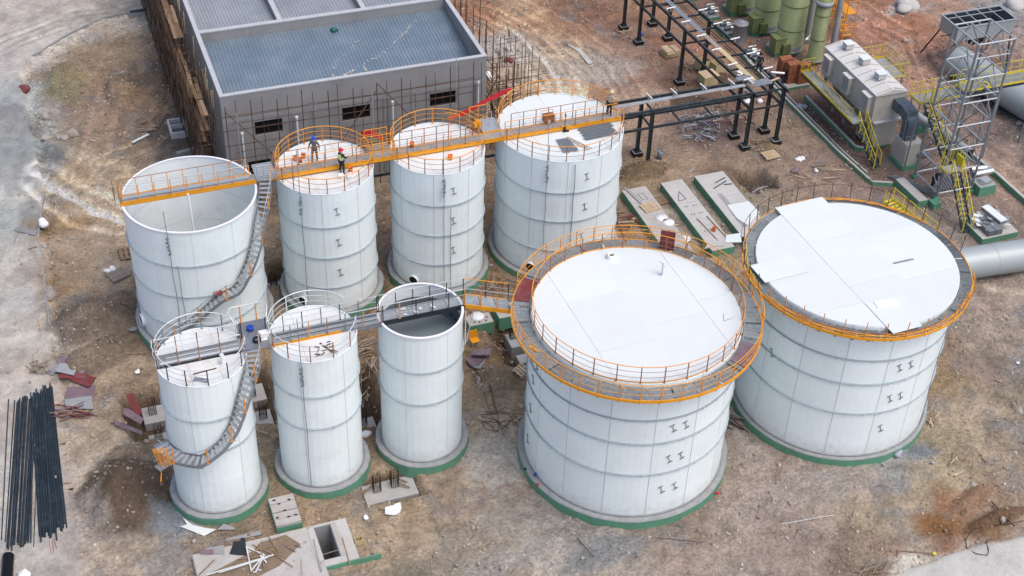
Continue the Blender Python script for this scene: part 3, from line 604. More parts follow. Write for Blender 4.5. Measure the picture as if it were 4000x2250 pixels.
# rims of the open tanks, the liquid, the dark band left by it
for k in ('T1','T7'):
    cx, cy, r, zt = TANKS[k]
    f = MB(); f.arcbox(r-.075, r+.055, zt-.0, zt+.035, 0, 2*PI, 96); f.arcbox(r+.03, r+.055, zt-.07, zt-.001, 0, 2*PI, 96); f.build('rim_angle', 'white_plastic', TK[k], world=False)
f = MB(); f.lathe([(.01,.55),(3.9,.55)], 48); f.build('tank_floor', 'inner_grey', TK['T1'], world=False)
for z in (7.09, 4.78, 2.45):
    f = MB(); f.arcbox(3.925, 3.9285, z-.03, z+.03, 0, 2*PI, 72); f.build('inner_seam', 'seam_grey', TK['T1'], world=False)
f = MB(); f.path([(-.13,-.3,9.75),(-.12,-.34,9.2),(-.06,-.36,6.0),(-.02,-.36,.8)], .075, 10); f.build('hanging_hose', 'white_plastic', TK['T1'], world=False)
f = MB(); f.lathe([(.01,8.2),(2.27,8.2)], 64); f.build('liquid_surface', 'liquid', TK['T7'], world=False)
f = MB(); f.arcbox(2.235, 2.262, 8.1, 8.95, math.radians(-25), math.radians(150), 40); f.build('tide_band', 'galv_dark', TK['T7'], world=False)
f = MB()
for i in range(16): a_ = math.radians(-18+i*10.5); f.cbox((2.13*math.cos(a_),2.13*math.sin(a_),8.32),(.2,.05,.10),a_)
f.arcbox(1.98,2.03,8.22,8.36,math.radians(-25),math.radians(150),40); f.build('weir_teeth', 'galv_dark', TK['T7'], world=False)
# flat roofs of the slim tanks
for k, mt in (('T2','roof_worn'),('T3','roof_worn'),('T4','roof_white'),('T5','roof_worn'),('T6','roof_worn')):
    cx, cy, r, zt = TANKS[k]; t = TK[k]; nW = 4 if r > 4 else 3
    xs = [-r+2*r*i/nW for i in range(nW+1)]
    for i in range(nW):
        po = clip_circle(xs[i]+.006, xs[i+1]-.006, -9, 9, 0, 0, r-.03); 
        b_ = MB(); b_.prism(po, zt-.10, zt-.02+.004*(i%2)); b_.build('roof_panel', mt, t, world=False)
    f = MB(); f.arcbox(r-.028, r+.02, zt-.001, zt+.02, 0, 2*PI, 96); f.build('rim_trim', 'enamel_white', t, world=False)
# big roofs: long sheets, each a part
def big_roof(k, xcuts, ycuts, over=(), rz=0, loose=()):
    """sheets in the tank's own frame, turned by rz; over = rectangles left unclipped, loose = extra sheets on top"""
    cx, cy, r, zt = TANKS[k]; R = r-.02; t = TK[k]
    for i in range(len(xcuts)-1):
        yc = ycuts[i]
        for j in range(len(yc)-1):
            dz = .012*((i) % 2)+.004*(j % 2)
            if (i, j) in over: x0, x1, y0, y1 = over[(i, j)]; po = [(x0,y0),(x1,y0),(x1,y1),(x0,y1)]
            else: po = clip_circle(xcuts[i]+.004, xcuts[i+1]-.004, yc[j]+.004, yc[j+1]-.004, 0, 0, R)
            if len(po) < 3: continue
            b_ = MB(); b_.prism(po, zt-.03+dz, zt+.02+dz); o_ = b_.build('roof_panel', 'roof_white', t, world=False); o_.rotation_euler = (0,0,rz)
    for x0, x1, y0, y1 in loose:
        o_ = MB().prism([(x0,y0),(x1,y0),(x1,y1),(x0,y1)], zt+.045, zt+.06).build('roof_panel', 'roof_white', t, world=False); o_.rotation_euler = (0,0,rz)
    MB().lathe([(.01, zt-.06), (R-.02, zt-.06)], 64).build('roof_deck', 'seam_grey', t, world=False)
big_roof('T8', [-5.7,-3.3,.1,3.5,5.7], [[-6,-3.1,.6,6],[-6,-2.4,1.9,6],[-6,-1.3,3.1,6],[-6,-.3,6]], rz=math.radians(1.5))
big_roof('T9', [-5.7,-1.73,1.55,5.7], [[-6,-3.2,-.1,6],[-6,-1.8,2.4,6],[-6,-2.4,1.8,6]], over={(1,2):(-1.72,1.54,2.41,6.15)}, rz=math.radians(2.6), loose=[(-1.7,.15,-6.1,-3.4),(-5.95,-3.2,.1,1.75)])
f = MB(); f.lathe([(5.69,10.28),(5.69,10.42),(5.66,10.44)],96); f.build('roof_edge','roof_white',TK['T8'],world=False)

# ---------------------------------------------------------------- rails
def post_mesh(h, w_=.05, material='orange_post'):
    return cached(('post', h, w_, material), lambda: MB().box(-w_/2,w_/2,-w_/2*.6,w_/2*.6,0,h).box(-w_,w_,-w_,w_,0,.012).mesh('post', material))
def ring_rail(t, c0, r, z, segs, h=1.1, post='orange_post', rail='orange', mids=(.37,.74), step=22, rr=.026, mr=.014, mid_mat=None, hook=True, name='guard_rail', toe=None, posts=None):
    """rails along arcs (degrees) on a tank; c0 is local centre"""
    for a0, a1 in segs:
        n = max(6, int(abs(a1-a0)/4)); an = [a0+(a1-a0)*i/n for i in range(n+1)]
        P_ = [pol(c0, r, a_, z+h) for a_ in an]
        if hook: P_ = [pol(c0, r, a0, z+h*.35)]+[pol(c0, r+.02, a0, z+h*.8)]+P_+[pol(c0, r+.02, a1, z+h*.8), pol(c0, r, a1, z+h*.35)]
        g = MB().path(P_, rr, 6).build(name, rail, t, world=False)
        for q in mids: MB().path([pol(c0, r, a_, z+q) for a_ in an], mr, 5).build('mid_rail', mid_mat or rail, g, world=False)
        if toe: MB().arcbox(r-.01, r+.0, z+.01, z+toe, math.radians(min(a0,a1)), math.radians(max(a0,a1)), n, c0).build('toe_board', rail, g, world=False)
        k = max(2, round(abs(a1-a0)/step)); 
        for i in range(k+1):
            a_ = a0+(a1-a0)*(i/k); a_ = min(max(a_, min(a0,a1)+.4), max(a0,a1)-.4)
            inst('post', post_mesh(h, .055, post), g, pol(c0, r, a_, z), math.radians(a_+90))
for k in ('T2','T3','T4'):
    cx, cy, r, zt = TANKS[k]; g = math.degrees(math.asin(.55/r))
    lo = 71.6-cy; hi = 72.45-cy
    ah, al = math.degrees(math.asin((hi+.1)/r)), math.degrees(math.asin((lo-.15)/r))
    ring_rail(TK[k], (0,0), r-.06, zt, [(ah+2, 178-ah)], step=22 if r<4 else 16)
    ring_rail(TK[k], (0,0), r-.06, zt, [(180-al+1, 360+al-1)], step=22 if r<4 else 16, post='rust_post', rail='orange', mid_mat='rust_post')
for k in ('T5','T6'):
    cx, cy, r, zt = TANKS[k]
    ring_rail(TK[k], (0,0), r-.03, zt, [(22,165)] if k == 'T5' else [(30,170)], post='galv_dark' if k == 'T5' else 'rail_white', rail='rail_white', step=29, rr=.03)
    ring_rail(TK[k], (0,0), r-.03, zt, [(186,352)] if k == 'T5' else [(192,346)], post='black_steel' if k == 'T5' else 'rust_post', rail='rail_white', step=29, rr=.03, mid_mat='galvanised')

# ring walkways of the two big tanks
def ring_walk(k, r0, r1, z, post_n, inner=True, gaps=()):
    cx, cy, r, zt = TANKS[k]; t = TK[k]; n = 30
    w_ = bpy.data.objects.new('ring_walkway', MB().arcbox(r0+.02, r0+.06, z-.10, z-.04, 0, 2*PI, 96).mesh('ring_walkway','galvanised')); COL.objects.link(w_); w_.parent = t
    def gm_():
        b_ = MB(); a1 = 2*PI/n-.012; ra, rb = r0, r1
        N_ = 12
        for i in range(N_+1):                                  # bearing bars running along the walk
            rr_ = ra+.01+(rb-ra-.02)*i/N_; b_.arcbox(rr_-.006, rr_+.006, z-.035, z, .006, a1, 5)
        for i in range(5):
            a_ = .01+(a1-.02)*i/4; b_.bar((ra*math.cos(a_),ra*math.sin(a_),z-.004),(rb*math.cos(a_),rb*math.sin(a_),z-.004),.014,.012)
        b_.arcbox(ra, rb, z-.05, z-.036, .006, a1, 5)
        return b_.mesh('grating_panel','grating')
    me_ = gm_()
    for i in range(n): inst('grating_panel', me_, w_, (0,0,0), i*2*PI/n)
    MB().arcbox(r1+.005, r1+.055, z-.16, z+.02, 0, 2*PI, 120).build('edge_beam', 'orange', w_, world=False)
    kb = cached(('knee', k), lambda: MB().bar((r,0,z-.20),(r1+.03,0,z-.20),.07,.08).bar((r+.02,0,z-.80),(r1-.15,0,z-.24),.06,.06).box(r+.001,r+.03,-.06,.06,z-.85,z-.05).mesh('knee_brace','galv_dark'))
    for i in range(40): inst('knee_brace', kb, w_, (0,0,0), (i+.5)*2*PI/40)
    return w_
W8 = ring_walk('T8', 5.78, 6.72, 10.2, 40)
W9 = ring_walk('T9', 5.76, 6.42, 10.14, 30)
t = TK['T8']
ring_rail(t, (0,0), 6.74, 10.2, [(-32,143),(166,321)], h=1.0, step=9.2, hook=False, rr=.024)
ring_rail(t, (0,0), 5.68, 10.42, [(0,359.9)], h=1.08, step=12.4, hook=False, rr=.024, mid_mat='rust_post', post='rust_post', toe=.09)
# unfinished outer rail of the right tank: bare posts, rails still lying on the walk
t = TK['T9']; rd = random.Random(4)
for i in range(36):
    a_ = 10*i+3
    if 290 < a_ % 360 < 0: continue
    if 318 < a_ % 360 <= 352: continue
    front = 185 < a_ < 330
    me_ = cached(('p9', front), lambda: (MB().tube((0,0,-.1),(.10,0,1.15),.026,6)).mesh('post', 'orange_post' if front else 'scaff_tube'))
    inst('post', me_, W9, pol((0,0), 6.45, a_, 10.14), math.radians(a_+rd.uniform(-20,20)))
for a0, a1, rr_, z, mt in ((188,300,6.45,10.03,'orange'),(192,318,6.36,10.05,'orange'),(200,290,6.28,10.09,'rust_post'),(20,92,6.38,10.03,'orange'),(30,88,6.30,10.06,'orange'),(35,82,6.22,10.10,'rust_post'),(140,184,6.42,10.04,'orange'),(146,182,6.34,10.08,'yellow'),(95,150,6.40,10.05,'galvanised'),(300,326,6.5,10.3,'orange'),(298,328,6.52,10.6,'orange')):
    MB().path([pol((0,0), rr_-.11+.03*math.sin(i*1.3), a0+(a1-a0)*i/24, z+.16+.02*math.sin(i*2.1)) for i in range(25)], .028, 5).build('loose_rail', mt, W9, world=False)
# diagonal braces of the missing rail at the back right, thin rails at the back
for a0, a1 in ((8,60),(62,150)): MB().path([pol((0,0),6.66,a0+(a1-a0)*i/16,11.0) for i in range(17)], .016, 5).build('loose_rail','scaff_tube',W9,world=False)
# ---------------------------------------------------------------- footbridges across the tanks
def rail_line(t, p, q, z, h=1.1, n=6, post='orange_post', rail='orange', mids=(.37,.74), rr=.022, mr=.012, mid_mat=None, name='handrail', w_=.05):
    p, q = Vector((p[0],p[1],z)), Vector((q[0],q[1],z)); L_ = wloc(t)
    g = MB().tube(p+Vector((0,0,h)), q+Vector((0,0,h)), rr, 6).build(name, rail, t)
    for a_ in mids: MB().tube(p+Vector((0,0,a_)), q+Vector((0,0,a_)), mr, 5).build('mid_rail', mid_mat or rail, g)
    an = math.atan2(q.y-p.y, q.x-p.x)
    for i in range(n+1): inst('post', post_mesh(h, w_, post[i % len(post)] if isinstance(post, (list,tuple)) else post), g, p+(q-p)*(i/n)-L_, an)
    return g
def bridge(label, x0, x1, yf, yr, z, front=(('orange',None),), rear='orange', bh=.27, deck='grating', ndeck=8, **kw):
    t = thing('footbridge', label, 'footbridge', ((x0+x1)/2, (yf+yr)/2, z))
    for mt, a_, b_ in front: MB().box(a_, b_, yf, yf+.012, z-bh, z).box(a_, b_, yf, yf+.09, z-.012, z).box(a_, b_, yf, yf+.09, z-bh, z-bh+.012).build('side_beam', mt, t)
    for mt, a_, b_ in rear: MB().box(a_, b_, yr-.012, yr, z-bh, z).box(a_, b_, yr-.09, yr, z-.012, z).build('side_beam', mt, t)
    n = ndeck; L_ = (x1-x0)/n
    def dm():
        b_ = MB()
        for i in range(9): y = yf+.1+(yr-yf-.2)*i/8; b_.box(-L_/2+.01, L_/2-.01, y-.008, y+.008, -.032, -.002)
        for i in range(int(L_/.22)+1): x = -L_/2+.02+(L_-.04)*i/int(L_/.22); b_.box(x-.008, x+.008, yf+.1, yr-.1, -.03, -.004)
        b_.box(-L_/2+.008, L_/2-.008, yf+.092, yr-.092, -.045, -.034)
        b_.v = [(x, y-(yf+yr)/2, zz) for x, y, zz in b_.v]
        return b_.mesh('grating_panel', deck)
    me_ = dm()
    for i in range(n): inst('grating_panel', me_, t, (x0+L_*(i+.5)-(x0+x1)/2, 0, -.02))
    return t
Z = 9.85
t = bridge('orange footbridge across the open left tank of the back row', 2.83, 10.95, 71.6, 72.4, Z, [('orange',2.83,10.95)], [('orange',2.83,10.7)], ndeck=7)
rail_line(t, (3.05,71.62), (10.55,71.62), Z, n=8, rail='galvanised', mid_mat='galvanised'); rail_line(t, (3.05,72.38), (10.4,72.38), Z, n=8, rail='rust_post', mid_mat='galvanised')
rail_line(t, (2.87,71.62), (2.87,72.38), Z, n=1, post='rust_post', rail='rust_post')
for z_ in (.2,.45,.7,.95): MB().tube((2.6,71.75,Z+z_),(2.6,72.3,Z+z_),.014).build('rung','scaff_tube',t)
MB().tube((2.6,71.75,Z-.2),(2.6,71.75,Z+1.1),.018).tube((2.6,72.3,Z-.2),(2.6,72.3,Z+1.1),.018).build('end_frame','scaff_tube',t)
MB().box(2.95,10.8,71.7,71.74,Z,Z+.02).box(3.0,10.6,71.86,72.22,Z-.01,Z+.03).build('cable_tray','galvanised',t)
tB = bridge('long orange footbridge linking the three roofed tanks of the back row', 11.55, 35.0, 71.62, 72.48, Z, [('orange',11.55,35.0)], [('orange',11.9,34.9)], ndeck=20, deck='concrete')
for x0, x1, n_ in ((12.2,18.2,6),(19.5,25.2,6),(26.9,34.6,8)):
    rail_line(tB, (x0,71.64), (x1,71.64), Z, n=n_, post=['orange_post','rust_post'], rail='orange' if x0<13 or x0>26 else 'rust_post', mid_mat='rust_post'); rail_line(tB, (x0+.7,72.46), (x1-.2,72.46), Z, n=n_, post=['rust_post','galv_dark'], rail='rust_post', mid_mat='galvanised')
for x0, x1 in ((18.2,19.5),): rail_line(tB, (x0-.15,71.64), (x1+.15,71.64), Z, n=2); rail_line(tB, (x0-.5,72.46), (x1+.3,72.46), Z, n=3, h=1.15)
MB().box(18.1,19.6,72.5,73.35,Z-.05,Z).build('landing_plate','wood_grey',tB)
rail_line(tB,(18.15,73.3),(19.6,73.3),Z,n=3)
# landing between the 3rd and 4th roofs with its bent yellow guard
tl = thing('landing', 'grey plate landing with bent orange guard rails between the third and fourth back tanks', 'platform', (26.4,73.2,Z))
MB().box(25.75,27.0,72.55,74.1,Z-.06,Z).build('deck_plate','galvanised',tl); MB().box(25.75,27.0,72.5,72.55,Z-.16,Z+.02).build('edge_beam','orange',tl)
g = rail_line(tl,(25.3,74.0),(26.5,74.0),Z,n=2,rail='orange'); rail_line(tl,(26.5,74.0),(26.5,73.1),Z,n=1,post='rail_white',rail='rust_post')
MB().path([(25.3,74.0,Z+1.1),(25.2,73.5,Z+1.08),(25.5,73.1,Z+1.05),(25.9,72.8,Z+1.0),(25.5,72.55,Z+1.0),(25.2,72.75,Z+.95)],.026).build('bent_rail','orange',tl)
for q in ((25.2,72.7),(25.35,72.95),(25.55,72.6),(25.75,72.85),(25.6,73.2),(24.95,72.8)): inst('post', post_mesh(random.uniform(.7,1.15)), tl, (q[0]-26.4,q[1]-73.2,0), random.uniform(0,3))
MB().cbox((25.4,72.85,Z+.5),(.55,.35,.30),.4).build('mesh_gate','orange',tl)
MB().box(24.1,24.6,72.9,73.3,9.56,9.60).build('hatch_cover','black_steel',tl) if False else None
# square rail frame standing on the third roof
tf = thing('guard_frame','orange rectangular guard frame standing on the third back-row roof','railing',(24.3,73.6,9.55))
MB().path([(23.7,74.5,9.55),(23.7,74.5,10.6),(24.6,73.9,10.6),(24.6,73.9,9.55)],.026).build('frame','orange',tf); MB().path([(24.6,73.9,10.5),(24.0,74.4,10.2)],.02).build('brace','orange',tf)
# landing + stair beside the wide tank
def stair(label, pts, width=.75, tread=.24, mt='galvanised', post_mt='orange_post', step_deg=None, flip=1, rail_in=False, every=6, name='stair'):
    """pts = centre line (x, y, z) going down; straight treads with stringers and a handrail outside"""
    t_ = thing(name, label, 'stair', pts[-1])
    P_ = [Vector(p) for p in pts]; cum = [0]
    for a_, b_ in zip(P_[:-1], P_[1:]): cum.append(cum[-1]+(b_-a_).length)
    def at(s_):
        for i in range(len(P_)-1):
            if s_ <= cum[i+1] or i == len(P_)-2:
                k = (s_-cum[i])/(cum[i+1]-cum[i]); p = P_[i]+(P_[i+1]-P_[i])*k; d = P_[i+1]-P_[i]; return p, d
    n = int(cum[-1]/.34); L_ = wloc(t_)
    tm = cached(('tread', width, mt), lambda: MB().box(-.09,.09,-width/2+.03,width/2-.03,-.02,.0).box(-.09,-.075,-width/2+.03,width/2-.03,-.05,-.0205).mesh('tread', mt))
    lft, rgt, rail_, mid1 = [], [], [], []
    for i in range(n+1):
        p, d = at(cum[-1]*i/n); h_ = Vector((d.x,d.y,0)).normalized() if (abs(d.x)+abs(d.y)) > 1e-6 else Vector((0,-1,0)); sd_ = Vector((-h_.y,h_.x,0))*flip
        inst('tread', tm, t_, p-L_, math.atan2(h_.y,h_.x))
        lft.append(p+sd_*width/2+Vector((0,0,-.03))); rgt.append(p-sd_*width/2+Vector((0,0,-.03)))
    for pl in (lft, rgt):
        b_ = MB()
        for a_, c_ in zip(pl[:-1], pl[1:]): b_.bar(a_, c_, .02, .22)
        b_.build('stringer', 'steel_grey' if mt == 'galvanised' else mt, t_)
    for pl in ((rgt, lft) if rail_in else (rgt,)):
        g_ = MB().path([p+Vector((0,0,1.0)) for p in pl[::2]], .028, 5).build('handrail', 'galvanised' if mt == 'galvanised' else post_mt, t_)
        MB().path([p+Vector((0,0,.5)) for p in pl[::2]], .013, 5).build('mid_rail', 'galvanised' if mt == 'galvanised' else post_mt, g_)
        for i in range(0, len(pl), every): inst('post', post_mesh(1.05, .075, post_mt), g_, pl[i]-L_, 0)
    return t_
c1 = (6.92,71.83); R1 = 4.5
s1 = [(11.45,71.5,9.85),(11.25,70.6,9.6),(10.9,69.65,9.2)]+[pol(c1,R1,a_,z_) for a_,z_ in ((-36,8.6),(-41,7.85),(-47,7.1),(-53,6.4),(-59.5,5.8),(-66,5.2),(-69,4.95),(-77,4.9),(-82,4.85),(-87,4.6),(-93,4.25),(-99,3.8),(-105,3.4),(-111,3.0),(-118,2.5),(-126,1.8),(-134,1.1),(-140,.55))]
S1 = stair('grey spiral stair winding down the wide open tank of the back row', s1, .72, flip=-1)
for a_ in (-70,-80,-50,-96,-115):
    z_ = {-70:4.9,-80:4.88,-50:6.8,-96:4.0,-115:2.7}[a_]; MB().bar(pol(c1,4.0,a_,z_-.9),pol(c1,4.75,a_,z_-.12),.05,.05).bar(pol(c1,4.0,a_,z_-.1),pol(c1,4.85,a_,z_-.1),.05,.05).build('knee_brace','galvanised',S1)
MB().cbox(pol(c1,4.35,-84,5.1),(.55,.4,.03),.3).build('mesh_scrap','ply_red',S1)
L1 = thing('landing','galvanised landing joining the wide open tank to the worker roof','platform',(11.6,72.2,Z))
MB().box(10.98,12.2,71.5,73.3,Z-.07,Z-.01).build('deck_plate','galvanised',L1)
b_ = MB()
for i in range(7): b_.box(11.0,12.2,71.62+i*.25,71.65+i*.25,Z-.009,Z+.01)
b_.build('deck_rib','steel_grey',L1)
rail_line(L1,(12.15,71.55),(12.15,71.0),Z,n=1,post='galvanised',rail='galvanised'); rail_line(L1,(11.0,71.5),(11.8,71.5),Z,n=2,post='galvanised',rail='galvanised',h=1.0)
for q in ((12.35,72.9),(12.5,72.6),(12.45,72.4),(12.3,72.75)): inst('post', post_mesh(1.1), L1, (q[0]-11.6,q[1]-72.2,-.1), q[0]*3)
gb = MB(); rd = random.Random(3)
for i in range(9): gb.rock((11.0+rd.uniform(-.15,.25),70.9+rd.uniform(-.3,.2),9.1-i*.16),.16,i)
tag(gb.build('cloth','tarp_green'),'dark green cloth hanging on the stair head beside the open tank','cloth')
# front row
FZ = 9.9
t5 = bridge('dark footbridge with white rails over the small tank at the front left', 2.62, 7.1, 56.45, 57.4, FZ, [('black_steel',2.62,7.1)], [('black_steel',2.7,7.0)], ndeck=4, bh=.24)
rail_line(t5,(2.65,56.48),(7.0,56.48),FZ,n=4,post='rust_post',rail='rail_white',mid_mat='galvanised'); rail_line(t5,(2.7,57.38),(7.1,57.38),FZ,n=4,post=['black_steel','rust_post'],rail='rail_white',mid_mat='galvanised')
MB().path([(2.62,56.5,FZ+1.1),(2.55,56.9,FZ+1.1),(2.62,57.4,FZ+1.1)],.028).path([(2.62,56.5,FZ+.6),(2.55,56.9,FZ+.6),(2.62,57.4,FZ+.6)],.02).build('end_rail','rail_white',t5)
MB().box(2.8,6.9,56.62,56.78,FZ,FZ+.03).box(3.2,6.9,57.0,57.05,FZ,FZ+.05).build('cable_tray','rail_white',t5)
t6 = bridge('footbridge over the second small front tank with an orange front beam', 8.5, 14.55, 56.4, 57.35, FZ, [('orange',8.5,12.3),('steel_grey',12.3,14.55)], [('steel_grey',8.5,14.55)], ndeck=6, bh=.26, deck='galvanised')
rail_line(t6,(8.6,56.43),(14.5,56.43),FZ,n=6,post=['rust_post','galv_dark','orange_post'],rail='galvanised',mid_mat='galvanised'); rail_line(t6,(9.4,57.33),(14.5,57.33),FZ,n=5,post=['galv_dark','black_steel'],rail='galvanised',mid_mat='galvanised')
MB().box(8.7,14.4,57.1,57.2,FZ,FZ+.06).box(8.9,14.3,56.75,56.82,FZ,FZ+.03).build('cable_tray','galv_dark',t6)
t7 = bridge('dark steel footbridge over the small tank full of grey liquid', 14.56, 19.2, 56.45, 57.4, FZ, [('black_steel',14.56,19.2)], [('black_steel',14.6,19.3)], ndeck=5, bh=.27, deck='galvanised')
rail_line(t7,(14.6,56.48),(19.2,56.48),FZ,n=5,post=['black_steel','orange_post','black_steel','black_steel'],rail='galvanised',mid_mat='galvanised'); rail_line(t7,(14.6,57.38),(19.4,57.38),FZ,n=5,post='black_steel',rail='galvanised',mid_mat='galvanised')
b_ = MB(); rd = random.Random(8)
for i in range(6): b_.cbox((14.9+rd.uniform(0,4.2),56.9+rd.uniform(-.25,.25),FZ+.03),(rd.uniform(.08,.5),rd.uniform(.05,.18),.03),rd.uniform(0,3))
stuff(b_.build('plastic_scraps','white_plastic'),'scraps of white plastic left on the dark footbridge deck')
bpy.data.objects['plastic_scraps']['category']='scraps'
# angled end to the ring walkway
te = thing('footbridge','short orange angled footbridge from the liquid tank to the big front tank','footbridge',(20.4,56.3,FZ))
P0, P1, Q0, Q1 = (19.2,56.55),(21.55,55.25),(19.4,57.4),(21.6,56.2)
for (a_, b2), mt in (((P0,P1),'orange'),((Q0,Q1),'orange')): MB().bar((*a_,FZ-.13),(*b2,FZ-.13),.05,.27).build('side_beam',mt,te)
for i in range(3):
    k0, k1 = i/3+.01, (i+1)/3-.01; L4 = lambda a_, b2, k: (a_[0]+(b2[0]-a_[0])*k, a_[1]+(b2[1]-a_[1])*k)
    MB().prism([L4(P0,P1,k0),L4(P0,P1,k1),L4(Q0,Q1,k1),L4(Q0,Q1,k0)],FZ-.06,FZ-.02).build('grating_panel','grating',te)
rail_line(te,P0,P1,FZ,n=3,post='orange_post',rail='galvanised',mid_mat='galvanised'); rail_line(te,Q0,Q1,FZ,n=2,post='black_steel',rail='orange',mid_mat='galvanised')
for a_, b2 in (((19.2,56.3,9.6),(18.8,55.2,8.2)),((19.6,56.2,9.6),(19.0,55.6,8.0))): MB().tube(a_,b2,.03).build('strut','galvanised',te)
# landing between the two left front tanks, stair down round the first
L5 = thing('landing','galvanised landing with bent white rail between the first two front tanks','platform',(8.0,57.6,FZ))
MB().box(7.15,8.65,57.42,58.7,FZ-.06,FZ).box(7.15,8.45,56.35,57.42,FZ-.06,FZ).build('deck_plate','steel_grey',L5)
b_ = MB()
for i in range(14): b_.box(7.2+i*.1,7.22+i*.1,57.45,58.65,FZ+.001,FZ+.02)
b_.build('deck_rib','galv_dark',L5)
g = MB().path([(6.95,57.5,FZ+.4),(6.95,57.5,FZ+1.0),(6.7,58.3,FZ+1.1),(6.9,58.75,FZ+1.1),(8.65,58.75,FZ+1.1),(8.8,58.4,FZ+1.05),(8.62,57.7,FZ+1.0),(8.62,57.6,FZ+.5),(8.9,57.5,FZ+.5)],.032).build('guard_rail','rail_white',L5)
MB().path([(6.9,58.75,FZ+.7),(8.65,58.75,FZ+.7)],.015).path([(6.9,58.75,FZ+.35),(8.65,58.75,FZ+.35)],.015).build('mid_rail','galvanised',g)
for x in (7.4,8.25): inst('post', post_mesh(1.1,.06,'orange_post'), g, (x-8.0,58.73-57.6,0), 0)
for q in ((7.05,57.6),(7.2,57.5),(8.5,57.55)): inst('post', post_mesh(1.0,.06,'black_steel'), g, (q[0]-8.0,q[1]-57.6,0), 0)
MB().box(7.95,8.45,56.9,57.4,FZ+.01,FZ+.05).cbox((8.3,57.2,FZ+.2),(.5,.35,.3),.3,.2).build('white_sheet','white_plastic',L5)
tag(MB().lathe([(.17,0),(.19,.02),(.19,.22),(.12,.24),(.02,.2)],18,(7.75,57.95)).build('bucket','blue_plastic',loc=(0,0,FZ+.02),world=False),'blue basin on the landing between the first two front tanks','basin')
b_ = MB(); [b_.path([(8.15+.2*math.cos(a_),56.95+.2*math.sin(a_),FZ+.05+k*.05) for a_ in [i*PI/6 for i in range(12)]],.022,5,True) for k in range(4)]
b_.v=[(x-.25,y,z) for x,y,z in b_.v]; tag(b_.build('cable_coil','plastic_black'),'coil of black cable on the landing at the stair head','cable coil')
c5 = (4.93,56.72); R5 = 2.82
s5 = [(7.5,56.3,9.9),(7.42,55.6,9.85),(7.25,55.1,9.75)]+[pol(c5,R5,a_,z_) for a_,z_ in ((-42,9.45),(-50,8.9),(-55,8.5),(-60,8.05),(-66,7.45),(-72,6.9),(-80,6.4),(-88,5.95),(-96,5.6),(-104,5.25),(-110,5.05),(-117,5.0),(-136,4.95),(-150,4.93),(-164,4.92))]
S5 = stair('grey spiral stair with orange posts round the small tank at the front left', s5, .78, flip=-1, every=5)
for a_, z_ in ((-104,5.2),(-118,4.95),(-75,6.5),(-60,7.9),(-150,4.9)): MB().bar(pol(c5,2.35,a_,z_-.8),pol(c5,3.1,a_,z_-.1),.05,.05).bar(pol(c5,2.35,a_,z_-.1),pol(c5,3.2,a_,z_-.1),.05,.05).build('knee_brace','galvanised',S5)
MB().arcbox(2.4,3.2,4.86,4.91,math.radians(-170),math.radians(-108),10,c5).build('landing_plate','steel_grey',S5)
b_ = MB(); rd = random.Random(5)
for i in range(9): x = 1.75+i*.085; b_.tube((x+.1,54.5+rd.uniform(-.15,.15),4.9),(x-.12,54.6+rd.uniform(-.15,.15),6.0+rd.uniform(-.15,.15)),.022,5)
for i in range(2): b_.tube((1.65,54.5+i*.15,6.0),(2.35,54.5+i*.15,5.95),.02,5)
ob = thing('post_bundle','bundle of loose orange posts standing on the stair landing at the front left tank','posts',(2.1,54.5,4.9)); b_.build('posts','orange',ob)
MB().bar((2.6,54.9,4.86),(1.7,54.4,4.86),.5,.05).build('carrier_plate','steel_grey',ob); MB().tube((1.9,54.4,4.8),(1.75,54.2,4.1),.03).build('hanging_post','orange',ob)
# red-brown sheets on the ring walkway
def sheet(label, cx, cy, z, sx, sy, rz, mt, name='sheet', cat='board', tilt=0, th=.02, roll=0):
    b_ = MB().cbox((0,0,th/2),(sx,sy,th),0,tilt,roll); o_ = b_.build(name, mt, world=False, loc=(cx,cy,z)); o_.rotation_euler=(0,0,rz); return tag(o_, label, cat)
a8 = math.radians; c8 = (27.62,52.55)
def arc_sheet(label, d0, d1, mt, r0=5.85, r1=6.7):
    return tag(MB().arcbox(r0,r1,10.21,10.235,a8(d0),a8(d1),6,c8).build('board',mt),label,'board')
arc_sheet('red plate bridging the ring walkway at the far left of the big front tank',134,152,'ply_red'); arc_sheet('pink-red plate on the ring walkway at the lower right of the big front tank',-57,-40,'ply_mauve')
bo = MB().cbox((0,0,.62),(.84,.03,1.22),0,0,-.10).build('board','ply_red',world=False,loc=(31.6,57.35,10.21)); bo.rotation_euler=(0,0,math.radians(-36)); tag(bo,'dark red board leaning in the rail at the back of the big front tank','board')
tag(MB().cbox((21.35,51.6,10.24),(.12,.6,.05),.5).build('offcut','orange'),'short orange bar lying on the ring walkway at the left','bar')
# vents on the big front roof
v_ = thing('roof_vent','short white roof vent with dark mouth near the back of the front tank','vent',(28.14,57.3,10.42)); MB().lathe([(.24,0),(.24,.28),(.18,.28),(.18,.1)],24).build('collar','enamel_white',v_,world=False); MB().lathe([(.01,.12),(.18,.12)],24).build('mouth','cloth_brown',v_,world=False)
v_ = thing('roof_vent','white gooseneck vent pipe on the big front tank roof','vent',(30.25,55.0,10.42)); MB().path([(0,0,0),(0,0,.75),(-.03,0,.92),(-.12,0,1.0),(-.22,0,.98)],.08,10).build('pipe','roof_white',v_,world=False); MB().lathe([(.16,0),(.16,.03),(.08,.03)],16).build('flange','roof_white',v_,world=False)
v_ = thing('roof_vent','white vent pipe stub on the small front left roof beside the bridge','vent',(5.9,55.85,9.82)); MB().path([(0,0,0),(0,0,.55),(-.04,.02,.66)],.11,10).build('pipe','white_plastic',v_,world=False)
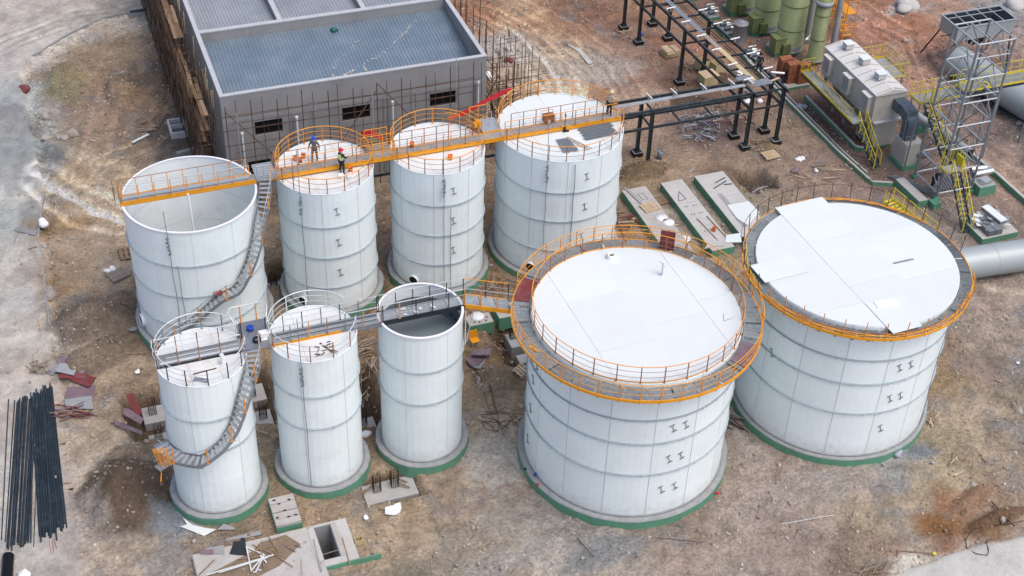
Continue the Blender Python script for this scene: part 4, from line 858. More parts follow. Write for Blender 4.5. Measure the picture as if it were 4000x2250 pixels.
sb = MB(); sb.path([(32.0,50.9,10.45),(31.75,50.35,10.45),(32.3,50.45,10.45)],.014,4); tag(sb.build('bent_rod','steel_grey'),'thin bent rod lying on the front tank roof at the right','rod')
tag(MB().box(43.3,44.6,52.0,52.06,10.36,10.41).box(43.3,44.6,52.06,52.1,10.36,10.38).build('angle_bar','steel_grey'),'grey angle bar lying on the right tank roof','bar')
sheet('greenish triangular board on the right tank roof',41.0,49.9,10.36,1.0,.7,.25,'ply_grey'); sheet('white sheet offcut lying on the right tank roof above the rim',41.0,49.0,10.37,1.35,.62,-.12,'white_plastic',th=.05)
# buckets
def bucket(label, x, y, z, hat=True, group=None):
    def f(): return MB().lathe([(.01,0),(.125,0),(.15,.30),(.135,.30),(.12,.03)],16).mesh('body','orange_bucket')
    t_ = thing('bucket',label,'bucket',(x,y,z),0,group); inst('body',cached('bk',f),t_)
    MB().lathe([(.152,.24),(.158,.30),(.15,.31)],16).build('rim','orange',t_,world=False); MB().path([(.15*math.cos(a_),0,.28-.16*math.sin(a_)) for a_ in [i*PI/6 for i in range(7)]],.008,4).build('handle','black_steel',t_,world=False); MB().lathe([(.01,.2),(.125,.2)],12).build('contents','plastic_black' if hat else 'orange_bucket',t_,world=False)
bucket('orange bucket left of the pair beside the blue-helmet worker',13.75,73.5,9.5); bucket('orange bucket nearest the blue-helmet worker',14.3,73.6,9.5); bucket('orange bucket at the left foot of the bridge on the worker roof',13.9,72.65,9.87)
bucket('orange bucket beside the green-vest worker',16.7,71.25,9.5); bucket('orange bucket on the bridge deck over the third tank',20.95,72.3,9.87,False); bucket('orange bucket on the roof in front of the bridge on the third tank',22.95,70.7,9.53,False)
tag(MB().path([(15.9,70.9,9.62),(16.1,70.75,9.62)],.16,12).build('blower','white_plastic'),'white tubular tool at the feet of the green-vest worker','tool')
tag(MB().path([(16.3,70.6,9.62),(16.5,70.75,9.64),(16.6,70.9,9.6)],.12,12).build('plastic_bag','white_plastic'),'crumpled white bag right of the white tool on the worker roof','bag')
h_ = thing('machine','orange and brown machine on the bridge of the right back tank','machine',(30.2,72.55,Z)); MB().box(29.85,30.55,72.3,72.75,Z+.05,Z+.55).build('casing','brick_brown',h_); MB().path([(29.8,72.25,Z),(29.8,72.25,Z+.7),(30.6,72.25,Z+.7),(30.6,72.25,Z)],.028).path([(29.8,72.8,Z),(29.8,72.8,Z+.7),(30.6,72.8,Z+.7),(30.6,72.8,Z)],.028).build('frame','orange',h_); MB().cbox((30.1,72.35,Z+.15),(.25,.25,.2),.4).build('motor','cloth_tan',h_)
p_ = thing('level_gauge','black upright rod with foot on the right back tank beside the bridge','gauge',(30.95,71.5,9.55)); MB().tube((30.95,71.5,9.55),(30.95,71.5,11.0),.022).build('rod','plastic_black',p_); MB().tube((30.95,71.5,9.55),(30.95,71.5,9.85),.075,10).cbox((31.05,71.5,9.58),(.4,.12,.05)).build('foot','plastic_black',p_); MB().tube((30.95,71.5,10.75),(30.95,71.5,10.85),.06,8).build('collar','plastic_black',p_)
# grey bars stacked on the right back roof
b_ = None; tst = thing('bar_stack','dark grey bars stacked flat on the right back roof','bars',(33.0,70.9,9.57)); rd = random.Random(9)
for i in range(14): b_ = MB().bar((31.9+rd.uniform(-.1,.1),70.15+i*.105,9.58+.03*(i%2)),(34.15-.0*i+rd.uniform(-.12,.12),70.25+i*.105,9.58+.03*(i%2)),.075,.04).build('bar','galv_dark',tst)
tst = thing('bar_stack','grey ribbed strips fanned out on the right back roof near the front rail','bars',(30.4,69.8,9.57))
for i in range(7): MB().bar((30.1+i*.12,70.75,9.58),(30.0+i*.16,69.2-.05*(i%3),9.60),.09,.03).build('bar','steel_grey',tst)
lad = thing('stepladder','pale folded stepladder lying on the right back roof','ladder',(31.4,69.9,9.57)); MB().bar((30.75,70.7,9.62),(31.6,69.0,9.62),.05,.04).bar((30.9,70.75,9.62),(31.85,69.1,9.62),.05,.04).build('rail','wood_pale',lad)
for i in range(6): k=i/6; MB().bar((30.75+.85*k,70.7-1.7*k,9.63),(30.9+.95*k,70.75-1.65*k,9.63),.03,.03).build('rung','steel_grey',lad)
for lb, x, y, z, s_, mt in (('grey grid piece lying on the first small front roof',4.6,54.95,9.83,(.75,.25,.06),'steel_grey'),('dark bar lying across the first small front roof',4.9,55.55,9.83,(1.2,.05,.05),'cloth_brown')): 
    o_=MB().cbox((0,0,.03),s_).build('offcut',mt,world=False,loc=(x,y,z)); o_.rotation_euler=(0,0,-.5 if s_[1]>.1 else .08); tag(o_,lb,'offcut')
b_=MB(); rd=random.Random(2)
for i in range(10): a_=rd.uniform(0,6.3); x,y=10.9+rd.uniform(-.3,.5),55.5+rd.uniform(-.5,.3); b_.bar((x,y,9.83),(x+.3*math.cos(a_),y+.3*math.sin(a_),9.85),.05,.03)
b_.bar((11.0,55.9,9.84),(11.5,54.9,9.84),.07,.04); b_.bar((11.45,55.2,9.84),(11.7,54.95,9.84),.05,.04); tag(b_.build('scrap_heap','cloth_brown'),'brown scraps and sticks on the second small front roof','scrap')
tag(MB().lathe([(.01,0),(.12,0),(.12,.03)],14,(11.45,55.75)).build('hatch','plastic_black',world=False,loc=(0,0,9.84)),'small round black hole cover on the second small front roof','hatch')
MB().lathe([(.01,.16),(.13,.16),(.13,.0)],14).build
for x, y in ((10.9,72.9),): pass
# drop cables and hose clusters down the walls, long masts behind
def cable(label, k, deg, z0, z1, cluster=True, up_=0, r=.022):
    cx, cy, rr, zt = TANKS[k]; c = (cx, cy)
    t_ = thing('drop_cable', label, 'cable', pol(c, rr+.16, deg, z0))
    pts = [pol(c, rr+.13+.03*math.sin(i), deg+.25*math.sin(i*1.7), z0+(z1-z0)*i/10) for i in range(11)]
    if up_: pts.append((pts[-1][0]-.02, pts[-1][1], z1+up_))
    MB().path(pts, r, 5).build('cable', 'steel_grey', t_)
    if cluster:
        rd = random.Random(int(deg*7)+3)
        for i in range(5):
            p = pol(c, rr+.2, deg+rd.uniform(-.6,.6), zt-.35-i*.28); b_ = MB().cbox(p, (.20,.10,.08), rd.uniform(0,3), rd.uniform(-.6,.6)); b_.tube((p[0],p[1],p[2]-.12),(p[0]+.06,p[1],p[2]+.14),.03); b_.build('clamp','steel_grey',t_)
cable('cable with clamps down the front of the wide open tank','T1',-118,.6,9.4,True,1.7); cable('thin second cable down the wide open tank','T1',-113,.6,7.2,False)
cable('cable with dark clamps at the left of the worker tank wall','T2',-132,1.0,9.3,True,3.4); cable('cable down the middle of the third back tank wall','T3',-100,.8,9.3,True,3.3); cable('second cable down the third back tank wall','T3',-92,.6,7.0,False)
cable('cable with clamps at the left of the right back tank wall','T4',-122,2.6,9.4,True,3.0); cable('plain cable down the right back tank wall','T4',-98,1.5,9.4,False,0,.028); cable('cable with clamps down the second small front tank','T6',-118,.6,9.6,True,3.2)
cable('long cable hanging down the right side of the right big tank','T9',-55,.8,10.2,False,0)
# ---------------------------------------------------------------- people
def skin_mesh(name, mt, joints, edges, radii, parent, sub=2):
    me_ = bpy.data.meshes.new(name); me_.from_pydata(joints, edges, []); me_.materials.append(MATS[mt])
    o_ = bpy.data.objects.new(name, me_); COL.objects.link(o_); o_.parent = parent
    sk = o_.modifiers.new('skin','SKIN'); 
    for i, r_ in enumerate(radii): me_.skin_vertices[0].data[i].radius = (r_, r_) if not isinstance(r_, tuple) else r_
    me_.skin_vertices[0].data[0].use_root = True
    ss = o_.modifiers.new('sub','SUBSURF'); ss.levels = sub; ss.render_levels = sub
    return o_
def person(label, loc, face, shirt, trousers, hat, pose='stand', vest=None, lean=0, arms=None, hair='cloth_black'):
    """one continuous skinned body with clothes and helmet as children; +y of the figure is its front"""
    t_ = thing('person', label, 'person', loc, face)
    la, ra = arms or (((-.24,.02,1.22),(-.27,.12,1.02)), ((.24,.02,1.22),(.27,.12,1.02)))
    ly = lean
    J = [(0,0,.95),(0,ly*.3,1.12),(0,ly*.8,1.34),(0,ly,1.47),(0,ly*1.1+.01,1.56),(0,ly*1.15+.02,1.66),
         (-.17,ly*.9,1.42),la[0],la[1],(.17,ly*.9,1.42),ra[0],ra[1],
         (-.10,0,.90),(-.13,.03,.50),(-.15,-.02,.08),(-.16,.10,.035),(.10,0,.90),(.14,.04,.50),(.17,0,.08),(.18,.12,.035)]
    E = [(0,1),(1,2),(2,3),(3,4),(4,5),(2,6),(6,7),(7,8),(2,9),(9,10),(10,11),(0,12),(12,13),(13,14),(14,15),(0,16),(16,17),(17,18),(18,19)]
    Rr = [.13,.12,.15,.07,.05,.085,.06,.042,.032,.06,.042,.032,.085,.062,.045,.04,.085,.062,.045,.04]
    for hi, el in ((8,7),(11,10)):                       # palm, four fingers and a thumb
        h = Vector(J[hi]); d = (h-Vector(J[el])).normalized(); sd_ = d.cross(Vector((0,0,1))); sd_ = sd_.normalized() if sd_.length > .1 else Vector((1,0,0))
        palm = len(J); J.append(tuple(h+d*.07)); E.append((hi,palm)); Rr.append(.028)
        for q in (-.03,-.01,.01,.03):
            i_ = len(J); J.append(tuple(h+d*(.12-abs(q)*.4)+sd_*q)); J.append(tuple(h+d*(.155-abs(q)*.5)+sd_*q*1.1+Vector((0,.01,-.01)))); E += [(palm,i_),(i_,i_+1)]; Rr += [.009,.008]
        i_ = len(J); J.append(tuple(h+d*.05+sd_*.045)); E.append((hi,i_)); Rr.append(.009)
    skin_mesh('body','skin',J,E,Rr,t_,1)
    g_ = lambda i, s_: Rr[i]+s_
    jk = skin_mesh('jacket',shirt,[J[0],J[1],J[2],(0,ly,1.45),J[6],J[7],tuple(Vector(J[7]).lerp(Vector(J[8]),.85)),J[9],J[10],tuple(Vector(J[10]).lerp(Vector(J[11]),.85))],[(0,1),(1,2),(2,3),(2,4),(4,5),(5,6),(2,7),(7,8),(8,9)],[.155,.145,.175,.085,.08,.062,.05,.08,.062,.05],t_)
    skin_mesh('trousers',trousers,[(0,0,.98),J[12],J[13],(J[14][0],J[14][1],.12),J[16],J[17],(J[18][0],J[18][1],.12)],[(0,1),(1,2),(2,3),(0,4),(4,5),(5,6)],[.15,.11,.082,.065,.11,.082,.065],t_)
    for i in (14,18): skin_mesh('shoe','cloth_black',[(J[i][0],J[i][1],.09),(J[i][0],J[i][1]+.03,.045),(J[i][0],J[i][1]+.16,.04)],[(0,1),(1,2)],[.055,.055,.042],t_,1)
    if vest:
        vv = skin_mesh('vest',vest,[(0,0,1.0),J[1],J[2],(0,ly,1.44)],[(0,1),(1,2),(2,3)],[(.175,.165),(.17,.16),(.20,.19),(.10,.10)],t_)
        for z_ in (1.06,1.18): MB().lathe([(.182,z_),(.182,z_+.04)],16,(0,ly*.3)).build('reflective_band','vest_strip',vv,world=False)
        MB().cbox((-.08,ly+.17,1.3),(.04,.02,.25)).cbox((.08,ly+.17,1.3),(.04,.02,.25)).cbox((-.08,ly-.17,1.3),(.04,.02,.25)).cbox((.08,ly-.17,1.3),(.04,.02,.25)).build('reflective_strap','vest_strip',vv,world=False)
    hy = ly*1.15+.02
    hm = MB().lathe([(.16,1.685),(.125,1.69),(.128,1.72),(.11,1.79),(.07,1.83),(.0,1.845)],20,(0,hy)).build('helmet',hat,t_,world=False); MB().cbox((0,hy+.13,1.69),(.16,.09,.012)).build('peak',hat,hm,world=False)
    MB().cbox((0,hy+.098,1.645),(.022,.035,.04)).build('nose','skin',t_,world=False); MB().cbox((-.03,hy+.083,1.668),(.02,.012,.012)).cbox((.03,hy+.083,1.668),(.02,.012,.012)).build('eyes','plastic_black',t_,world=False); MB().cbox((0,hy+.083,1.61),(.045,.01,.008)).build('mouth','ply_red',t_,world=False); MB().cbox((-.085,hy,1.65),(.015,.03,.05)).cbox((.085,hy,1.65),(.015,.03,.05)).build('ears','skin',t_,world=False)
    return t_
person('worker in dark shirt and blue helmet standing with legs apart on the tank roof',(14.9,73.05,9.5),math.radians(160),'cloth_grey','cloth_brown','hat_blue',arms=(((-.30,.0,1.18),(-.33,.14,.98)),((.30,.0,1.18),(.33,.12,.97))))
person('worker in lime vest and red helmet on the tank roof in front of the bridge',(16.15,71.25,9.5),math.radians(-62),'cloth_black','cloth_black','hat_red',vest='vest_lime',arms=(((-.28,.08,1.2),(-.18,.34,1.15)),((.28,.08,1.2),(.2,.36,1.18))))
person('worker in pale jacket and cream helmet at the right end of the back bridge',(34.25,72.1,9.87),math.radians(-70),'cloth_tan','cloth_black','hat_cream',lean=.08,arms=(((-.26,.14,1.22),(-.2,.4,1.2)),((.26,.14,1.22),(.22,.42,1.25))))
person('worker in black on the pipe rack planks',(50.75,81.3,4.95),math.radians(150),'cloth_black','cloth_black','plastic_black')
person('stooping worker in black with yellow helmet under the steel tower',(59.95,70.0,.1),math.radians(200),'cloth_black','cloth_black','hat_yellow',lean=.30,arms=(((-.24,.38,1.05),(-.2,.5,.85)),((.24,.38,1.05),(.2,.52,.88))))
# ---------------------------------------------------------------- the hall with its scaffolding
BX0, BX1, BY0, BY1, BZ = 10.95, 30.0, 84.1, 122.0, 8.4
hall = thing('factory_hall', 'grey unfinished hall with corrugated roof behind parapets, wrapped in scaffolding', 'building', (20.5, 103, 0))
def wall_open(x0, x1, y0, y1, z0, z1, holes, name='wall'):
    """a wall along x with rectangular holes (x0, x1, z0, z1)"""
    b_ = MB(); xs = sorted({x0, x1, *[h[0] for h in holes], *[h[1] for h in holes]}); zs_ = sorted({z0, z1, *[h[2] for h in holes], *[h[3] for h in holes]})
    for a_, c_ in zip(xs[:-1], xs[1:]):
        for e_, f_ in zip(zs_[:-1], zs_[1:]):
            mx_, mz_ = (a_+c_)/2, (e_+f_)/2
            if not any(h[0] < mx_ < h[1] and h[2] < mz_ < h[3] for h in holes): b_.box(a_, c_, y0, y1, e_, f_)
    return b_.build(name, 'wall_plaster', hall)
wins = [(13.1,15.05,4.85,5.95),(19.3,21.35,4.85,5.95),(25.75,27.8,4.85,5.95)]
low = [(17.4,19.4,1.7,3.0),(12.4,14.0,1.6,2.8),(24.0,26.2,1.6,2.9)]
wall_open(BX0, BX1, BY0, BY0+.25, -.3, BZ-.08, wins+low, 'front_wall')
for (x0, x1, z0, z1) in wins+low:
    f_ = MB().box(x0,x0+.06,BY0+.1,BY0+.16,z0,z1).box(x1-.06,x1,BY0+.1,BY0+.16,z0,z1).box(x0+.06,x1-.06,BY0+.1,BY0+.16,z0,z0+.06).box(x0+.06,x1-.06,BY0+.1,BY0+.16,z1-.06,z1).box(x0+.06,x1-.06,BY0+.12,BY0+.15,(z0+z1)/2-.02,(z0+z1)/2+.02).box((x0+x1)/2-.02,(x0+x1)/2+.02,BY0+.115,BY0+.155,z0+.06,z1-.06).build('window','scaff_tube',hall)
    MB().box(x0+.05,x1-.05,BY0+.17,BY0+.19,z0+.05,z1-.05).build('pane','window_dark',f_)
MB().box(BX0,BX0+.25,BY0+.252,BY1,-.3,BZ-.08).build('side_wall','wall_plaster',hall); MB().box(BX1-.25,BX1,BY0+.252,BY1,-.3,BZ-.08).build('side_wall','wall_plaster',hall); MB().box(BX0+.252,BX1-.252,BY1-.25,BY1,-.3,BZ-.08).build('back_wall','wall_plaster',hall)
PY = 93.15
MB().box(BX0+.252,BX1-.252,PY,PY+.3,5.5,BZ-.085).build('partition_wall','wall_plaster',hall)
for x in (17.0,23.35): MB().box(x,x+.28,PY+.302,BY1-.252,6,BZ-.09).build('partition_wall','wall_plaster',hall)
MB().box(BX0-.03,BX1+.03,BY0-.03,BY0+.28,BZ-.08,BZ).build('parapet_cap','parapet_cap',hall)
MB().box(BX0-.03,BX0+.28,BY0+.282,BY1,BZ-.08,BZ-.002).build('parapet_cap','parapet_cap',hall); MB().box(BX1-.28,BX1+.03,BY0+.282,BY1,BZ-.08,BZ-.002).build('parapet_cap','parapet_cap',hall)
MB().box(BX0+.282,BX1-.282,PY-.03,PY+.36,BZ-.085,BZ-.004).build('parapet_cap','parapet_cap',hall)
for x in (17.0,23.35): MB().box(x-.02,x+.32,PY+.362,BY1,BZ-.09,BZ-.006).build('parapet_cap','parapet_cap',hall)
MB().box(BX0-.004,BX1+.004,BY0-.012,BY0-.002,6.25,6.5).build('wall_band','concrete_grey',hall)
for x in (14.95+.8, 17.2, 22.3, 24.7, 29.2): MB().box(x,x+.4,BY0-.05,BY0-.003,0,6.24).build('pilaster','wall_plaster',hall)
def sheeting(x0, x1, y0, y1, z0, z1, pitch, sheet, mt):
    """corrugated sheets side by side, ribs running with the fall"""
    n = round((x1-x0)/sheet); w_ = (x1-x0)/n; k = round(w_/pitch); p_ = w_/k; me_ = None
    b_ = MB(); prof = []
    for i in range(k): a_ = i*p_; prof += [(a_,0),(a_+p_*.62,0),(a_+p_*.70,.042),(a_+p_*.92,.042)]
    prof.append((w_-.002,0))
    vs = [(a_,0,h) for a_,h in prof]+[(a_,y1-y0,h+z1-z0) for a_,h in prof]; m_ = len(prof)
    b_.add(vs, [(i,i+1,m_+i+1,m_+i) for i in range(m_-1)])
    me_ = b_.mesh('roof_sheet', mt); L_ = wloc(hall)
    for i in range(n): inst('roof_sheet', me_, hall, Vector((x0+i*w_, y0, z0+.002*(i%2)))-L_)
sheeting(BX0+.26,BX1-.26,BY0+.30,PY-.02,6.45,7.55,.26,1.04,'roof_sheet')
sheeting(BX0+.26,16.98,PY+.32,108,7.85,7.2,.26,1.0,'roof_sheet_pale'); sheeting(17.3,23.33,PY+.32,108,7.85,7.2,.26,1.0,'roof_sheet_pale'); sheeting(23.65,BX1-.26,PY+.32,108,7.85,7.2,.26,1.0,'roof_sheet_pale')
sheeting(BX0+.26,BX1-.26,108.0,BY1-.3,7.2,7.6,.26,1.0,'roof_sheet_pale')
rs_ = MB(); rd = random.Random(12)
for q in (((20.0,86.2),(20.3,87.0),(21.8,87.9),(23.4,88.6),(25.0,90.0),(26.1,91.0),(27.2,92.2)),((21.8,87.9),(22.0,86.8)),((19.4,86.6),(19.8,88.2),(22.4,90.8))):
    for (xa,ya),(xb,yb) in zip(q[:-1],q[1:]):
        for i in range(10):
            k = rd.random(); x, y = xa+(xb-xa)*k+rd.uniform(-.08,.08), ya+(yb-ya)*k+rd.uniform(-.08,.08); z = 6.45+(y-BY0-.3)/(PY-.02-BY0-.3)*1.1
            rs_.cbox((x,y,z+.046),(rd.uniform(.05,.22),rd.uniform(.05,.16),.006),rd.uniform(0,3),0,.125)
o_ = rs_.build('dust_streaks','concrete_pale',hall,kind='stuff')
tag(MB().rock((0,0,.1),.35,3).rock((.2,0,.05),.2,5).build('cloth_heap','tarp_green',world=False,loc=(20.9,92.3,7.5)),'small dark green heap at the back of the hall roof','cloth')
# white pipes standing in front of the wall
for lb, x, z0, z1, r_ in (('white downpipe fixed to the hall wall behind the worker roof',16.0,.2,6.0,.07),('short white pipe on the hall wall between two windows',22.9,3.4,6.0,.06),('white upright tube near the right corner of the hall wall',29.3,1.5,6.5,.05),('rusty white tube near the left corner of the hall wall',12.15,0,5.4,.06)):
    t_ = thing('pipe',lb,'pipe',(x,BY0-.35,z0)); MB().tube((x,BY0-.35,z0),(x,BY0-.35,z1),r_,8).build('tube','white_plastic',t_); MB().tube((x,BY0-.35,z1-.02),(x,BY0-.35,z1+.1),r_*1.7,8).build('collar','white_plastic',t_)
# scaffolds
def scaffold(label, rows, horiz, along, z_top, levels, r=.033, boards=(), braces=True, jit=.05, seed=1, top_extra=1.0, net=None):
    """rows: list of fixed coordinates across; along: list of standard positions"""
    rd = random.Random(seed); x_ = sum(along)/len(along); y_ = rows[0]
    t_ = thing('scaffolding', label, 'scaffolding', (x_, y_, 0) if horiz else (y_, x_, 0)); L_ = wloc(t_)
    pt = (lambda a_, c_, z: (a_, c_, z)) if horiz else (lambda a_, c_, z: (c_, a_, z))
    for ri, c_ in enumerate(rows):
        for a_ in along:
            h = z_top+rd.uniform(-.3,top_extra); d1, d2 = rd.uniform(-jit,jit), rd.uniform(-jit,jit)
            MB().tube(pt(a_+d1,c_,-.05), pt(a_+d2,c_+rd.uniform(-jit,jit),h), r, 5).build('standard','scaff_tube',t_)
        for z in levels: 
            a_ = along[0]-.4
            while a_ < along[-1]:
                e_ = min(a_+6, along[-1]+.5); MB().tube(pt(a_,c_+.04,z+rd.uniform(-.06,.06)), pt(e_,c_+.04,z+rd.uniform(-.06,.06)), r*.9, 5).build('ledger','scaff_tube',t_); a_ += 6
    if len(rows) > 1:
        b_ = MB()
        for a_ in along:
            for z in levels: b_.tube(pt(a_,rows[0]-.25,z+.05), pt(a_,rows[-1]+.25,z+.05), r*.85, 4)
        b_.build('transoms','scaff_tube',t_,kind='stuff')
    if braces:
        for i in range(0, len(along)-3, 3):
            z0, z1 = rd.uniform(.3,1.5), z_top-rd.uniform(.2,1.0)
            p, q = (along[i],along[i+3]) if (i//3) % 2 else (along[i+3],along[i]); MB().tube(pt(p,rows[0]-.05,z0), pt(q,rows[0]-.05,z1), r, 5).build('brace','scaff_board' if i%2 else 'scaff_tube',t_)
    for z, f0, f1 in boards:
        a_ = along[0]
        while a_ < along[-1]-1:
            if rd.random() < .82:
                L2 = rd.uniform(1.8,3.2)
                for k in range(rd.choice((2,3))):
                    c_ = f0+(f1-f0)*(k+.5)/3; MB().bar(pt(a_,c_,z+.09+rd.uniform(0,.03)), pt(a_+L2,c_+rd.uniform(-.05,.05),z+.09+rd.uniform(0,.05)), .24, .04).build('board','scaff_board' if rd.random()<.6 else 'wood_brown',t_)
            a_ += 2.2
    return t_
lev = [.6,1.75,2.9,4.05,5.2,6.35,7.5]
scaffold('rusty tube scaffolding along the front wall of the hall', [82.75], True, [11.0+.88*i*2 for i in range(11)], 8.55, lev, seed=1, top_extra=.35)
scaffold('inner row of scaffolding close against the hall front wall', [83.6], True, [11.9+.88*i*2 for i in range(11)], 7.9, lev[1::2]+[6.9], seed=2, braces=False, top_extra=.4, r=.022)
tl_ = scaffold('dense brown scaffolding along the left side wall of the hall', [10.35,9.2], False, [83.3+1.25*i for i in range(30)], 8.0, lev, seed=3, boards=[(6.35,9.3,10.3),(4.05,9.3,10.3),(1.75,9.3,10.3),(7.5,9.5,10.2)], top_extra=1.0)
b_ = MB(); rd = random.Random(21)
for i in range(420):
    y = rd.uniform(83.2,120); z = rd.uniform(0,7.6); x = rd.uniform(9.2,10.5); s_ = rd.uniform(.3,1.6)
    if rd.random() < .5: b_.tube((x,y,z),(x+rd.uniform(-.1,.1),y+rd.uniform(-.2,.2),z+s_),.025,4)
    else: b_.tube((x,y,z),(x+rd.uniform(-.4,.4),y+s_,z+rd.uniform(-.3,.3)),.025,4)
b_.build('tangle_tubes','scaff_net',tl_,kind='stuff')
b_ = MB(); rd = random.Random(24)
for i in range(60):
    y = rd.uniform(83.5,112); z = rd.uniform(4,7.4); b_.tube((10.55,y,z),(10.6,y+rd.uniform(-.3,.3),z+rd.uniform(.8,1.9)),.03,4)
b_.build('bamboo_poles','ply_yellow',tl_,kind='stuff')
b_ = MB(); rd = random.Random(22)
for i in range(46):
    y = 83.3+i*.8; z = rd.choice((1.9,3.1,4.2,5.3)); b_.cbox((9.15+rd.uniform(-.05,.05),y,z),(.02,.75,rd.uniform(.8,1.1)),rd.uniform(-.1,.1))
b_.build('guard_sheets','scaff_net',tl_,kind='stuff')
tr_ = scaffold('rusty scaffolding poles standing along the right side wall of the hall', [30.6,31.7], False, [83.0+1.5*i for i in range(24)], 8.0, lev[:5], seed=5, boards=[(4.05,30.7,31.6)], top_extra=1.6)
b_ = MB(); rd = random.Random(23)
for i in range(170):
    y = rd.uniform(82.8,88); z = rd.uniform(0,7.8); x = rd.uniform(30.4,32.9); s_ = rd.uniform(.5,1.8); k = rd.random()
    if k < .45: b_.tube((x,y,z),(x,y,z+s_),.024,4)
    elif k < .8: b_.tube((x,y,z),(x+s_,y+rd.uniform(-.1,.1),z+rd.uniform(-.1,.1)),.024,4)
    else: b_.tube((x,y,z),(x+rd.uniform(-.7,.7),y+s_,z+rd.uniform(-.8,.8)),.024,4)
b_.build('tangle_tubes','scaff_tube',tr_,kind='stuff')
for x in (32.9,33.7): 
    for y in (83.2,84.6,86): MB().tube((x,y,-.05),(x,y,7.6+x%1),.026,5).build('standard','scaff_tube',tr_)
for z in (5.2,6.0,6.6,4.0,2.9): MB().tube((30.4,83.2,z),(34.4,83.3,z+.05),.024,5).build('ledger','scaff_tube',tr_)
# red cloth strips
def ribbon(label, pts, w_):
    b_ = MB(); n = len(pts); vs = []
    for i, p in enumerate(pts): a_ = w_*(1 if 0 < i < n-1 else .35)*(1+.25*math.sin(i*2)); vs += [(p[0],p[1],p[2]+a_/2),(p[0]+.04,p[1]-.12,p[2]-a_/2)]
    b_.add(vs, [(2*i,2*i+1,2*i+3,2*i+2) for i in range(n-1)]); o_ = b_.build('cloth_strip','red_cloth')
    md = o_.modifiers.new('th','SOLIDIFY'); md.thickness = .015; return tag(o_, label, 'cloth')
ribbon('long red cloth strip hanging in the scaffold at the right of the hall',[(26.6,82.55,4.75),(27.6,82.5,4.95),(28.6,82.5,5.35),(29.6,82.5,5.8),(30.6,82.5,6.15),(31.3,82.5,6.4)],.28)
ribbon('red cloth hanging in the scaffold before the middle window of the hall',[(20.3,82.5,4.55),(20.9,82.45,4.75),(21.5,82.45,4.2),(21.9,82.45,3.6),(22.1,82.45,3.2)],.42)
ribbon('small red cloth beside the middle window of the hall',[(20.2,82.55,4.3),(20.3,82.55,4.65),(20.6,82.55,4.8)],.4)
# long metal masts that stand behind the bridge
for lb, x, y, z1 in (('tall thin mast rising before the hall wall at the middle',20.9,81.6,8.6),('tall thin mast before the right window of the hall',26.9,81.6,10.3),('tall thin mast before the left corner of the hall',11.7,82.3,8.0)):
    t_ = thing('mast',lb,'mast',(x,y,0)); MB().tube((x,y,0),(x,y,z1),.03,6).build('tube','galvanised',t_)
    MB().tube((x,y,z1*.45),(x,y,z1*.45+.12),.06,6).build('coupler','rail_white',t_)
# light well left of the hall
lw = thing('light_well','open concrete shaft with grey-blue frame left of the hall','shaft',(8.8,94.0,0))
for a_ in ((8.2,8.35,93.0,95.1),(9.35,9.5,93.0,95.1),(8.352,9.348,93.0,93.15),(8.352,9.348,94.95,95.1),(8.352,9.348,94.15,94.25)): MB().box(a_[0],a_[1],a_[2],a_[3],-.2,.45).build('kerb','parapet_cap',lw)
MB().box(8.35,9.35,93.15,94.95,.0,.1).build('shaft_bottom','duct_navy',lw)
# ---------------------------------------------------------------- pipe rack
rk_ = thing('pipe_rack', 'dark steel pipe rack of two storeys running from the back row to the scrubbers', 'pipe rack', (48.5, 85, 0)); LR = wloc(rk_)
def lx(y): return 49.15+(47.65-49.15)*(y-79)/(98.8-79)
def rx_(y): return 51.75+(50.3-51.75)*(y-79)/(98.8-79)
cols = [(lx(y), y) for y in (78.95,80.6,89.1,96.1,98.8,106)]+[(rx_(y), y) for y in (78.95,80.6,90.0,96.0,98.7,106)]+[(41.0,78.9),(40.9,80.6),(26.0,78.9),(26.0,80.6),(17.0,78.9)]
HT, HL = 4.95, 3.45
cm = MB().ibeam((0,0,.45),(0,0,HT-.16),.22,.24,.025,(1,0,0)).mesh('column','column_dark')
pm_ = MB().add([(-.36,-.36,-.3),(.36,-.36,-.3),(.36,.36,-.3),(-.36,.36,-.3),(-.36,-.36,.36),(.36,-.36,.36),(.36,.36,.36),(-.36,.36,.36)],[(3,2,1,0),(4,5,6,7),(0,1,5,4),(1,2,6,5),(2,3,7,6),(3,0,4,7)]).mesh('pedestal','plastic_black')
rim = MB()
for a_ in ((-.37,.37,-.37,-.31),(-.37,.37,.31,.37),(-.37,-.31,-.31,.31),(.31,.37,-.31,.31)): rim.box(a_[0],a_[1],a_[2],a_[3],.365,.39)
rim = rim.mesh('pedestal_rim','concrete_grey')
gus = MB().prism([(-.02,-.25),(.02,-.25),(.02,.25),(-.02,.25)],.395,.40); 
g2 = MB()
for a_ in range(4):
    c_, s_ = math.cos(a_*PI/2), math.sin(a_*PI/2); g2.add([(c_*.1-s_*.012,s_*.1+c_*.012,.4),(c_*.28-s_*.012,s_*.28+c_*.012,.4),(c_*.1-s_*.012,s_*.1+c_*.012,.85),(c_*.1+s_*.012,s_*.1-c_*.012,.4),(c_*.28+s_*.012,s_*.28-c_*.012,.4),(c_*.1+s_*.012,s_*.1-c_*.012,.85)],[(0,1,2),(5,4,3),(1,4,5,2),(0,3,4,1)])
g2.box(-.28,.28,-.28,.28,.392,.41); g2 = g2.mesh('base_plate','column_dark')
for x, y in cols:
    c_ = inst('column', cm, rk_, Vector((x,y,0))-LR); inst('base_plate', g2, c_); inst('pedestal', pm_, rk_, Vector((x,y,0))-LR); inst('pedestal_rim', rim, rk_, Vector((x,y,0))-LR)
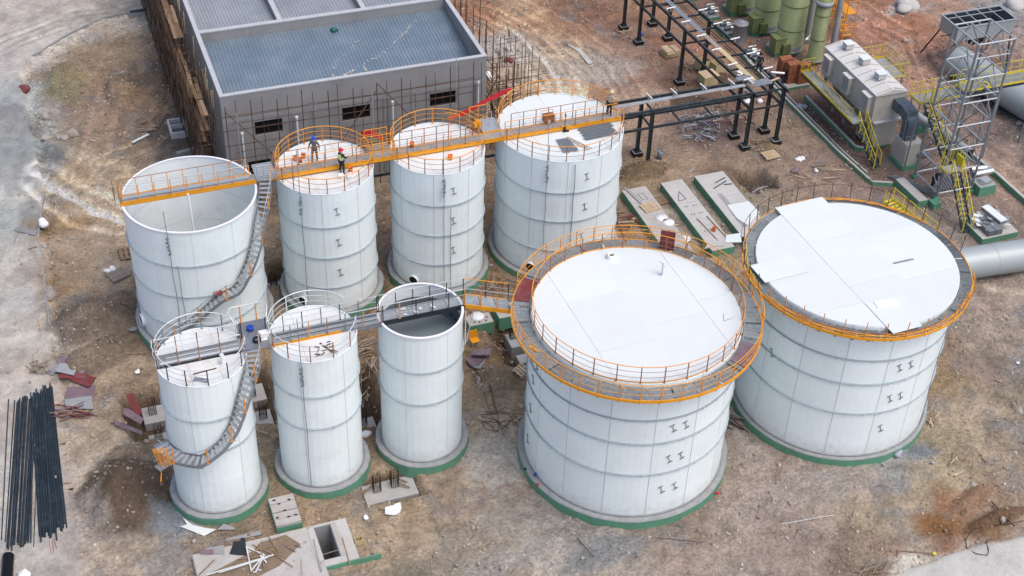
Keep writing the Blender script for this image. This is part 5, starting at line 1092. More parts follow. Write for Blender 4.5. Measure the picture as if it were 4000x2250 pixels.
def rb(p, q, z, w_=.16, h=.2, name='beam', mt='rack_steel'): MB().ibeam((*p,z),(*q,z),w_,h,.02).build(name, mt, rk_)
for fx in (lx, rx_):
    rb((fx(78.4),78.4),(fx(108),108),HT-.06)
    rb((fx(78.8),78.8),(fx(108),108),HL,.14,.17)
ys_t = [78.95,80.6,82.5,84.5,86.7,88.9,91.2,93.5,96.1,98.7,101.2,103.5]
for y in ys_t: rb((lx(y)+.09,y),(rx_(y)-.09,y),HT-.12,.1,.14,'cross_beam')
for y in (78.95,80.6,89.5,96.1,98.7): rb((lx(y)+.12,y),(rx_(y)-.12,y),HL-.02,.1,.14,'cross_beam')
for y0 in (78.9,80.6): rb((16,y0),(lx(y0)-.1,y0),HT-.06 if y0<80 else HT-.05); rb((16,y0),(lx(y0)-.1,y0),HL,.14,.17)
for x in (41.0,): rb((x,79.0),(x,80.5),HL,.1,.14,'cross_beam'); rb((x,79.0),(x,80.5),HT-.1,.1,.14,'cross_beam')
for x in (43.4,46.0): rb((x,79.0),(x,80.5),HL,.1,.12,'cross_beam')
for x in (26.0,33,37): rb((x,79.0),(x,80.5),HT-.12,.1,.12,'cross_beam')
# pipe shoes and short white stub pipes lying across the top
sm_ = MB().tube((-.42,0,0),(.42,0,0),.055,8).mesh('stub_pipe','white_plastic'); st2 = MB().box(-.05,.05,-.05,.05,-.35,-.05).mesh('stub_post','concrete_grey')
stubs = [(lx(y)+.25,y,0) for y in (80.2,82.5,84.9,87.2,89.6,92.0)]+[(rx_(y)-.12,y,0) for y in (81.2,83.6,86,88.6,91.0,93.5)]+[(47.9,80.2,PI/2),(45.6,80.2,PI/2),(43.2,80.2,PI/2),(41.2,80.2,PI/2),(49.3,79.9,PI/2)]
for x, y, a_ in stubs:
    s_ = inst('stub_pipe', sm_, rk_, Vector((x,y,HT+.42))-LR, a_+.12); inst('stub_post', st2, s_)
# deck planks
tray = [(49.6+ (y-80)*-.07, y) for y in (80.3,82.9,85.5,88.1,90.7,93.3,95.9,98.5,101)]
for i, ((xa,ya),(xb,yb)) in enumerate(zip(tray[:-1],tray[1:])):
    MB().bar((xa+.35,ya+.03,HT+.07+.01*(i%2)),(xb+.35,yb-.03,HT+.07+.01*(i%2)),.42,.035).build('deck_plank','steel_grey' if i not in (0,1,2) else ('wood_grey' if i==2 else 'ply_yellow'),rk_)
for i in range(7): x = 34.9+i*2.0; MB().bar((x,79.9-.0*i,HT+.09+.01*(i%2)),(x+2.05,79.95,HT+.09+.01*(i%2)),.36,.035).build('deck_plank','concrete_grey' if i%3 else 'galvanised',rk_)
MB().bar((50.0,79.6,HT+.1),(51.9,80.1,HT+.12),.18,.04).build('deck_plank','wood_pale',rk_); MB().tube((51.6,80.9,HT+.2),(52.6,80.6,HT+.1),.08,8).build('stub_pipe','white_plastic',rk_)
for dx in (1.35,1.6): MB().tube((lx(80)+dx+.5,80,HT-.3),(lx(100)+dx+.5,100,HT-.3),.035,6).build('conduit','rebar',rk_)
MB().cbox((50.3,79.9,HT+.12),(1.5,.8,.03),.05).cbox((49.3,80.9,HT+.1),(1.2,.5,.03),.1).build('tray_sheet','steel_grey',rk_)
tag(MB().lathe([(.01,0),(.52,0),(.52,.03),(.01,.03)],28,(53.76,89.3)).build('disc','white_plastic',world=False,loc=(0,0,.05)),'white round lid on the ground under the pipe rack','lid')
# ---------------------------------------------------------------- scrubber towers
def scrubber(label, cx, cy, r, h, group, cone=None):
    t_ = thing('scrubber_tower', label, 'scrubber tower', (cx,cy,0), 0, group)
    if cone is None:
        p_ = [(-1.65,.9),(-1.6,-.75),(-.9,-.75),(-.2,-.9+.05),(.9,-.72),(1.3,-.1),(1.35,.9),(.6,1.45),(-.6,1.5)]
        MB().prism(p_,-.3,.40).build('plinth','green_paint',t_,world=False); MB().prism([(x*.985,y*.985) for x, y in p_],.401,.42).build('plinth_top','concrete',t_,world=False)
    MB().lathe([(r*1.06,.42),(r*1.06,.50),(r,.52),(r,h),(.01,h)],40).build('shell','frp_green',t_,world=False)
    MB().lathe([(r+.10,.42),(r+.10,.47),(r,.47)],36).build('foot_flange','concrete_grey',t_,world=False)
    if cone is None:
        bx = -r-.05
        MB().box(bx-.55,bx+.75,-.85,.15,.43,1.75).build('sump_box','frp_green',t_,world=False); MB().box(bx-.6,bx+.8,-.90,.2,1.752,1.80).build('sump_lid','frp_green',t_,world=False)
        MB().box(bx+.05,bx+.75,-1.15,-.852,.43,1.25).build('sump_front','frp_dark',t_,world=False); MB().box(bx+.05,bx+.6,-.7,-.2,1.802,1.86).build('hatch','frp_green',t_,world=False); MB().box(bx+.1,bx+.7,-1.1,-.9,1.252,1.32).build('hatch','frp_green',t_,world=False)
        o_ = MB().arcbox(r+.001,r+.04,.5,.95,math.radians(-110),math.radians(-60),8).build('repair_patch','concrete_grey',t_,world=False)
    for z in (2.4,4.6): 
        if z < h: MB().lathe([(r,z-.05),(r+.03,z-.04),(r+.03,z+.04),(r,z+.05)],40).build('seam_band','frp_green',t_,world=False)
    return t_
G_ = 'green scrubber towers in a row'
scrubber('olive green scrubber tower third from the brick stacks, cut by the top edge',59.1,98.75,1.12,7.2,G_); scrubber('olive green scrubber tower between its two tall neighbours',59.3,95.1,1.12,7.5,G_); scrubber('tall olive green scrubber tower nearest the brown brick stacks',59.5,91.35,1.15,8.2,G_); scrubber('olive green scrubber tower farthest up the row at the top edge',58.9,102.6,1.12,7.0,G_)
t_ = scrubber('slim green scrubber with cone top and silver bend behind the grey filter house',60.65,88.9,.62,5.6,G_,cone=1)
MB().lathe([(.64,5.61),(.70,5.61),(.70,5.72),(.64,5.78),(.36,6.35),(.32,6.36)],32).build('cone','frp_green',t_,world=False); MB().lathe([(.72,5.5),(.74,5.52),(.74,5.76),(.66,5.8)],32).build('flange','lilac_grey',t_,world=False)
MB().path([(0,0,6.35),(0,0,6.75),(.1,-.08,7.1),(.45,-.2,7.35),(.85,-.35,7.25),(1.1,-.45,6.8),(1.15,-.5,6.2)],.24,14).build('bend','silver',t_,world=False); MB().tube((1.15,-.5,6.25),(1.2,-.6,1.2),.25,14).build('down_pipe','concrete_grey',t_,world=False)
for lb, x, y, z1 in (('brown-grey riser pipe right of the tallest scrubber',61.1,91.2,8.2),('riser pipe between the second and third scrubbers',60.9,95.2,7.5)):
    q = thing('riser_pipe',lb,'pipe',(x,y,0)); MB().tube((x,y,1.5),(x,y,z1),.28,14).build('pipe','concrete_grey',q); MB().path([(x,y,1.9),(x,y,1.3),(x-.15,y-.25,.95),(x-.2,y-.5,.9)],.27,12).build('elbow','silver',q)
# yellow scaffold behind, steel drum, pumps on green pads, brown stacks
ys = thing('access_stair','orange-yellow stair frame behind the slim scrubber','stairs',(65.5,93.5,0))
for x in (64.9,65.9):
    for y in (91.6,93.4,95.2): MB().tube((x,y,0),(x,y,5.5),.04,6).build('post','orange',ys)
for z in (1.2,2.4,3.6,4.8,5.5): MB().box(64.9,65.9,91.6,95.2,z,z+.05).build('platform','yellow' if z>4 else 'orange',ys) if z in (2.4,4.8) else MB().tube((64.9,91.6,z),(64.9,95.2,z),.03,5).tube((65.9,91.6,z),(65.9,95.2,z),.03,5).tube((64.9,91.6,z),(65.9,91.6,z),.03,5).build('rail','orange',ys)
for i in range(8): MB().box(64.95,65.85,91.7+i*.4,91.9+i*.4,.3+i*.26,.34+i*.26).build('tread','orange',ys)
dr = thing('drum_vessel','grey cylindrical drum standing by the pumps under the rack','vessel',(56.2,93.9,0)); MB().lathe([(.60,0),(.60,1.75),(.64,1.76),(.64,1.82),(.01,1.86)],32).build('shell','concrete_grey',dr,world=False); MB().lathe([(.3,1.86),(.3,1.93),(.01,1.95)],20,(.05,.05)).build('lid','lilac_grey',dr,world=False)
def pump_pad(label, x, y, lx_=1.3, ly_=1.6):
    t_ = thing('pump_set',label,'pump',(x,y,0),0,'pump sets on green pads'); MB().box(-lx_/2,lx_/2,-ly_/2,ly_/2,-.3,.32).build('plinth','green_paint',t_,world=False); MB().box(-lx_/2+.02,lx_/2-.02,-ly_/2+.02,ly_/2-.02,.321,.335).build('plinth_top','concrete_grey',t_,world=False)
    for yy in (-.4,.4):
        MB().tube((-.35,yy,.62),(.15,yy,.62),.17,12).build('motor','duct_navy',t_,world=False); MB().tube((.17,yy,.62),(.42,yy,.62),.2,12).tube((.3,yy,.7),(.3,yy,1.05),.07,8).build('pump','silver',t_,world=False); MB().box(-.45,.5,yy-.18,yy+.18,.34,.44).build('bed','galvanised',t_,world=False); MB().tube((.42,yy,.62),(.62,yy,.62),.08,8).tube((-.2,yy,.95),(.5,yy,.98),.06,8).build('pipe','rail_white',t_,world=False)
pump_pad('pump pair on green pad nearest the brown stacks',55.9,91.0); pump_pad('pump pair on green pad beside the drum vessel',55.85,95.7); pump_pad('pump pair on green pad at the top edge under the rack',55.8,98.7); pump_pad('farthest pump pad at the top edge of the yard',55.7,102.5)
def bricks(label, x, y, nx, ny, nz, z0=.0):
    t_ = thing('brick_stack',label,'brick stack',(x,y,z0),0,'stacks of brown blocks'); me_ = cached('bb', lambda: MB().box(0,.34,0,.34,0,.24).mesh('block','brick_brown'))
    rd = random.Random(int(x*10+y))
    for k in range(nz):
        for i in range(nx):
            for j in range(ny):
                if i in (0,nx-1) or j in (0,ny-1) or k == nz-1: inst('block', me_, t_, (i*.352+rd.uniform(-.01,.01)-nx*.176, j*.352+rd.uniform(-.01,.01)-ny*.176, k*.25), 0)
MB_p = MB().box(56.0,58.4,85.5,87.9,-.3,.25); gp = thing('plinth','green edged plinth under the brown block stacks','plinth',(57.2,86.7,0)); MB_p.build('plinth_body','green_paint',gp); MB().box(56.02,58.38,85.52,87.88,.251,.27).build('plinth_top','concrete',gp)
bricks('brown block stack at the back left of three',56.9,87.3,3,2,7,.27); bricks('brown block stack in the middle of three',57.1,86.4,3,2,7,.27); bricks('brown block stack nearest the yellow walkway',57.9,86.1,3,2,7,.27)
sheet('dark blue sheet leaning at the brown block stacks',56.5,86.8,.9,.05,.8,.1,'duct_navy',tilt=.15); bpy.data.objects['sheet'].location.z=.9
tag(MB().cbox((0,0,.6),(.5,.06,1.2),.2).build('panel_board','tarp_black',world=False,loc=(56.35,86.25,.28)),'black panel standing against the brown stacks','panel')
# ---------------------------------------------------------------- filter house
fh = thing('filter_house','long beige filter house with ridged roof, vents and yellow walkway','equipment house',(58.9,79.6,0))
HX0,HX1,HY0,HY1 = 57.65,60.2,75.7,83.25
MB().box(HX0,HX1,HY0,HY1,2.75,5.05).build('body','beige_paint',fh); MB().box(HX0+.15,HX1+.25,HY0-.25,HY0+1.9,2.62,2.74).build('skirt_ledge','parapet_cap',fh)
MB().box(HX0+.45,HX1-.1,HY0+.1,HY0+2.2,.3,2.61).build('lower_body','beige_paint',fh)
for y in (79.5,81.2,82.9): 
    for x in (HX0+.3,HX1-.3): MB().box(x-.1,x+.1,y-.1,y+.1,.3,2.75).build('leg','concrete_grey',fh)
for y in (78.9,80.6,82.2): MB().lathe([(.15,.9),(.95,2.74)],4,(58.9,y),PI/4,PI/4+2*PI,False).build('ash_hopper','concrete_grey',fh)
mx_ = (HX0+HX1)/2+.1
MB().add([(HX0-.06,HY0-.08,5.06),(mx_,HY0-.08,5.38),(HX1+.06,HY0-.08,5.06),(HX0-.06,HY1+.08,5.06),(mx_,HY1+.08,5.38),(HX1+.06,HY1+.08,5.06),(HX0-.06,HY0-.08,4.98),(HX1+.06,HY0-.08,4.98),(HX0-.06,HY1+.08,4.98),(HX1+.06,HY1+.08,4.98)],[(0,1,4,3),(1,2,5,4),(6,7,2,1,0),(3,4,5,9,8),(6,0,3,8),(2,7,9,5)]).build('roof','beige_roof',fh)
for i in range(9):
    y = HY0+.1+i*.92; 
    for (xa,za),(xb,zb) in (((HX0+.1,5.12),(mx_-.12,5.39)),((mx_+.1,5.40),(HX1-.1,5.12))): MB().bar((xa,y,za),(xb,y,zb),.04,.06).build('roof_rib','beige_paint',fh)
for y in (77.4,79.7,82.1):
    v_ = MB().cbox((mx_-.15,y,5.62),(.62,.62,.42)).build('roof_vent','beige_roof',fh)
    b_ = MB(); [b_.cbox((mx_-.15,y,5.48+k*.12),(.70,.70,.03)) for k in range(3)]; b_.build('louvre','beige_roof',v_,world=True); MB().cbox((mx_-.15,y,5.86),(.74,.74,.05)).build('cap','roof_white',v_)
for y in (76.5,79.3,82.2): 
    d_ = MB().box(HX0-.42,HX0-.003,y-.48,y+.48,3.35,4.75).build('side_cabinet','beige_paint',fh); MB().box(HX0-.46,HX0-.0035,y-.52,y+.52,4.752,4.79).build('cabinet_top','beige_roof',d_); MB().box(HX0-.432,HX0-.4205,y-.38,y+.38,3.5,4.6).build('cabinet_door','concrete_grey',d_); MB().tube((HX0-.47,y-.4,4.5),(HX0-.47,y-.4,3.7),.02,5).build('handle','galv_dark',d_)
MB().box(HX1-.1,HX1+.75,HY0+2,HY0+3.0,1.2,3.2).build('rear_duct','beige_paint',fh) if False else None
def yrail(t__, pts, z, n, h=1.05, toe=True):
    pts = [Vector((p[0],p[1],z)) for p in pts]; tot = sum((b2-a2).length for a2,b2 in zip(pts[:-1],pts[1:])); L_ = wloc(t__)
    g_ = MB().path([p+Vector((0,0,h)) for p in pts],.022,5).build('handrail','yellow',t__); MB().path([p+Vector((0,0,h*.5)) for p in pts],.014,5).build('mid_rail','yellow',g_)
    if toe:
        b_ = MB(); [b_.bar(a2+Vector((0,0,.02)),b2+Vector((0,0,.02)),.02,.16) for a2,b2 in zip(pts[:-1],pts[1:])]; b_.build('toe_board','yellow',g_)
    s_ = tot/n
    for a2,b2 in zip(pts[:-1],pts[1:]):
        k = max(1,round((b2-a2).length/s_))
        for i in range(k+1): inst('post', post_mesh(h,.045,'yellow'), g_, a2+(b2-a2)*(i/k)-L_, math.atan2((b2-a2).y,(b2-a2).x))
    return g_
wy = thing('walkway','yellow-railed walkway along the left side of the beige filter house','walkway',(56.8,79.5,2.8))
for i in range(9): MB().box(56.2,57.15,75.85+i*.875,76.71+i*.875,2.72,2.78).build('grating_panel','grating',wy)
for x in (56.22,57.1): MB().bar((x,75.8,2.6),(x,83.8,2.6),.08,.16).build('side_beam','black_steel',wy)
yrail(wy,[(57.3,83.8),(56.18,83.8),(56.18,76.2)],2.8,10)
for y in (77.5,79.6,81.7): MB().tube((56.25,y,2.5),(57.2,y,1.6),.04,6).build('strut','galvanised',wy)
b_ = MB(); rd = random.Random(7)
for i in range(14): x = 56.4+rd.uniform(0,.6); y = rd.uniform(76.6,79.5); b_.bar((x,y,2.83+i*.012),(x+rd.uniform(-.15,.15),y+rd.uniform(1.5,3.4),2.86+i*.012),.05,.03)
tt = thing('metal_strips','pale metal strips heaped along the yellow walkway','strips',(56.7,79,2.82)); b_.build('strips','galvanised',tt,kind='stuff')
ws = stair('black steel stair with yellow rails down from the filter house walkway',[(56.9,75.85,2.8),(56.95,75.2,2.05),(57.2,74.2,.9),(57.42,73.6,.2)],.7,mt='navy_stair',post_mt='yellow',rail_in=True,every=2)
yp = thing('platform','yellow-railed rear platform of the filter house','platform',(62.1,81.3,3.4))
MB().box(60.45,63.2,79.9,82.9,3.3,3.38).build('deck','concrete_grey',yp); yrail(yp,[(60.5,79.95),(63.2,79.95),(63.2,83.0),(60.6,83.0)],3.4,12,1.15); MB().box(61.2,62.0,80.6,81.2,3.39,3.55).build('hatch','beige_roof',yp)
for p in ((60.7,80.1),(63,80.1),(63,82.7),(60.7,82.7)): MB().tube((*p,0),(*p,3.3),.06,6).build('leg','steel_grey',yp)
MB().box(60.8,62.6,80.2,82.4,1.2,3.28).build('bin','beige_paint',yp)
# duct
dn = thing('duct','dark blue bent duct from the filter house down to the beige box','duct',(59.9,74.3,2.2))
MB().box(59.2,60.15,74.9,75.69,3.68,4.52).build('duct_flange','duct_navy',dn)
def rduct(pts, w_, h_, name='duct_piece'):
    for i, (a2, b2) in enumerate(zip(pts[:-1],pts[1:])):
        d = (Vector(b2)-Vector(a2)).normalized()*.03; MB().bar(Vector(a2)-d,Vector(b2)+d,w_,h_,(0,-1,.001) if abs(b2[2]-a2[2])>.5 else (0,0,1)).build(name,'duct_navy',dn)
cs_ = [(59.72,75.0,4.1),(59.72,74.55,4.1)]+[(59.71,74.55-.85*math.sin(a_),3.25+.85*math.cos(a_)) for a_ in [PI/2*k/8 for k in range(1,9)]]+[(59.69,73.7,2.6),(59.68,73.7,2.15)]
hw, hh = .47, .40
for a0_, a1_ in ((0,3),(3,6),(6,10),(10,len(cs_)-1)):       # one mesh per duct segment, square section kept perpendicular to the run
    b_ = MB(); seg = cs_[a0_:a1_+1]; vs = []
    for i, p in enumerate(seg):
        k = a0_+i; q0 = Vector(cs_[max(k-1,0)]); q1 = Vector(cs_[min(k+1,len(cs_)-1)]); d = (q1-q0).normalized(); sx_ = Vector((1,0,0)); uu = sx_.cross(d).normalized()
        vs += [Vector(p)+sx_*a*hw+uu*b*hh for a, b in ((-1,-1),(1,-1),(1,1),(-1,1))]
    m_ = len(seg); b_.add(vs, [(4*i+c, 4*i+(c+1)%4, 4*i+4+(c+1)%4, 4*i+4+c) for i in range(m_-1) for c in range(4)]+[(3,2,1,0),(4*m_-4,4*m_-3,4*m_-2,4*m_-1)])
    b_.build('duct_piece','duct_navy',dn)
for k in (3, 6, 10): p = Vector(cs_[k]); d = (Vector(cs_[k])-Vector(cs_[k-1])).normalized(); MB().bar(p-d*.03,p+d*.03,hh*2+.06 if abs(d.z)<-1 else hw*2+.06,hh*2+.06,(0,-1,.001) if abs(d.z)>.7 else (0,0,1)).build('duct_flange','galv_dark',dn)
db = thing('fan_box','beige chamfered fan box on green plinth under the dark duct','equipment box',(59.6,73.6,0))
MB().prism([(59.0,72.6),(60.3,72.6),(60.7,73.0),(60.7,74.5),(59.0,74.5)],-.3,.42).build('plinth','green_paint',db); MB().prism([(59.08,72.75),(60.2,72.75),(60.55,73.1),(60.55,74.4),(59.08,74.4)],.43,2.2).build('casing','beige_paint',db)
MB().tube((60.3,73.0,1.2),(60.75,72.55,1.2),.32,16).build('outlet','steel_grey',db); MB().tube((60.7,72.6,1.2),(60.95,72.35,1.2),.24,16).build('coupling','galv_dark',db)
# ---------------------------------------------------------------- green kerbs, channel
def kerb(label, pts, w_, h=.32, base=-.2, top='concrete'):
    t_ = thing('kerb_wall',label,'kerb wall',(*pts[0],0))
    for a2,b2 in zip(pts[:-1],pts[1:]):
        MB().bar((*a2,(h+base)/2),(*b2,(h+base)/2),w_,h-base).build('kerb','green_paint',t_); MB().bar((*a2,h+.01),(*b2,h+.01),w_-.03,.02).build('coping',top,t_)
    return t_
kerb('long low green kerb wall left of the filter house',[(55.3,90.5),(55.6,76.3),(55.95,71.8),(57.3,71.2)],.22); kerb('inner green kerb under the filter house walkway',[(57.15,84.0),(57.2,76.4),(57.5,76.05),(60.1,76.05)],.25); kerb('green kerb wall with pale top right of the steel tower',[(65.1,79),(65.2,71.8),(65.4,69.6),(65.5,63.5)],.28,.45)
kerb('second low concrete strip beside the green kerb',[(55.75,89.5),(56.0,76.3),(56.3,73.0)],.16,.22)
# ---------------------------------------------------------------- steel tower
tw = thing('steel_tower','open square steel lattice tower at the right with yellow walkways','lattice tower',(60.95,70.2,0)); LT = wloc(tw)
TX0,TX1,TY0,TY1 = 59.52,62.45,68.75,71.65
lv = [.5,2.35,4.25,6.15,8.05,10.0,12.7]
def shx(z): return (z/12.7)*.16
def tc_(i, z): x = (TX0,TX1,TX1,TX0)[i]+shx(z); y = (TY0,TY0,TY1,TY1)[i]; return (x,y,z)
for i in range(4): MB().tube(tc_(i,0),tc_(i,12.7),.085,8).build('leg','steel_grey',tw); MB().box(tc_(i,0)[0]-.2,tc_(i,0)[0]+.2,tc_(i,0)[1]-.2,tc_(i,0)[1]+.2,-.3,.25).build('footing','green_paint',tw)
for z in lv:
    for i in range(4): MB().tube(tc_(i,z),tc_((i+1)%4,z),.065,8).build('ring_beam','galvanised',tw)
for z0_, z1_ in zip(lv[:-1],lv[1:]):
    for i in range(4):
        a2, b2 = tc_(i,z0_), tc_((i+1)%4,z0_); m2 = tuple((Vector(tc_(i,z1_))+Vector(tc_((i+1)%4,z1_)))/2)
        MB().tube(a2,m2,.045,6).build('brace','steel_grey',tw); MB().tube(b2,m2,.045,6).build('brace','steel_grey',tw)
for z in (8.6,11.6): MB().tube(tc_(0,z),tc_(1,z),.05,6).tube(tc_(3,z),tc_(0,z),.05,6).tube(tc_(1,z),tc_(2,z),.05,6).build('ring_beam','galvanised',tw)
MB().tube((60.9,68.8,12.68),(61.0,71.6,12.68),.05,6).build('ring_beam','galvanised',tw)
# platforms
pa = thing('platform','left yellow-railed platform through the steel tower','platform',(60.5,72.9,6)); MB().box(59.05,63.4,72.45,73.75,5.9,5.98).build('deck','concrete_grey',pa); yrail(pa,[(59.9,72.45),(63.0,72.5)],6,5,toe=True); yrail(pa,[(59.35,72.45),(59.05,72.7),(59.05,73.75),(63.4,73.75)],6,7)
for p in ((59.2,72.6),(59.2,73.6),(62.9,73.6)): MB().tube((*p,0),(*p,5.9),.05,6).build('leg','steel_grey',pa)
pb = thing('platform','right grey walkway with yellow rails crossing the tower to the picture edge','platform',(66,72.8,6.5)); MB().box(62.6,72.5,72.25,73.5,6.4,6.48).build('deck','steel_grey',pb); yrail(pb,[(62.6,73.5),(62.6,72.6),(62.95,72.25),(72.5,72.25)],6.5,13); yrail(pb,[(62.9,73.5),(72.5,73.5)],6.5,11)
MB().bar((62.7,72.3,6.3),(72.5,72.3,6.3),.1,.18).build('side_beam','black_steel',pb); MB().path([(64.5+.35*math.cos(a_*PI/8),72.7+.35*math.sin(a_*PI/8),6.55) for a_ in range(16)],.05,6,True).build('coil','yellow',pb)
for p in ((66,72.4),(66,73.4),(70,72.4),(70,73.4)): MB().tube((*p,0),(*p,6.4),.07,6).build('leg','steel_grey',pb)
stair('upper flight of black steel stair with yellow rails on the steel tower',[(59.65,72.4,6.0),(59.68,71.6,5.35),(59.72,69.6,3.75),(59.75,68.75,3.05)],.62,mt='navy_stair',post_mt='yellow',rail_in=True,every=3)
md_ = thing('platform','yellow half-way landing of the tower stair','platform',(59.9,68.3,3.0)); MB().box(59.05,60.45,67.75,68.7,2.92,3.0).build('deck','concrete_grey',md_); yrail(md_,[(59.05,68.7),(59.05,68.0),(59.3,67.72)],3,3); yrail(md_,[(60.3,67.75),(60.6,68.1),(60.5,68.9),(60.3,69.4)],3,6); MB().cbox((60.5,68.5,3.4),(.12,.7,.75),.1).build('gate_panel','yellow',md_)
stair('lower flight of black steel stair with yellow rails reaching the ground',[(59.75,67.7,3.0),(59.65,67.0,2.4),(59.35,64.9,.5),(59.3,64.55,.2)],.7,mt='navy_stair',post_mt='yellow',rail_in=True,every=3)
stair('yellow stair lying behind the right big tank',[(55.2,68.6,.9),(55.5,67.0,.8),(56.2,65.0,.4),(56.5,64.2,.2)],.8,mt='yellow',post_mt='yellow',rail_in=True,every=3)
# small pipes and pads round the tower
gp_ = thing('gas_pipe','pale fat pipe lying on green supports beside the tower','pipe',(64.2,74,0)); MB().path([(62.6,79.6,1.2),(63.3,77.6,1.1),(64.0,75.0,1.0),(64.5,72.2,.95)],.30,16).build('pipe','silo_grey',gp_); MB().tube((64.5,72.25,.95),(64.53,72.05,.94),.24,16).build('pipe_mouth','plastic_black',gp_)
for p in ((63.5,77.0),(64.2,74.3),(64.4,72.8)): MB().box(p[0]-.45,p[0]+.45,p[1]-.3,p[1]+.3,-.2,.6).build('support','green_paint',gp_)
for lb, p, q in (('short silver pipe on the ground by the green kerb, upper of two',(63.75,70.75,.45),(64.95,70.6,.45)),('short silver pipe by the green kerb, lower of two',(63.2,69.75,.75),(64.85,69.8,.75))):
    o_ = thing('silver_pipe',lb,'pipe',p); MB().tube(p,q,.26,14).build('pipe','silver',o_); MB().tube(p,(p[0]-.02,p[1],p[2]),.20,12).build('pipe_mouth','galv_dark',o_)
pr_ = thing('plinth','green plinth with pale bent plates right of the tower','plinth',(63.4,68.6,0)); MB().box(62.65,64.1,68.05,69.3,-.3,.78).build('plinth_body','green_paint',pr_); MB().box(62.67,64.08,68.07,69.28,.781,.80).build('plinth_top','concrete_grey',pr_)
for i in range(4): MB().cbox((63.4+.03*i,68.7,.83+i*.05),(1.0-.1*i,.7,.02),.1*i).build('plate','galvanised',pr_)
fr_ = MB()
for i in range(6): fr_.cbox((60.6+i*.22,70.2,.12),(.12,1.6,.06),-.25)
o_ = thing('steel_plates','grey steel plates on the ground inside the tower','plates',(61.2,70.2,0)); fr_.build('plates','steel_grey',o_)
b_ = MB(); rd = random.Random(5)
for i in range(9): b_.bar((57.6+i*.06,72.3-i*.05,.15+i*.02),(59.4+i*.05,69.0+rd.uniform(-.3,.3),.15+i*.02),.06,.05)
o_ = thing('bar_stack','bundle of long grey bars on the ground left of the tower','bars',(58.5,70.5,0)); b_.build('bars','steel_grey',o_)
cs = thing('slab','long green-sided concrete slab left of the tower foot','slab',(57.9,69.5,0)); MB().prism([(57.47,71.2),(58.2,71.2),(58.38,68.15),(57.6,68.2)],-.3,.58).build('slab_body','green_paint',cs); MB().prism([(57.48,71.19),(58.19,71.19),(58.37,68.16),(57.61,68.21)],.581,.60).build('slab_top','concrete',cs)
o_ = thing('plinth','small green plinth at the front foot of the tower','plinth',(58.8,67.9,0)); MB().box(58.5,59.15,67.6,68.3,-.3,.5).build('plinth_body','green_paint',o_)
pm2 = thing('scrap_pallet','white and grey metal sheets heaped on a green plinth','scrap heap',(61,64.5,0)); MB().box(59.5,62.5,63.0,65.6,-.3,.45).build('plinth_body','green_paint',pm2); MB().box(59.52,62.48,63.02,65.58,.451,.47).build('plinth_top','concrete',pm2)
rd = random.Random(14)
for i in range(6): MB().cbox((61.45,64.7,.9+i*.05),(.62,2.0,.035),.12).build('panel','roof_white' if i > 3 else 'steel_grey',pm2)
for i in range(26): MB().cbox((rd.choice((60.1,60.5,60.9,62.1))+rd.uniform(-.25,.25),rd.uniform(63.3,65.5),.5+rd.uniform(0,.45)),(rd.uniform(.25,.6),rd.uniform(.2,.5),.02),rd.uniform(0,3),rd.uniform(-.3,.3)).build('sheet_scrap',rd.choice(('galvanised','roof_white','steel_grey')),pm2)
for i in range(8): MB().cbox((60.3+(i%2)*.6,63.6,.5+i//2*.12),(.55,.9,.1)).build('channel','galv_dark',pm2)
# hopper
hp = thing('hopper','large open grey steel hopper with grid top on legs at the upper right','hopper',(73,85,0)); X_0,X_1,Y_0,Y_1 = 70.35,75.9,83.85,86.25; ZT = 4.3
for a_ in ((X_0,X_1,Y_0,Y_0+.06),(X_0,X_1,Y_1-.06,Y_1),(X_0,X_0+.06,Y_0+.062,Y_1-.062),(X_1-.06,X_1,Y_0+.062,Y_1-.062)): MB().box(*a_,3.1,ZT).build('side_plate','silo_grey',hp)
for a_ in ((X_0-.06,X_1+.06,Y_0-.06,Y_0+.07),(X_0-.06,X_1+.06,Y_1-.07,Y_1+.06),(X_0-.06,X_0+.07,Y_0+.072,Y_1-.072),(X_1-.07,X_1+.06,Y_0+.072,Y_1-.072)): MB().box(*a_,ZT+.001,ZT+.07).build('rim_angle','galvanised',hp)
for i in range(1,5): x = X_0+(X_1-X_0)*i/5; MB().bar((x,Y_0,ZT),(x,Y_1,ZT),.07,.06).build('grid_bar','galvanised',hp)
MB().bar((X_0,Y_1-.65,ZT-.01),(X_1,Y_1-.65,ZT-.01),.07,.06).build('grid_bar','galvanised',hp)
MB().add([(X_0+.062,Y_0+.062,4.29),(X_1-.062,Y_0+.062,4.29),(X_1-.062,Y_1-.062,4.29),(X_0+.062,Y_1-.062,4.29),(72.6,84.7,2.0),(73.6,84.7,2.0),(73.6,85.3,2.0),(72.6,85.3,2.0)],[(0,1,5,4),(1,2,6,5),(2,3,7,6),(3,0,4,7),(4,5,6,7)]).build('funnel','hopper_inner',hp)
for p, q in (((X_0+.1,Y_0+.1),(X_0-.1,Y_0-.2)),((X_1-.1,Y_0+.1),(X_1+.1,Y_0-.2)),((X_1-.1,Y_1-.1),(X_1+.1,Y_1+.3)),((X_0+.1,Y_1-.1),(X_0-.2,Y_1+1.4))): MB().tube((*p,3.1),(*q,0),.07,6).build('leg','scaff_tube',hp)
MB().tube((X_0-.9,Y_0+.9,3.3),(X_0+.1,Y_0+.8,3.35),.05).build('arm','scaff_tube',hp); MB().tube((X_1-.1,Y_0+.9,3.1),(X_1+.9,Y_0+.6,3.2),.05).build('arm','scaff_tube',hp); MB().tube((X_0-.1,86.5,0),(X_0+.4,84,2.9),.04).tube((X_0,83.7,1.5),(72.5,84,3.0),.05).tube((X_1,83.7,.6),(73.5,84,3.0),.05).build('brace','steel_grey',hp)
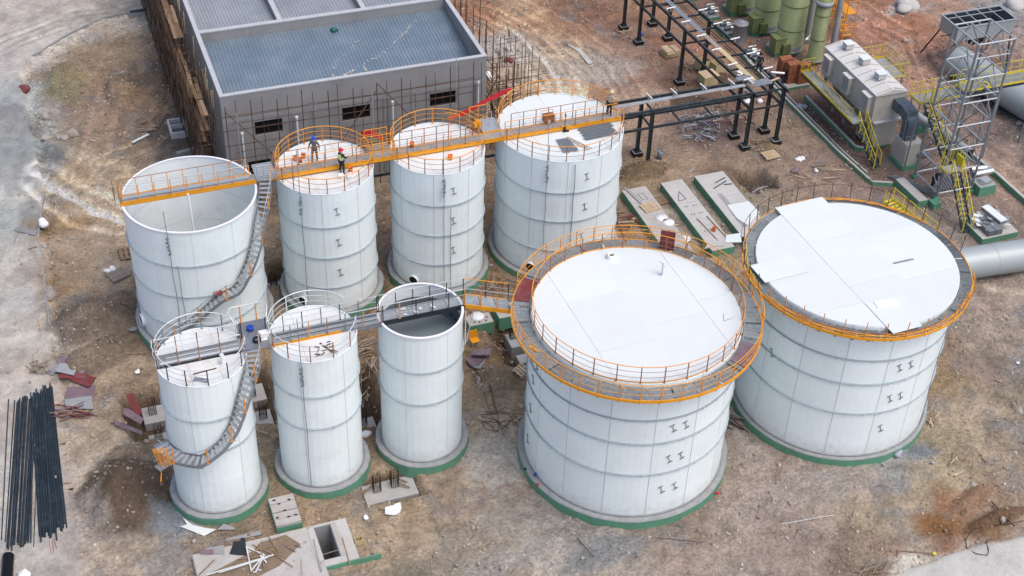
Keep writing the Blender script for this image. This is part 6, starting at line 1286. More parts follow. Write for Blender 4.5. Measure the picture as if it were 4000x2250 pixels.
# lying silos
sl_ = thing('steel_silo','huge pale grey cylinder lying on the ground behind the tower','silo',(72.5,78.5,0)); MB().tube((70.9,84.0,1.3),(73.4,72.2,1.3),1.25,36).build('shell','silo_grey',sl_)
for k in (.02,.35,.66): p = Vector((70.9,84.0,1.3)).lerp(Vector((73.4,72.2,1.3)),k); MB().tube(p,p+Vector((.02,-.1,0)),1.275,36).build('girth_band','silo_grey',sl_)
for k in (.15,.8): p = Vector((70.9,84.0,0)).lerp(Vector((73.4,72.2,0)),k); MB().cbox((p.x,p.y,.1),(2.2,.4,.5),.2).build('cradle','wood_brown',sl_)
s2_ = thing('steel_pipe','fat pale grey pipe lying at the right edge behind the right big tank','pipe',(58.5,60.3,0)); MB().tube((54.5,60.5,1.12),(70,59.1,1.12),1.1,40,cap=False).build('shell','silo_grey',s2_); MB().tube((70,59.1,1.12),(54.52,60.5,1.12),1.08,40).build('inner_wall','galv_dark',s2_)
for x in (58,62,66): MB().tube((x,60.5-(x-54.5)*.09,1.12),(x+.05,60.5-(x-54.5)*.09,1.12),1.115,40).build('seam','silo_grey',s2_)
# ---------------------------------------------------------------- slabs, pads, footings
ZM = {'A':(0,0,1.932),'B':(1000,0,1.932),'C':(2000,0,1.932),'D':(3000,0,1.932),'E':(0,750,1.932),'F':(1000,750,1.932),'G':(2000,750,1.932),'H':(3000,750,1.932),'I':(0,1500,1.932),'J':(1000,1500,1.932),'K':(2000,1500,1.932),'L':(3000,1500,1.932),
'U5':(1000,1300,3.622),'U8':(700,1900,3.22),'V1':(1700,1300,3.622),'V3':(2550,600,3.864),'V4':(100,1350,4.83),'S8':(2700,200,3.864),'U3':(560,1450,3.22)}
def at(k, a_, b_, z=0.0): o_ = ZM[k]; return px(o_[0]+a_/o_[2], o_[1]+b_/o_[2], z)
def poly_sheet(label, k, pts, z, mt, th=.02, name='board', cat='board', tilt=0):
    P_ = [at(k,a_,b_,z) for a_,b_ in pts]; cx = sum(p[0] for p in P_)/len(P_); cy = sum(p[1] for p in P_)/len(P_)
    ar = sum(P_[i][0]*P_[(i+1)%len(P_)][1]-P_[(i+1)%len(P_)][0]*P_[i][1] for i in range(len(P_)))
    if ar < 0: P_ = P_[::-1]
    o_ = MB().prism([(x-cx,y-cy) for x,y in P_],0,th).build(name,mt,world=False,loc=(cx,cy,z)); o_.rotation_euler = (tilt,tilt*.5,0)
    return tag(o_,label,cat)
def slab(label, x0, x1, y0, y1, h, top='concrete_pale', hole=None, name='slab', split=2.6):
    t_ = thing(name,label,'slab',((x0+x1)/2,(y0+y1)/2,0))
    if hole is None: MB().box(x0,x1,y0,y1,-.35,h-.02).build('slab_body','green_paint',t_)
    n = max(1,round((y1-y0)/split))
    for i in range(n):
        ya, yb = y0+(y1-y0)*i/n, y0+(y1-y0)*(i+1)/n; MB().box(x0+.012,x1-.012,ya+.01,yb-.01,h-.0195,h).build('slab_top',top,t_)
    return t_
s1_ = slab('green-sided concrete slab carrying a pallet and white discs, left of three',37.6,39.5,66.4,75.9,.6,'concrete'); s2_ = slab('green-sided concrete slab with bolt holes and two long bars, middle of three',40.68,42.4,67.4,75.9,.6); s3_ = slab('widest green-sided concrete slab with a white sheet on its end, right of three',43.4,45.75,67.0,75.95,.6)
hb = MB()
for x, y in ((41.1,72.65),(41.3,72.65),(41.75,72.65),(41.97,72.65),(41.15,71.65),(41.35,71.65),(41.8,71.68),(42.0,71.7),(41.7,69.7),(41.2,69.6)): hb.lathe([(.01,0),(.055,0),(.055,.004)],10,(x,y))
hb.v=[(x,y,z+.602) for x,y,z in hb.v]; hb.build('bolt_holes','plastic_black',s2_,kind='stuff')
def bars_(label, segs, w_, h, mt, name='bar', cat='bar', part='bar'):
    c_ = segs[0][0]; t_ = thing(name,label,cat,c_)
    for a_, b_ in segs: MB().bar(a_,b_,w_,h).build(part,mt,t_)
    return t_
bars_('long rusty bar lying lengthways on the middle slab, left of two',[((41.3,71.1,.63),(41.57,68.3,.63))],.07,.05,'wood_brown'); bars_('long rusty bar lying lengthways on the middle slab, right of two',[((42.08,71.15,.63),(42.3,68.4,.63))],.07,.05,'wood_brown')
bars_('triangle of thin grey rods on the middle slab',[((40.95,73.4,.62),(41.6,73.5,.62)),((41.6,73.5,.62),(41.5,74.5,.62)),((41.5,74.5,.62),(41.0,73.5,.62))],.04,.04,'steel_grey')
bars_('dark bars lying crossed on the widest slab',[((44.5,74.7,.63),(45.5,75.1,.63)),((44.05,74.05,.63),(45.4,74.7,.63)),((45.0,74.3,.64),(45.6,74.2,.64))],.06,.04,'black_steel')
bars_('grey plank with loose rebar at the head of the left slab',[((37.9,76.1,.65),(38.3,73.6,.65)),((38.1,75.6,.64),(38.35,73.7,.64))],.12,.05,'concrete_grey')
cb = MB()
for i in range(4): cb.path([(44.0+.1*i+.05*math.sin(k*.5),73.4-k*.38,.62+.01*i) for k in range(12)],.010,4)
tag(cb.build('wire_bundle','steel_grey'),'curved grey wires trailing down the widest slab','wires')
poly_sheet('big white sheet draped on the near end of the widest slab','V3',[(1120,780),(1450,722),(1610,885),(1435,1085),(1270,980)],.64,'roof_white',name='sheet',cat='sheet')
poly_sheet('pale sheet bridging the ends of the middle and right slabs','V3',[(1110,1230),(1330,1200),(1340,1340),(1090,1345)],.64,'roof_white',name='sheet',cat='sheet'); poly_sheet('cut white sheet on the near end of the middle slab','V3',[(850,1310),(1090,1270),(1080,1400),(940,1400),(780,1440)],.62,'concrete_pale',name='sheet',cat='sheet')
for lb, a_, b_, r_ in (('white disc on the left slab, farthest of three',130,965,.42),('white disc half sliding off the left slab, middle of three',235,1035,.42),('white disc on the ground beside the left slab, nearest of three',485,1272,.42)):
    p = at('V3',a_,b_,.62 if a_ < 400 else .1); tag(MB().lathe([(.01,.03),(r_,.03),(r_,0)],32).build('disc','white_plastic',world=False,loc=(p[0],p[1],.61 if a_ < 400 else .06)),lb,'disc')
bars_('pale glazed frame lying on the left slab',[((38.2,75.0,.62),(38.9,75.1,.62)),((38.2,74.3,.62),(39.0,74.35,.62)),((38.2,75.0,.62),(38.2,74.3,.62)),((38.9,75.1,.62),(39.0,74.35,.62)),((38.55,75.05,.62),(38.6,74.3,.62))],.05,.04,'galvanised',name='frame',cat='frame')
def pallet(label, x, y, z, rz, mt='wood_pale', s=(1.2,1.0), n=8, tilt=0):
    t_ = thing('pallet',label,'pallet',(x,y,z),rz); t_.rotation_euler = (tilt,0,rz)
    me_ = cached(('slat',mt,s,n), lambda: MB().box(-s[0]/n*.33,s[0]/n*.33,-s[1]/2,s[1]/2,.10,.122).mesh('slat',mt)); m2 = cached(('bear',mt,s), lambda: MB().box(-s[0]/2,s[0]/2,-.05,.05,.0,.098).mesh('bearer',mt))
    for i in range(n): inst('slat',me_,t_,(-s[0]/2+s[0]*(i+.5)/n,0,0),random.uniform(-.02,.02))
    for y_ in (-.42,0,.42): inst('bearer',m2,t_,(0,y_*s[1],0))
    return t_
pallet('yellow wooden pallet lying on the left slab',38.65,73.3,.61,.15); pallet('wooden pallet lying between the left and middle slabs',40.15,74.5,.05,.1,'wood_brown'); pallet('pale wooden pallet on the soil near the rack foot',50.45,77.3,.15,.05); pallet('weathered pallet with white rag left of the wide open tank',2.2,77.55,.1,.35,'wood_grey',(1.3,1.1),10)
pallet('brown lattice frame leaning on the heap left of the big front tank',24.1,60.1,.55,.6,'wood_pale',(.95,.75),4,.35); pallet('brown wooden crate frame at the left edge of the wide open tank',3.0,79.7,.1,0,'wood_brown',(1.0,1.4),3); pallet('small pallet by the red-brown strips near the T8 foot'.replace('T8','big front tank'),21.6,57.6,.1,.7,'wood_grey',(.7,.6),4) if False else None
tag(MB().rock((0,0,.1),.4,4).rock((-.35,-.1,.08),.3,7).build('rag','white_plastic',world=False,loc=(1.9,78.15,.15)),'white rag on the weathered pallet','rag')
bucket('orange-topped bucket on the middle slab between the bars',41.82,69.45,.6)
bk = thing('barrel','small black barrel on the soil behind the left slab','barrel',(42.35,79.6,0)); MB().lathe([(.01,0),(.2,0),(.22,.35),(.2,.7),(.17,.7),(.17,.6),(.01,.6)],16).build('shell','galv_dark',bk,world=False)
pd = slab('small green-sided pad with white disc and holes behind the liquid tank',22.42,24.05,64.95,65.95,.6,'concrete'); tag(MB().lathe([(.01,.04),(.42,.04),(.42,0)],32).build('disc','white_plastic',world=False,loc=(23.2,65.75,.61)),'white disc on the small pad behind the liquid tank','disc')
for x, y in ((22.9,65.2),(23.1,65.35),(23.5,65.2),(23.7,65.45),(23.0,65.05)): MB().lathe([(.01,0),(.06,0)],10,(x,y)).build('bolt_hole','plastic_black',pd,world=True) if False else None
for i, (x, y) in enumerate(((22.85,65.25),(23.15,65.15),(23.6,65.2),(23.75,65.5))): MB().cbox((x,y,.61),(.12,.1,.02),i).build('bolt_hole','plastic_black',pd)
slab('green-sided pad half under the ring walkway left of the big front tank',24.45,26.1,65.05,66.4,.65,'concrete'); slab('pale green slab end between the two big tanks',44.0,44.9,66.4,67.2,.6)
pad_ = slab('small green pad with slotted blocks at the foot of the front left tanks',7.2,8.62,52.4,54.55,.45,'concrete_grey'); 
for y0_, y1_, z_ in ((52.42,52.85,.6),(52.9,53.35,.58),(53.4,54.0,.6),(54.05,54.52,.58)): MB().box(7.22,8.6,y0_,y1_,.451,z_).build('block','concrete',pad_)
for x, y in ((7.5,54.3),(8.3,54.1),(7.9,53.4),(7.4,53.0),(8.0,52.88),(8.4,52.9),(7.7,53.95)): MB().cbox((x,y,.605),(.16,.09,.02)).build('slot','plastic_black',pad_)
# the big front slab with its open pit
fs = thing('slab','big dirty concrete slab with green front edge and deep open pit at the bottom','slab',(6.5,50.5,0))
HXa,HXb,HYa,HYb = 9.12,10.05,49.52,51.92
for a_ in ((2.62,HXa,46.5,52.08),(HXb,10.95,49.1,52.08),(HXa,HXb,HYb,52.08),(HXa,HXb,49.1,HYa)): MB().box(a_[0]+.004,a_[1]-.004,a_[2]+.004,a_[3]-.004,-.3,.33).build('slab_part','concrete_pale' if a_[0]>9 else 'concrete',fs)
MB().box(HXa-.35,HXa,HYa,HYb,.331,.36).build('pit_kerb','concrete_pale',fs); MB().box(HXb,HXb+.3,HYa,HYb,.331,.37).build('pit_kerb','concrete',fs)
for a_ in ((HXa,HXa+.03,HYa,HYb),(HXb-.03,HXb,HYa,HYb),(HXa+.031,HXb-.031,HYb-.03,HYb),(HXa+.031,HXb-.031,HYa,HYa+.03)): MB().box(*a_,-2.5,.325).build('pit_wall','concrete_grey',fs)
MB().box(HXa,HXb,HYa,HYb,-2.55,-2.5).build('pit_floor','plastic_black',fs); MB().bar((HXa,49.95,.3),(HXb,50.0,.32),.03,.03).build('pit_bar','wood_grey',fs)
MB().box(2.6,HXa+3.0,49.02,49.098,-.3,.30).build('green_edge','green_paint',fs); MB().box(2.56,2.618,46.5,52.1,-.3,.30).build('end_face','concrete_grey',fs)
b_ = MB(); rd = random.Random(31)
for i in range(40): b_.rock((rd.uniform(3,9),rd.uniform(49.3,52),.33),rd.uniform(.03,.10),i)
b_.build('clods','rubble',fs,kind='stuff')
MB().prism([(3.3,49.3),(4.4,49.2),(6.8,49.9),(8.2,51.0),(7.6,51.9),(6.2,51.8),(5.6,51.3),(4.4,50.9),(3.1,50.5)],.331,.345).build('soil_cover','soil_mound',fs)
o_ = poly_sheet('black plastic sheet on the big front slab','U8',[(690,690),(765,690),(775,650),(830,648),(840,760),(860,870),(740,865),(632,850)],.35,'tarp_black',name='sheet',cat='sheet'); poly_sheet('grey sheets on the left of the big front slab','U8',[(340,780),(565,740),(570,850),(350,855)],.35,'concrete_grey',name='sheet',cat='sheet')
poly_sheet('mauve board on the left of the big front slab','U8',[(270,800),(430,790),(430,855),(265,850)],.38,'ply_mauve')
poly_sheet('bent white sheet in front of the small front left tank, left arm','U8',[(40,385),(160,480),(330,525),(470,540),(315,625),(150,560),(10,505),(100,480)],.08,'roof_worn',name='sheet',cat='sheet')
poly_sheet('long greenish plank lying behind the big front slab','U8',[(590,660),(1020,555),(1030,610),(600,690)],.12,'concrete_grey'); poly_sheet('pale green board by the foot of the small front left tank','U8',[(560,470),(700,520),(700,545),(480,545)],.08,'concrete_grey')
def rods(label, k, segs, z, w_, mt, name='sticks', cat='sticks', part='stick', h=None):
    c_ = at(k,*segs[0][:2],z); t_ = thing(name,label,cat,(c_[0],c_[1],z))
    for i, s_ in enumerate(segs):
        p, q = at(k,s_[0],s_[1],z), at(k,s_[2],s_[3],z); MB().bar((*p,z+.03*(i%4)),(*q,z+.03*((i+1)%4)),w_,h or w_*.7).build(part,mt,t_)
    return t_
rods('white welded frame pieces lying on the big front slab','U8',[(845,760,1075,870),(845,760,910,1080),(1075,870,910,1070),(1060,900,960,1085),(930,1080,965,1085),(340,1120,1190,870),(500,1095,1120,905),(1020,880,1100,960),(990,1050,1030,1060)],.40,.07,'rail_white','scrap_metal','scrap metal','bar')
rods('crossed wooden sticks on the big front slab','U8',[(920,730,1190,865),(740,920,1280,865),(1010,730,1070,1030),(1120,630,1270,860),(1060,790,1200,750),(1230,880,1430,1020),(870,900,1010,790),(250,1127,440,925),(1170,800,1250,870)],.39,.05,'wood_brown')
rods('two mauve sticks near the pit','U8',[(1295,725,1460,825),(1450,740,1530,770)],.37,.06,'ply_mauve'); rods('plank leaning over the front edge left of the pit','U8',[(1690,665,1790,1070)],.37,.08,'concrete_grey','plank','plank','plank'); rods('thin post at the green front edge','U8',[(1535,915,1545,1120)],.34,.05,'concrete_grey','post','post','post')
rods('thin post at the right of the pit','U8',[(2050,640,2150,990)],.36,.05,'wood_brown','post','post','post')
sm = thing('crate','small open wooden box right of the pit','box',(11.2,50.35,0)); 
for a_ in ((0,.45,0,.03),(0,.45,.29,.32),(0,.03,.031,.289),(.42,.45,.031,.289)): MB().box(11.0+a_[0],11.0+a_[1],50.2+a_[2],50.2+a_[3],.05,.4).build('side','ply_yellow',sm)
# footings with starter-bar cages standing in the pits
def footing(label, x0, x1, y0, y1, zt, cage=None, hh=1.1, th=.55):
    t_ = thing('footing',label,'footing',((x0+x1)/2,(y0+y1)/2,zt-th)); MB().box(x0,x1,y0,y1,zt-th,zt).build('block','footing',t_)
    for cx, cy in (cage or []):
        g_ = MB(); n = 5
        for i in range(n):
            for j in range(n):
                if i in (0,n-1) or j in (0,n-1): g_.tube((cx-.2+.1*i,cy-.2+.1*j,zt),(cx-.2+.1*i+.02*((i*j)%3),cy-.2+.1*j,zt+hh+.08*((i+j)%3)),.014,4)
        for k in range(6): z = zt+.12+k*(hh-.1)/6; g_.path([(cx-.22,cy-.22,z),(cx+.22,cy-.22,z),(cx+.22,cy+.22,z),(cx-.22,cy+.22,z)],.011,4,True)
        g_.build('rebar_cage','rebar',t_)
    return t_
footing('pale footing with rebar cage in the pit left of the front row, rear one',1.75,3.0,64.05,65.5,-.95,[(2.35,64.9)]); footing('pale footing with rebar cage in the pit left of the front row, front one',1.8,3.0,61.8,63.05,-.95,[(2.35,62.5)])
footing('footing with rebar cage between the first two front tanks, rear one',8.05,9.1,64.0,65.5,-.95,[(8.3,64.6)]); footing('footing with rebar cage between the first two front tanks, front one',8.05,9.05,61.7,63.1,-.95,[(8.55,62.5)])
footing('footing with rebar cage behind the gap of the second and third front tanks',13.6,14.8,59.3,60.6,-1.0,[(14.1,60.2)],.9); footing('big footing block with two rebar cages in front of the second and third front tanks',12.5,15.5,53.25,54.75,-.45,[(13.3,54.2),(14.35,54.25)],1.15,.7)
footing('grey footing block left of the big front tank, rear one',24.68,26.0,63.25,64.6,-.4,[(25.1,64.2)],.5,.9); footing('grey footing block left of the big front tank, front one',24.75,25.6,61.9,62.7,-.6,None,1,.7); footing('footing with rebar cage between the wide open tank and the worker tank',11.3,12.4,73.9,75.0,-.9,[(11.85,74.5)],.9)
rods('fallen planks in the pit in front of the second front tank','J',[(810,830,880,760),(700,900,830,800),(1000,690,1140,750),(1080,760,1160,780)],-.3,.08,'wood_brown')
tag(MB().rock((0,0,0),.45,61).rock((.3,.05,.05),.35,62).build('white_sack','white_plastic',world=False,loc=(*at('J',1030,970),.15)),'white sack on the soil below the two-cage footing','sack')
tag(MB().rock((0,0,0),.17,63).build('white_ball','white_plastic',world=False,loc=(*at('J',828,1015),.1)),'small round white lump near the open pit','lump')
# ---------------------------------------------------------------- pipe bundles at the left
ORD = 'first second third fourth fifth sixth seventh eighth ninth tenth eleventh twelfth thirteenth fourteenth fifteenth sixteenth seventeenth eighteenth nineteenth'.split()
def pipes(n, top, bot, y1, y0, group, rad=.043, seed=1, z=.14):
    rd = random.Random(seed)
    for i in range(n):
        k = i/(n-1); a_ = (top[0]+(top[1]-top[0])*k, y1+rd.uniform(-.3,.25)+(.5*k if n>14 else 0), z+.06*(i%2)); b2 = (bot[0]+(bot[1]-bot[0])*k+rd.uniform(-.012,.012), y0+rd.uniform(-.22,.22)+(.3*k if n>14 else 0), z+.06*(i%2))
        d = Vector(b2)-Vector(a_); L_ = d.length
        key = ('pipe', rad, round(L_,0)); m_ = cached(key, lambda: MB().tube((0,0,0),(L_,0,0),rad,8,cap=False).tube((L_,0,0),(0,0,0),rad*.8,8,cap=False).mesh('pipe','pipe_black'))
        o_ = bpy.data.objects.new('steel_pipe', m_); COL.objects.link(o_); o_.location = a_; o_.rotation_euler = d.to_track_quat('X','Z').to_euler()
        o_.scale = (L_/round(L_,0) if False else 1,1,1)
        tag(o_, 'dark pipe of the %s, %s' % (group, ORD[i]+' from its left side' if i < n-1 else 'at its right side'), 'pipe', 'dark pipes in the '+group)
pipes(14,(-5.12,-3.98),(-6.62,-5.52),67.35,55.65,'left flat bundle',seed=1); pipes(19,(-4.3,-3.06),(-4.95,-3.48),67.5,55.45,'right flat bundle',seed=2)
pipes(4,(-5.75,-5.25),(-6.98,-6.66),67.5,56.3,'loose row left of the bundles',.035,3,.08); pipes(3,(-4.05,-3.7),(-5.35,-5.15),67.2,55.5,'loose row between the bundles',.03,4,.06); pipes(3,(-4.8,-3.6),(-6.3,-4.3),67.0,56.0,'top layer on the left bundle',.04,6,.26)
for i, y in enumerate((66.0,62.6,58.9)): bars_(('rear','middle','front')[i]+' wooden sleeper under the dark pipe bundles',[((-7.2,y-.2,.06),(-2.8,y+.25,.06))],.08,.07,'rebar','sleeper','sleeper','sleeper')
cp_ = thing('corrugated_pipe','black ribbed plastic pipe cut off at the bottom left corner','pipe',(-6.8,54.2,.3)); b_ = MB(); p0_, p1_ = Vector((-6.55,55.05,.35)), Vector((-6.95,52.0,.35)); N_ = 44
for i in range(N_): a_ = p0_.lerp(p1_,i/N_); c_ = p0_.lerp(p1_,(i+.6)/N_); b_.tube(a_,c_,.30,16); b_.tube(c_,p0_.lerp(p1_,(i+1)/N_),.265,16,cap=False)
b_.build('pipe','plastic_black',cp_); MB().tube(p0_+Vector((0,.012,0)),p0_+Vector((0,.02,0)),.2,16).build('pipe_mouth','duct_navy',cp_)
tag(MB().rock((0,0,.1),.6,8).build('white_lump','white_plastic',world=False,loc=(-6.0,53.35,.1)),'white plastic lump at the bottom left corner','lump')
for x, y in ((-3.3,63.5),): poly_sheet('long pale kerb plank beside the dark pipes','I',[(495,440),(515,440),(530,650),(515,655)],.08,'wood_pale')
rods('thin rust-red sticks poking from the foot of the dark pipes','I',[(370,1180,385,1285),(395,1185,410,1280),(410,1170,430,1250),(480,760,545,745),(470,545,510,530)],.12,.03,'brick_brown')
# shuttering boards in the left heap
for lb, pts, z, mt in (('lilac board at the back of the left board heap',[(600,200),(945,190),(920,330),(600,335)],.28,'ply_mauve'),('pale grey-blue board at the left of the board heap',[(570,310),(720,350),(500,560),(370,510)],.18,'ply_grey'),('grey-mauve board on top of the left heap',[(640,340),(1000,335),(910,560),(560,490)],.36,'ply_grey'),('brown board at the right of the left heap',[(1010,350),(1200,380),(1080,545),(960,480)],.26,'ply_mauve'),
    ('dark red board in the left heap, upper',[(650,520),(1190,520),(1100,625),(640,620)],.22,'ply_red'),('dark red board in the left heap, lower',[(800,620),(1340,590),(1180,780),(900,680)],.15,'ply_red'),('small red board at the right tip of the left heap',[(1190,560),(1320,610),(1200,780),(1090,750)],.3,'ply_red'),
    ('large mauve board lying below the left heap',[(790,800),(1330,750),(1270,1040),(740,1030)],.10,'ply_mauve'),('grey-topped board over the large mauve board',[(740,1030),(1245,950),(1280,1190),(760,1190)],.14,'ply_grey'),('mauve board fragment beside the dark pipes',[(0,940),(150,880),(210,945),(0,995)],.06,'ply_mauve'),
    ('red plank sheet lying near the left pit',None,.1,'ply_red'),('mauve plank sheet by the left pit',None,.1,'ply_mauve'),('long mauve sheet in front of the left pit',None,.12,'ply_mauve')):
    if pts: poly_sheet(lb,'V4',pts,z,mt,tilt=.04,th=.03)
    else:
        q = {'red plank sheet lying near the left pit':[(950,90),(1005,75),(1075,220),(1050,238),(1010,225)],'mauve plank sheet by the left pit':[(935,190),(970,190),(1085,260),(1060,300),(930,230)],'long mauve sheet in front of the left pit':[(860,268),(900,290),(1070,350),(1075,378),(860,310)]}[lb]; poly_sheet(lb,'I',q,z+.08,mt,th=.03,tilt=.06)
def heap(label, k, box, n, z, mats, L_=(.5,1.6), w_=.07, seed=1, ang=None, name='timber_heap', cat='timber heap', hmax=.3):
    rd = random.Random(seed); c_ = at(k,(box[0]+box[2])/2,(box[1]+box[3])/2); t_ = thing(name,label,cat,(c_[0],c_[1],gz(*c_)))
    for i in range(n):
        p = at(k,rd.uniform(box[0],box[2]),rd.uniform(box[1],box[3])); a_ = rd.uniform(0,PI) if ang is None else ang+rd.gauss(0,.35); l_ = rd.uniform(*L_); zz = gz(*p)+.05+rd.uniform(0,hmax)+z
        MB().bar((p[0]-l_/2*math.cos(a_),p[1]-l_/2*math.sin(a_),zz+rd.uniform(-.04,.04)),(p[0]+l_/2*math.cos(a_),p[1]+l_/2*math.sin(a_),zz+rd.uniform(-.04,.04)),w_*rd.uniform(.6,1.4),.04).build('plank',rd.choice(mats),t_)
    return t_
heap('reddish timber strips below the left board heap','V4',(620,1200,1150,1420),26,0,['ply_red','ply_mauve','wood_brown'],seed=1,ang=-.15); heap('weathered timber offcuts left of the board heap','V4',(90,350,400,600),16,0,['wood_grey','wood_brown'],seed=2,w_=.05)
heap('dark planks leaning between the second and third front tanks','U5',(1460,80,1580,330),16,0,['wood_brown','wood_grey'],(.7,1.3),seed=3,ang=.25); heap('fallen planks in the gap of the second and third front tanks','U5',(1480,420,1720,780),20,0,['wood_brown','wood_grey'],(.6,1.3),seed=4,ang=1.2)
heap('steel tubes and planks lying between the worker tank and the next','F',(945,590,1000,740),9,0,['wood_brown','rebar','wood_grey'],(1.4,2.4),.05,5,1.45); heap('grey and mauve strips heaped under the pipe rack, left part','C',(1230,850,1560,1060),110,0,['ply_grey','ply_mauve','rail_white','wood_grey','lilac_grey'],(.35,1.3),.06,6); heap('broken timber under the pipe rack, right part','C',(1480,780,1830,960),60,0,['wood_brown','wood_pale','wood_grey','ply_red'],(.3,1.1),.07,7)
heap('brushwood and sticks beside the front rack column','C',(1790,1060,1932,1140),14,0,['wood_brown','wood_grey'],(.6,1.4),.05,8,2.6); heap('timber offcuts by the far left rack column','C',(770,230,910,310),16,0,['wood_pale','wood_grey'],(.5,1.2),.06,9); heap('scattered sticks right of the widest slab','V3',(1480,500,1680,590),12,0,['wood_grey','concrete_grey'],(.4,.9),.06,10)
heap('brown timbers behind the big front tank railing','G',(780,180,960,290),18,0,['wood_brown','ply_red','wood_pale'],(.6,1.8),.09,11); heap('rods and boards behind the ring walkway','G',(1000,260,1250,380),7,0,['wood_brown','wood_pale'],(.6,1.6),.07,21)
heap('dark bars lying between the two big tanks','K',(1620,250,1730,350),7,0,['rebar','wood_grey'],(1.2,2.0),.05,12,2.25); heap('timber scraps by the left foot of the big front tank','K',(20,240,70,330),8,0,['wood_brown','wood_pale'],(.3,.7),.08,13); heap('broken sticks at the right foot of the right big tank','L',(1170,160,1300,310),8,0,['wood_brown','wood_pale'],(.4,.9),.05,14)
heap('long sticks by the haul road at the lower right','L',(720,1370,930,1440),12,0,['wood_brown','wood_grey'],(.8,1.8),.04,15,.3); heap('brown planks near the crates under the rack','C',(1290,480,1420,540),16,0,['wood_brown','wood_pale'],(.4,1.0),.07,16); heap('sticks strewn on the soil left of the steel tower','D',(230,1180,760,1390),22,0,['wood_brown','wood_grey','wood_pale'],(.5,1.5),.05,17,-.6)
heap('timbers in the pit between front and back rows','F',(1740,660,1932,760),12,0,['wood_brown','wood_grey'],(.6,1.4),.07,18); heap('props leaning in the pit left of the big front tank','F',(1740,1040,1860,1180),6,0,['wood_brown'],(1.0,1.6),.05,19,-1.1); heap('small timbers left of the hall','A',(1060,930,1180,1000),8,0,['wood_grey','wood_brown'],(.6,1.2),.06,20,.1)
heap('sticks and offcuts on the soil at the lower right corner','L',(1300,560,1640,700),7,0,['wood_brown','wood_pale'],(.5,1.4),.06,22,.6); heap('bent rebar and sticks between front tanks','J',(20,380,160,520),7,0,['wood_pale','wood_grey'],(.4,.8),.04,23)
def twigs(label, k, segs, r=.02, mt='rebar', z=.06, name='rebar_heap', cat='rebar'):
    c_ = at(k,*segs[0][0]); t_ = thing(name,label,cat,(c_[0],c_[1],gz(*c_)))
    for s_ in segs:
        MB().path([(*at(k,*p),gz(*at(k,*p))+z+.03*(i%2)) for i,p in enumerate(s_)],r,5).build('bar',mt,t_)
    return t_
twigs('heap of bent rebar on the pale soil left of the big front tank','V1',[[(600,1250),(760,1320),(900,1410)],[(640,1180),(850,1170),(1050,1165)],[(650,1200),(860,1260),(1040,1350)],[(700,1140),(850,1160),(1000,1070)],[(640,1270),(900,1290),(1090,1240)],[(780,1190),(900,1300),(960,1370)],[(1080,1240),(960,1370)],[(660,1290),(720,1390),(880,1400)],[(780,1130),(1000,1150),(1110,1240)]])
twigs('long cables running down the soil left of the big front tank','V1',[[(540,520),(640,700),(700,900),(770,1140)],[(700,640),(760,820),(850,1110)],[(760,740),(820,960),(880,1150),(900,1330),(980,1449)]],.016,name='cable',cat='cable')
twigs('black cable looping onto the haul road at the lower right','L',[[(1932,1028),(1800,1065),(1640,1090),(1540,1110),(1490,1180),(1500,1240),(1560,1295),(1650,1312),(1660,1270),(1640,1190)]],.022,'plastic_black',name='cable',cat='cable')
rods('dark stick lying on the rusty soil at the lower right','L',[(1690,890,1740,950),(1780,1000,1860,1080)],.12,.06,'rebar'); rods('long brown pole beside the haul road','L',[(970,1255,1240,1280),(985,1262,972,1310)],.10,.06,'wood_brown','pole','pole','pole'); tag(MB().cbox((0,0,.08),(.2,.12,.1)).build('yellow_block','yellow',world=False,loc=(*at('L',1252,1292),.05)),'small yellow block at the end of the brown pole','block')
rods('long thin pale rod lying on the soil at the bottom','L',[(90,1058,490,992)],.08,.03,'rail_white','rod','rod','rod'); rods('thin dark rod on the grey soil in front of the big front tank','K',[(490,1160,615,1305)],.10,.04,'rebar','rod','rod','rod'); rods('curved dark rod on the soil below the big front tank','K',[(1080,1160,1230,1175),(1230,1175,1440,1202)],.10,.03,'rebar','rod','rod','rod'); rods('short grey stick at the bottom of the picture','L',[(640,1000,665,950)],.1,.06,'wood_grey','stick','stick','stick'); rods('short stick on the soil at the bottom','L',[(208,1165,240,1110)],.1,.06,'wood_grey','stick','stick','stick')
poly_sheet('lilac board by the yellow chair','V1',[(520,260),(800,230),(770,330),(510,325)],.45,'ply_mauve',th=.1); poly_sheet('mauve sheets fanned out below the yellow chair, left','V1',[(430,380),(520,330),(740,340),(560,480),(490,455)],.2,'ply_mauve',tilt=.1); poly_sheet('pale sheet of the fan below the yellow chair','V1',[(740,350),(640,510),(520,490),(600,470)],.25,'ply_grey',tilt=.1)
ch = thing('chair','battered orange-yellow wooden chair on the soil left of the big front tank','chair',(22.35,63.75,0),.1)
MB().box(-.26,.26,-.24,.24,.46,.50).build('seat','orange',ch,world=False); MB().cbox((0,.25,.80),(.52,.04,.55),0,0,-.12).build('backrest','orange',ch,world=False)
for x in (-.23,.23):
    for y in (-.2,.22): MB().bar((x,y,0),(x,y,.46 if y<0 else .55),.04,.04).build('leg','wood_pale',ch,world=False)
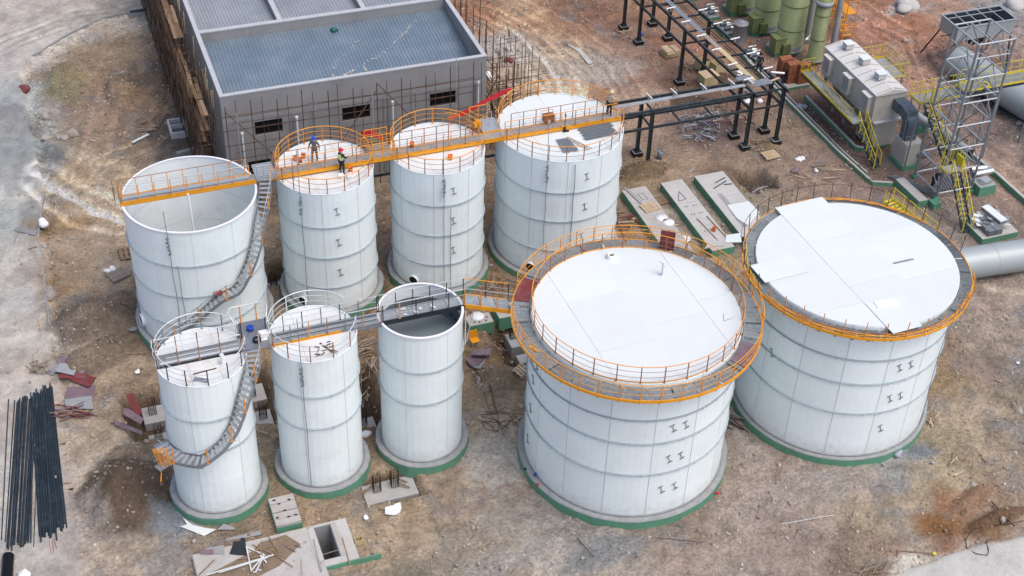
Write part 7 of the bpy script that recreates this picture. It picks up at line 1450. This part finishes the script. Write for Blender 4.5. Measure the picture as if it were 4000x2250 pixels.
# crates and sheets under the rack
def crate(label, x, y, rz, s, lid=True):
    t_ = thing('crate',label,'crate',(x,y,.0),rz); n = 5
    for i in range(n):
        w_ = s[0]/n
        for sy in (-1,1): MB().box(-s[0]/2+i*w_+.005,-s[0]/2+(i+1)*w_-.005,sy*s[1]/2-.015,sy*s[1]/2+.015,.05,s[2]).build('plank','ply_yellow',t_,world=False)
    for sx in (-1,1): MB().box(sx*s[0]/2-.015,sx*s[0]/2+.015,-s[1]/2+.016,s[1]/2-.016,.05,s[2]).build('side','ply_yellow',t_,world=False)
    if lid: MB().cbox((.04,.02,s[2]+.03),(s[0]+.12,s[1]+.1,.03),.06).build('lid','wood_pale',t_,world=False)
    else: MB().box(-s[0]/2+.02,s[0]/2-.02,-s[1]/2+.02,s[1]/2-.02,.06,.1).build('floor','ply_yellow',t_,world=False)
crate('ply crate with askew lid under the rack, nearest of three',50.55,88.35,.05,(1.25,1.1,.95)); crate('ply crate under the rack, rear left of three',51.2,90.6,.25,(1.0,.9,.95),False); crate('ply crate under the rack, rear right of three',52.2,89.9,.15,(1.0,.9,.95),False)
bs = thing('board_stack','stack of pale yellow boards on the soil under the rack','boards',(49.6,93.6,0))
for i in range(5): MB().cbox((49.6+.02*i,93.6-.02*i,.12+i*.09),(1.35,1.15,.06),.05+.03*i).build('board','ply_yellow',bs)
MB().cbox((49.35,93.65,.58),(.62,1.15,.05),.1).build('board','wood_pale',bs); MB().cbox((50.0,93.85,.58),(.5,.5,.05),.05).build('board','wood_pale',bs); MB().cbox((50.05,93.3,.58),(.5,.5,.05),.05).build('board','wood_pale',bs)
def blob(label, x, y, z, s, mt, seed, name='sack', cat='sack', n=3):
    b_ = MB(); rd = random.Random(seed)
    for i in range(n): b_.rock((rd.uniform(-.5,.5)*s,rd.uniform(-.4,.4)*s,rd.uniform(0,.25)*s),s*rd.uniform(.7,1),seed+i)
    o_ = b_.build(name,mt,world=False,loc=(x,y,z)); 
    for p in o_.data.polygons: p.use_smooth = True
    sd_ = o_.modifiers.new('s','SUBSURF'); sd_.levels = 1; sd_.render_levels = 1
    return tag(o_,label,cat)
for lb, x, y, s_, mt, sd__ in (('white sack under the rack, left of three',52.45,84.9,.42,'white_plastic',1),('white sack under the rack, right of three',53.2,84.45,.48,'white_plastic',2),('pointed white sack under the rack, rear of three',53.3,86.2,.42,'white_plastic',3),('grey-blue heap of bags by the green kerb near the brown stacks',56.25,82.9,.5,'lilac_grey',4),('dark blue bag by the far left rack column',48.6,97.3,.35,'hat_blue',5),('crumpled white plastic by the pallet on the soil left of the tower',52.5,76.2,.45,'white_plastic',6),('mauve sheets of plastic by the pallet left of the tower',51.5,75.2,.5,'ply_mauve',7),
    ('small white plastic scrap left of the tower',53.0,74.6,.3,'white_plastic',8),('white sacks at the fan box behind the ladder',60.6,75.6,.3,'white_plastic',9),('blue bag on the left foundation edge of the big front tank',*at('K',172,690,.5),.22,'blue_plastic',10),('red cloth on the left foundation edge of the big front tank',*at('K',192,762,.5),.16,'red_cloth',11),('small black bag on the foundation edge above the blue bag',*at('K',105,645,.5),.13,'plastic_black',12),('black lump on the front foundation edge of the big front tank',*at('K',1150,970,.5),.15,'plastic_black',13),
    ('pinkish red heap at the far left edge of the soil',-1.4,103.6,.8,'ply_red',14),('white plastic bag on the yard at the left',*at('E',300,260),.6,'white_plastic',15),('blue-grey tarpaulin at the foot of the right big tank',*at('L',990,520),.5,'lilac_grey',16),('small purple cloth on the soil right of the right big tank',*at('L',1240,605),.2,'lilac_grey',17),('white scrap of plastic on the soil at the right edge',*at('H',1890,1290),.2,'white_plastic',18),('blue cloth behind the third back tank foot',*at('F',1775,550),.25,'lilac_grey',19),
    ('red scrap right of the big front tank foot',*at('K',1542,830),.14,'red_cloth',20),('white sack by the right foot of the liquid tank',*at('J',1553,335),.2,'white_plastic',21),('white rags at the foot of the second small front tank',*at('J',815,370),.35,'white_plastic',22),('white rag heap left of the small front left tank',*at('E',1035,1370),.25,'white_plastic',23),('grey crumpled sheet at the top right corner',83.5,92.3,1.2,'concrete_pale',24),('pale crumpled tarpaulin at the top between the tracks',73.4,94.9,1.2,'concrete_pale',25),('white sheet beside the hall scaffold',33.6,94.5,.7,'white_plastic',26),('red cloth beside the hall scaffold on the soil',36.4,96.6,.5,'ply_red',27)):
    blob(lb,x,y,gz(x,y)+(.55 if 'foundation' in lb else .05),s_,mt,sd__,n=3 if s_>.3 else 2)
poly_sheet('crumpled white sheet strip on the soil behind the right back tank','C',[(400,325),(520,370),(610,475),(575,485),(500,390)],.08,'concrete_pale',name='sheet',cat='sheet'); poly_sheet('grey plank lying on the yard at the left','E',[(110,290),(130,265),(285,295),(265,330)],.2,'ply_grey'); rods('thin pole lying across the yard plank','E',[(180,195,110,370)],.25,.05,'wood_grey','pole','pole','pole'); rods('dark stick on the yard','E',[(210,430,280,412)],.2,.06,'wood_brown','stick','stick','stick')
rods('white plank lying on the soil left of the hall','A',[(998,1075,1122,1015)],.12,.2,'roof_white','plank','plank','plank',.05); rods('thin dark rod on the soil left of the hall','A',[(820,850,905,812)],.1,.05,'rebar','rod','rod','rod'); rods('thin dark pole near the hall scaffold','A',[(1275,818,1385,765)],.1,.05,'rebar','rod','rod','rod'); rods('two pale stakes at the edge of the yard','E',[(285,955,295,1040),(298,955,308,1040)],.2,.05,'wood_pale','stakes','stakes','stake'); rods('grey concrete beam behind the wide open tank','A',[(1335,1165,1545,1110)],.15,.35,'concrete_grey','beam','beam','beam',.3)
rods('yellow-tipped pole lying left of the front left tank','E',[(920,1225,1110,1218)],.12,.05,'wood_brown','pole','pole','pole'); tag(MB().rock((0,0,.1),.25,77).build('grey_pipe_end','galv_dark',world=False,loc=(*at('E',1010,1072),.3)),'grey fitting beside the black nozzle of the wide open tank','fitting')
rd = random.Random(41)
for i, (k, a_, b_, s_) in enumerate((('A',560,1015,.55),('A',490,1045,.45),('A',450,1040,.4),('A',345,1040,.4),('A',715,295,.9),('A',420,855,.5),('A',350,880,.5),('E',380,770,.5),('E',370,720,.4),('E',320,390,.4),('V1',620,720,.25),('V1',450,1260,.22),('L',1900,210,.3),('L',1550,760,.25),('L',1760,1050,.22),('H',1500,1070,.25),('U3',1460,900,.25),('K',700,1090,.12),('D',1900,930,.3))):
    x, y = at(k,a_,b_); tag(MB().rock((0,0,0),s_,i+50).build('boulder','rubble',world=False,loc=(x,y,gz(x,y)+.05)),['angular grey boulder','rounded pale boulder','broken grey concrete lump'][i%3]+' on the bare soil, '+['left of the hall','above the yard edge','near the yard corner','by the yard edge','at the foot of the upper left road','among the grey stones left','beside the grey stones left','at the yard edge, lower','at the yard edge, upper','on the yard','by the long cables','by the rebar heap','at the right edge','near the rusty patch','beside the looping cable','right of the right big tank','between the first two front tanks','below the big front tank','at the right edge by the fallen silo'][i],'boulder')
# kerb edge of the yard and culvert at the top
yk_ = thing('yard_edge','broken concrete edge of the yard at the left','kerb',(-2,80,0))
pts_ = [(-1.45,106),(-1.5,88.8),(-2.35,83.8),(-2.5,77.8),(-2.56,75.5),(-2.66,71.3)]
for a_, c_ in zip(pts_[1:-1],pts_[2:]): MB().bar((*a_,-.07),(*c_,-.07),.10,.30).build('kerb','concrete_grey',yk_)
cu = thing('culvert','low concrete culvert at the edge of the top left road','culvert',(8.8,112.9,0)); MB().box(7.9,9.9,112.6,113.4,-.2,.4).build('block','concrete_grey',cu); MB().box(8.0,9.8,112.75,113.25,.401,.42).build('slot','plastic_black',cu)
rp = thing('road_edge','concrete kerb along the top left road','kerb',(3,111,0))
for a_, c_ in zip([(10.6,113.75),(5.8,113.25),(2.6,111.15)],[(5.8,113.25),(2.6,111.15),(-.4,108.35)]): MB().bar((*a_,.06),(*c_,.06),.18,.26).build('kerb','concrete_grey',rp)
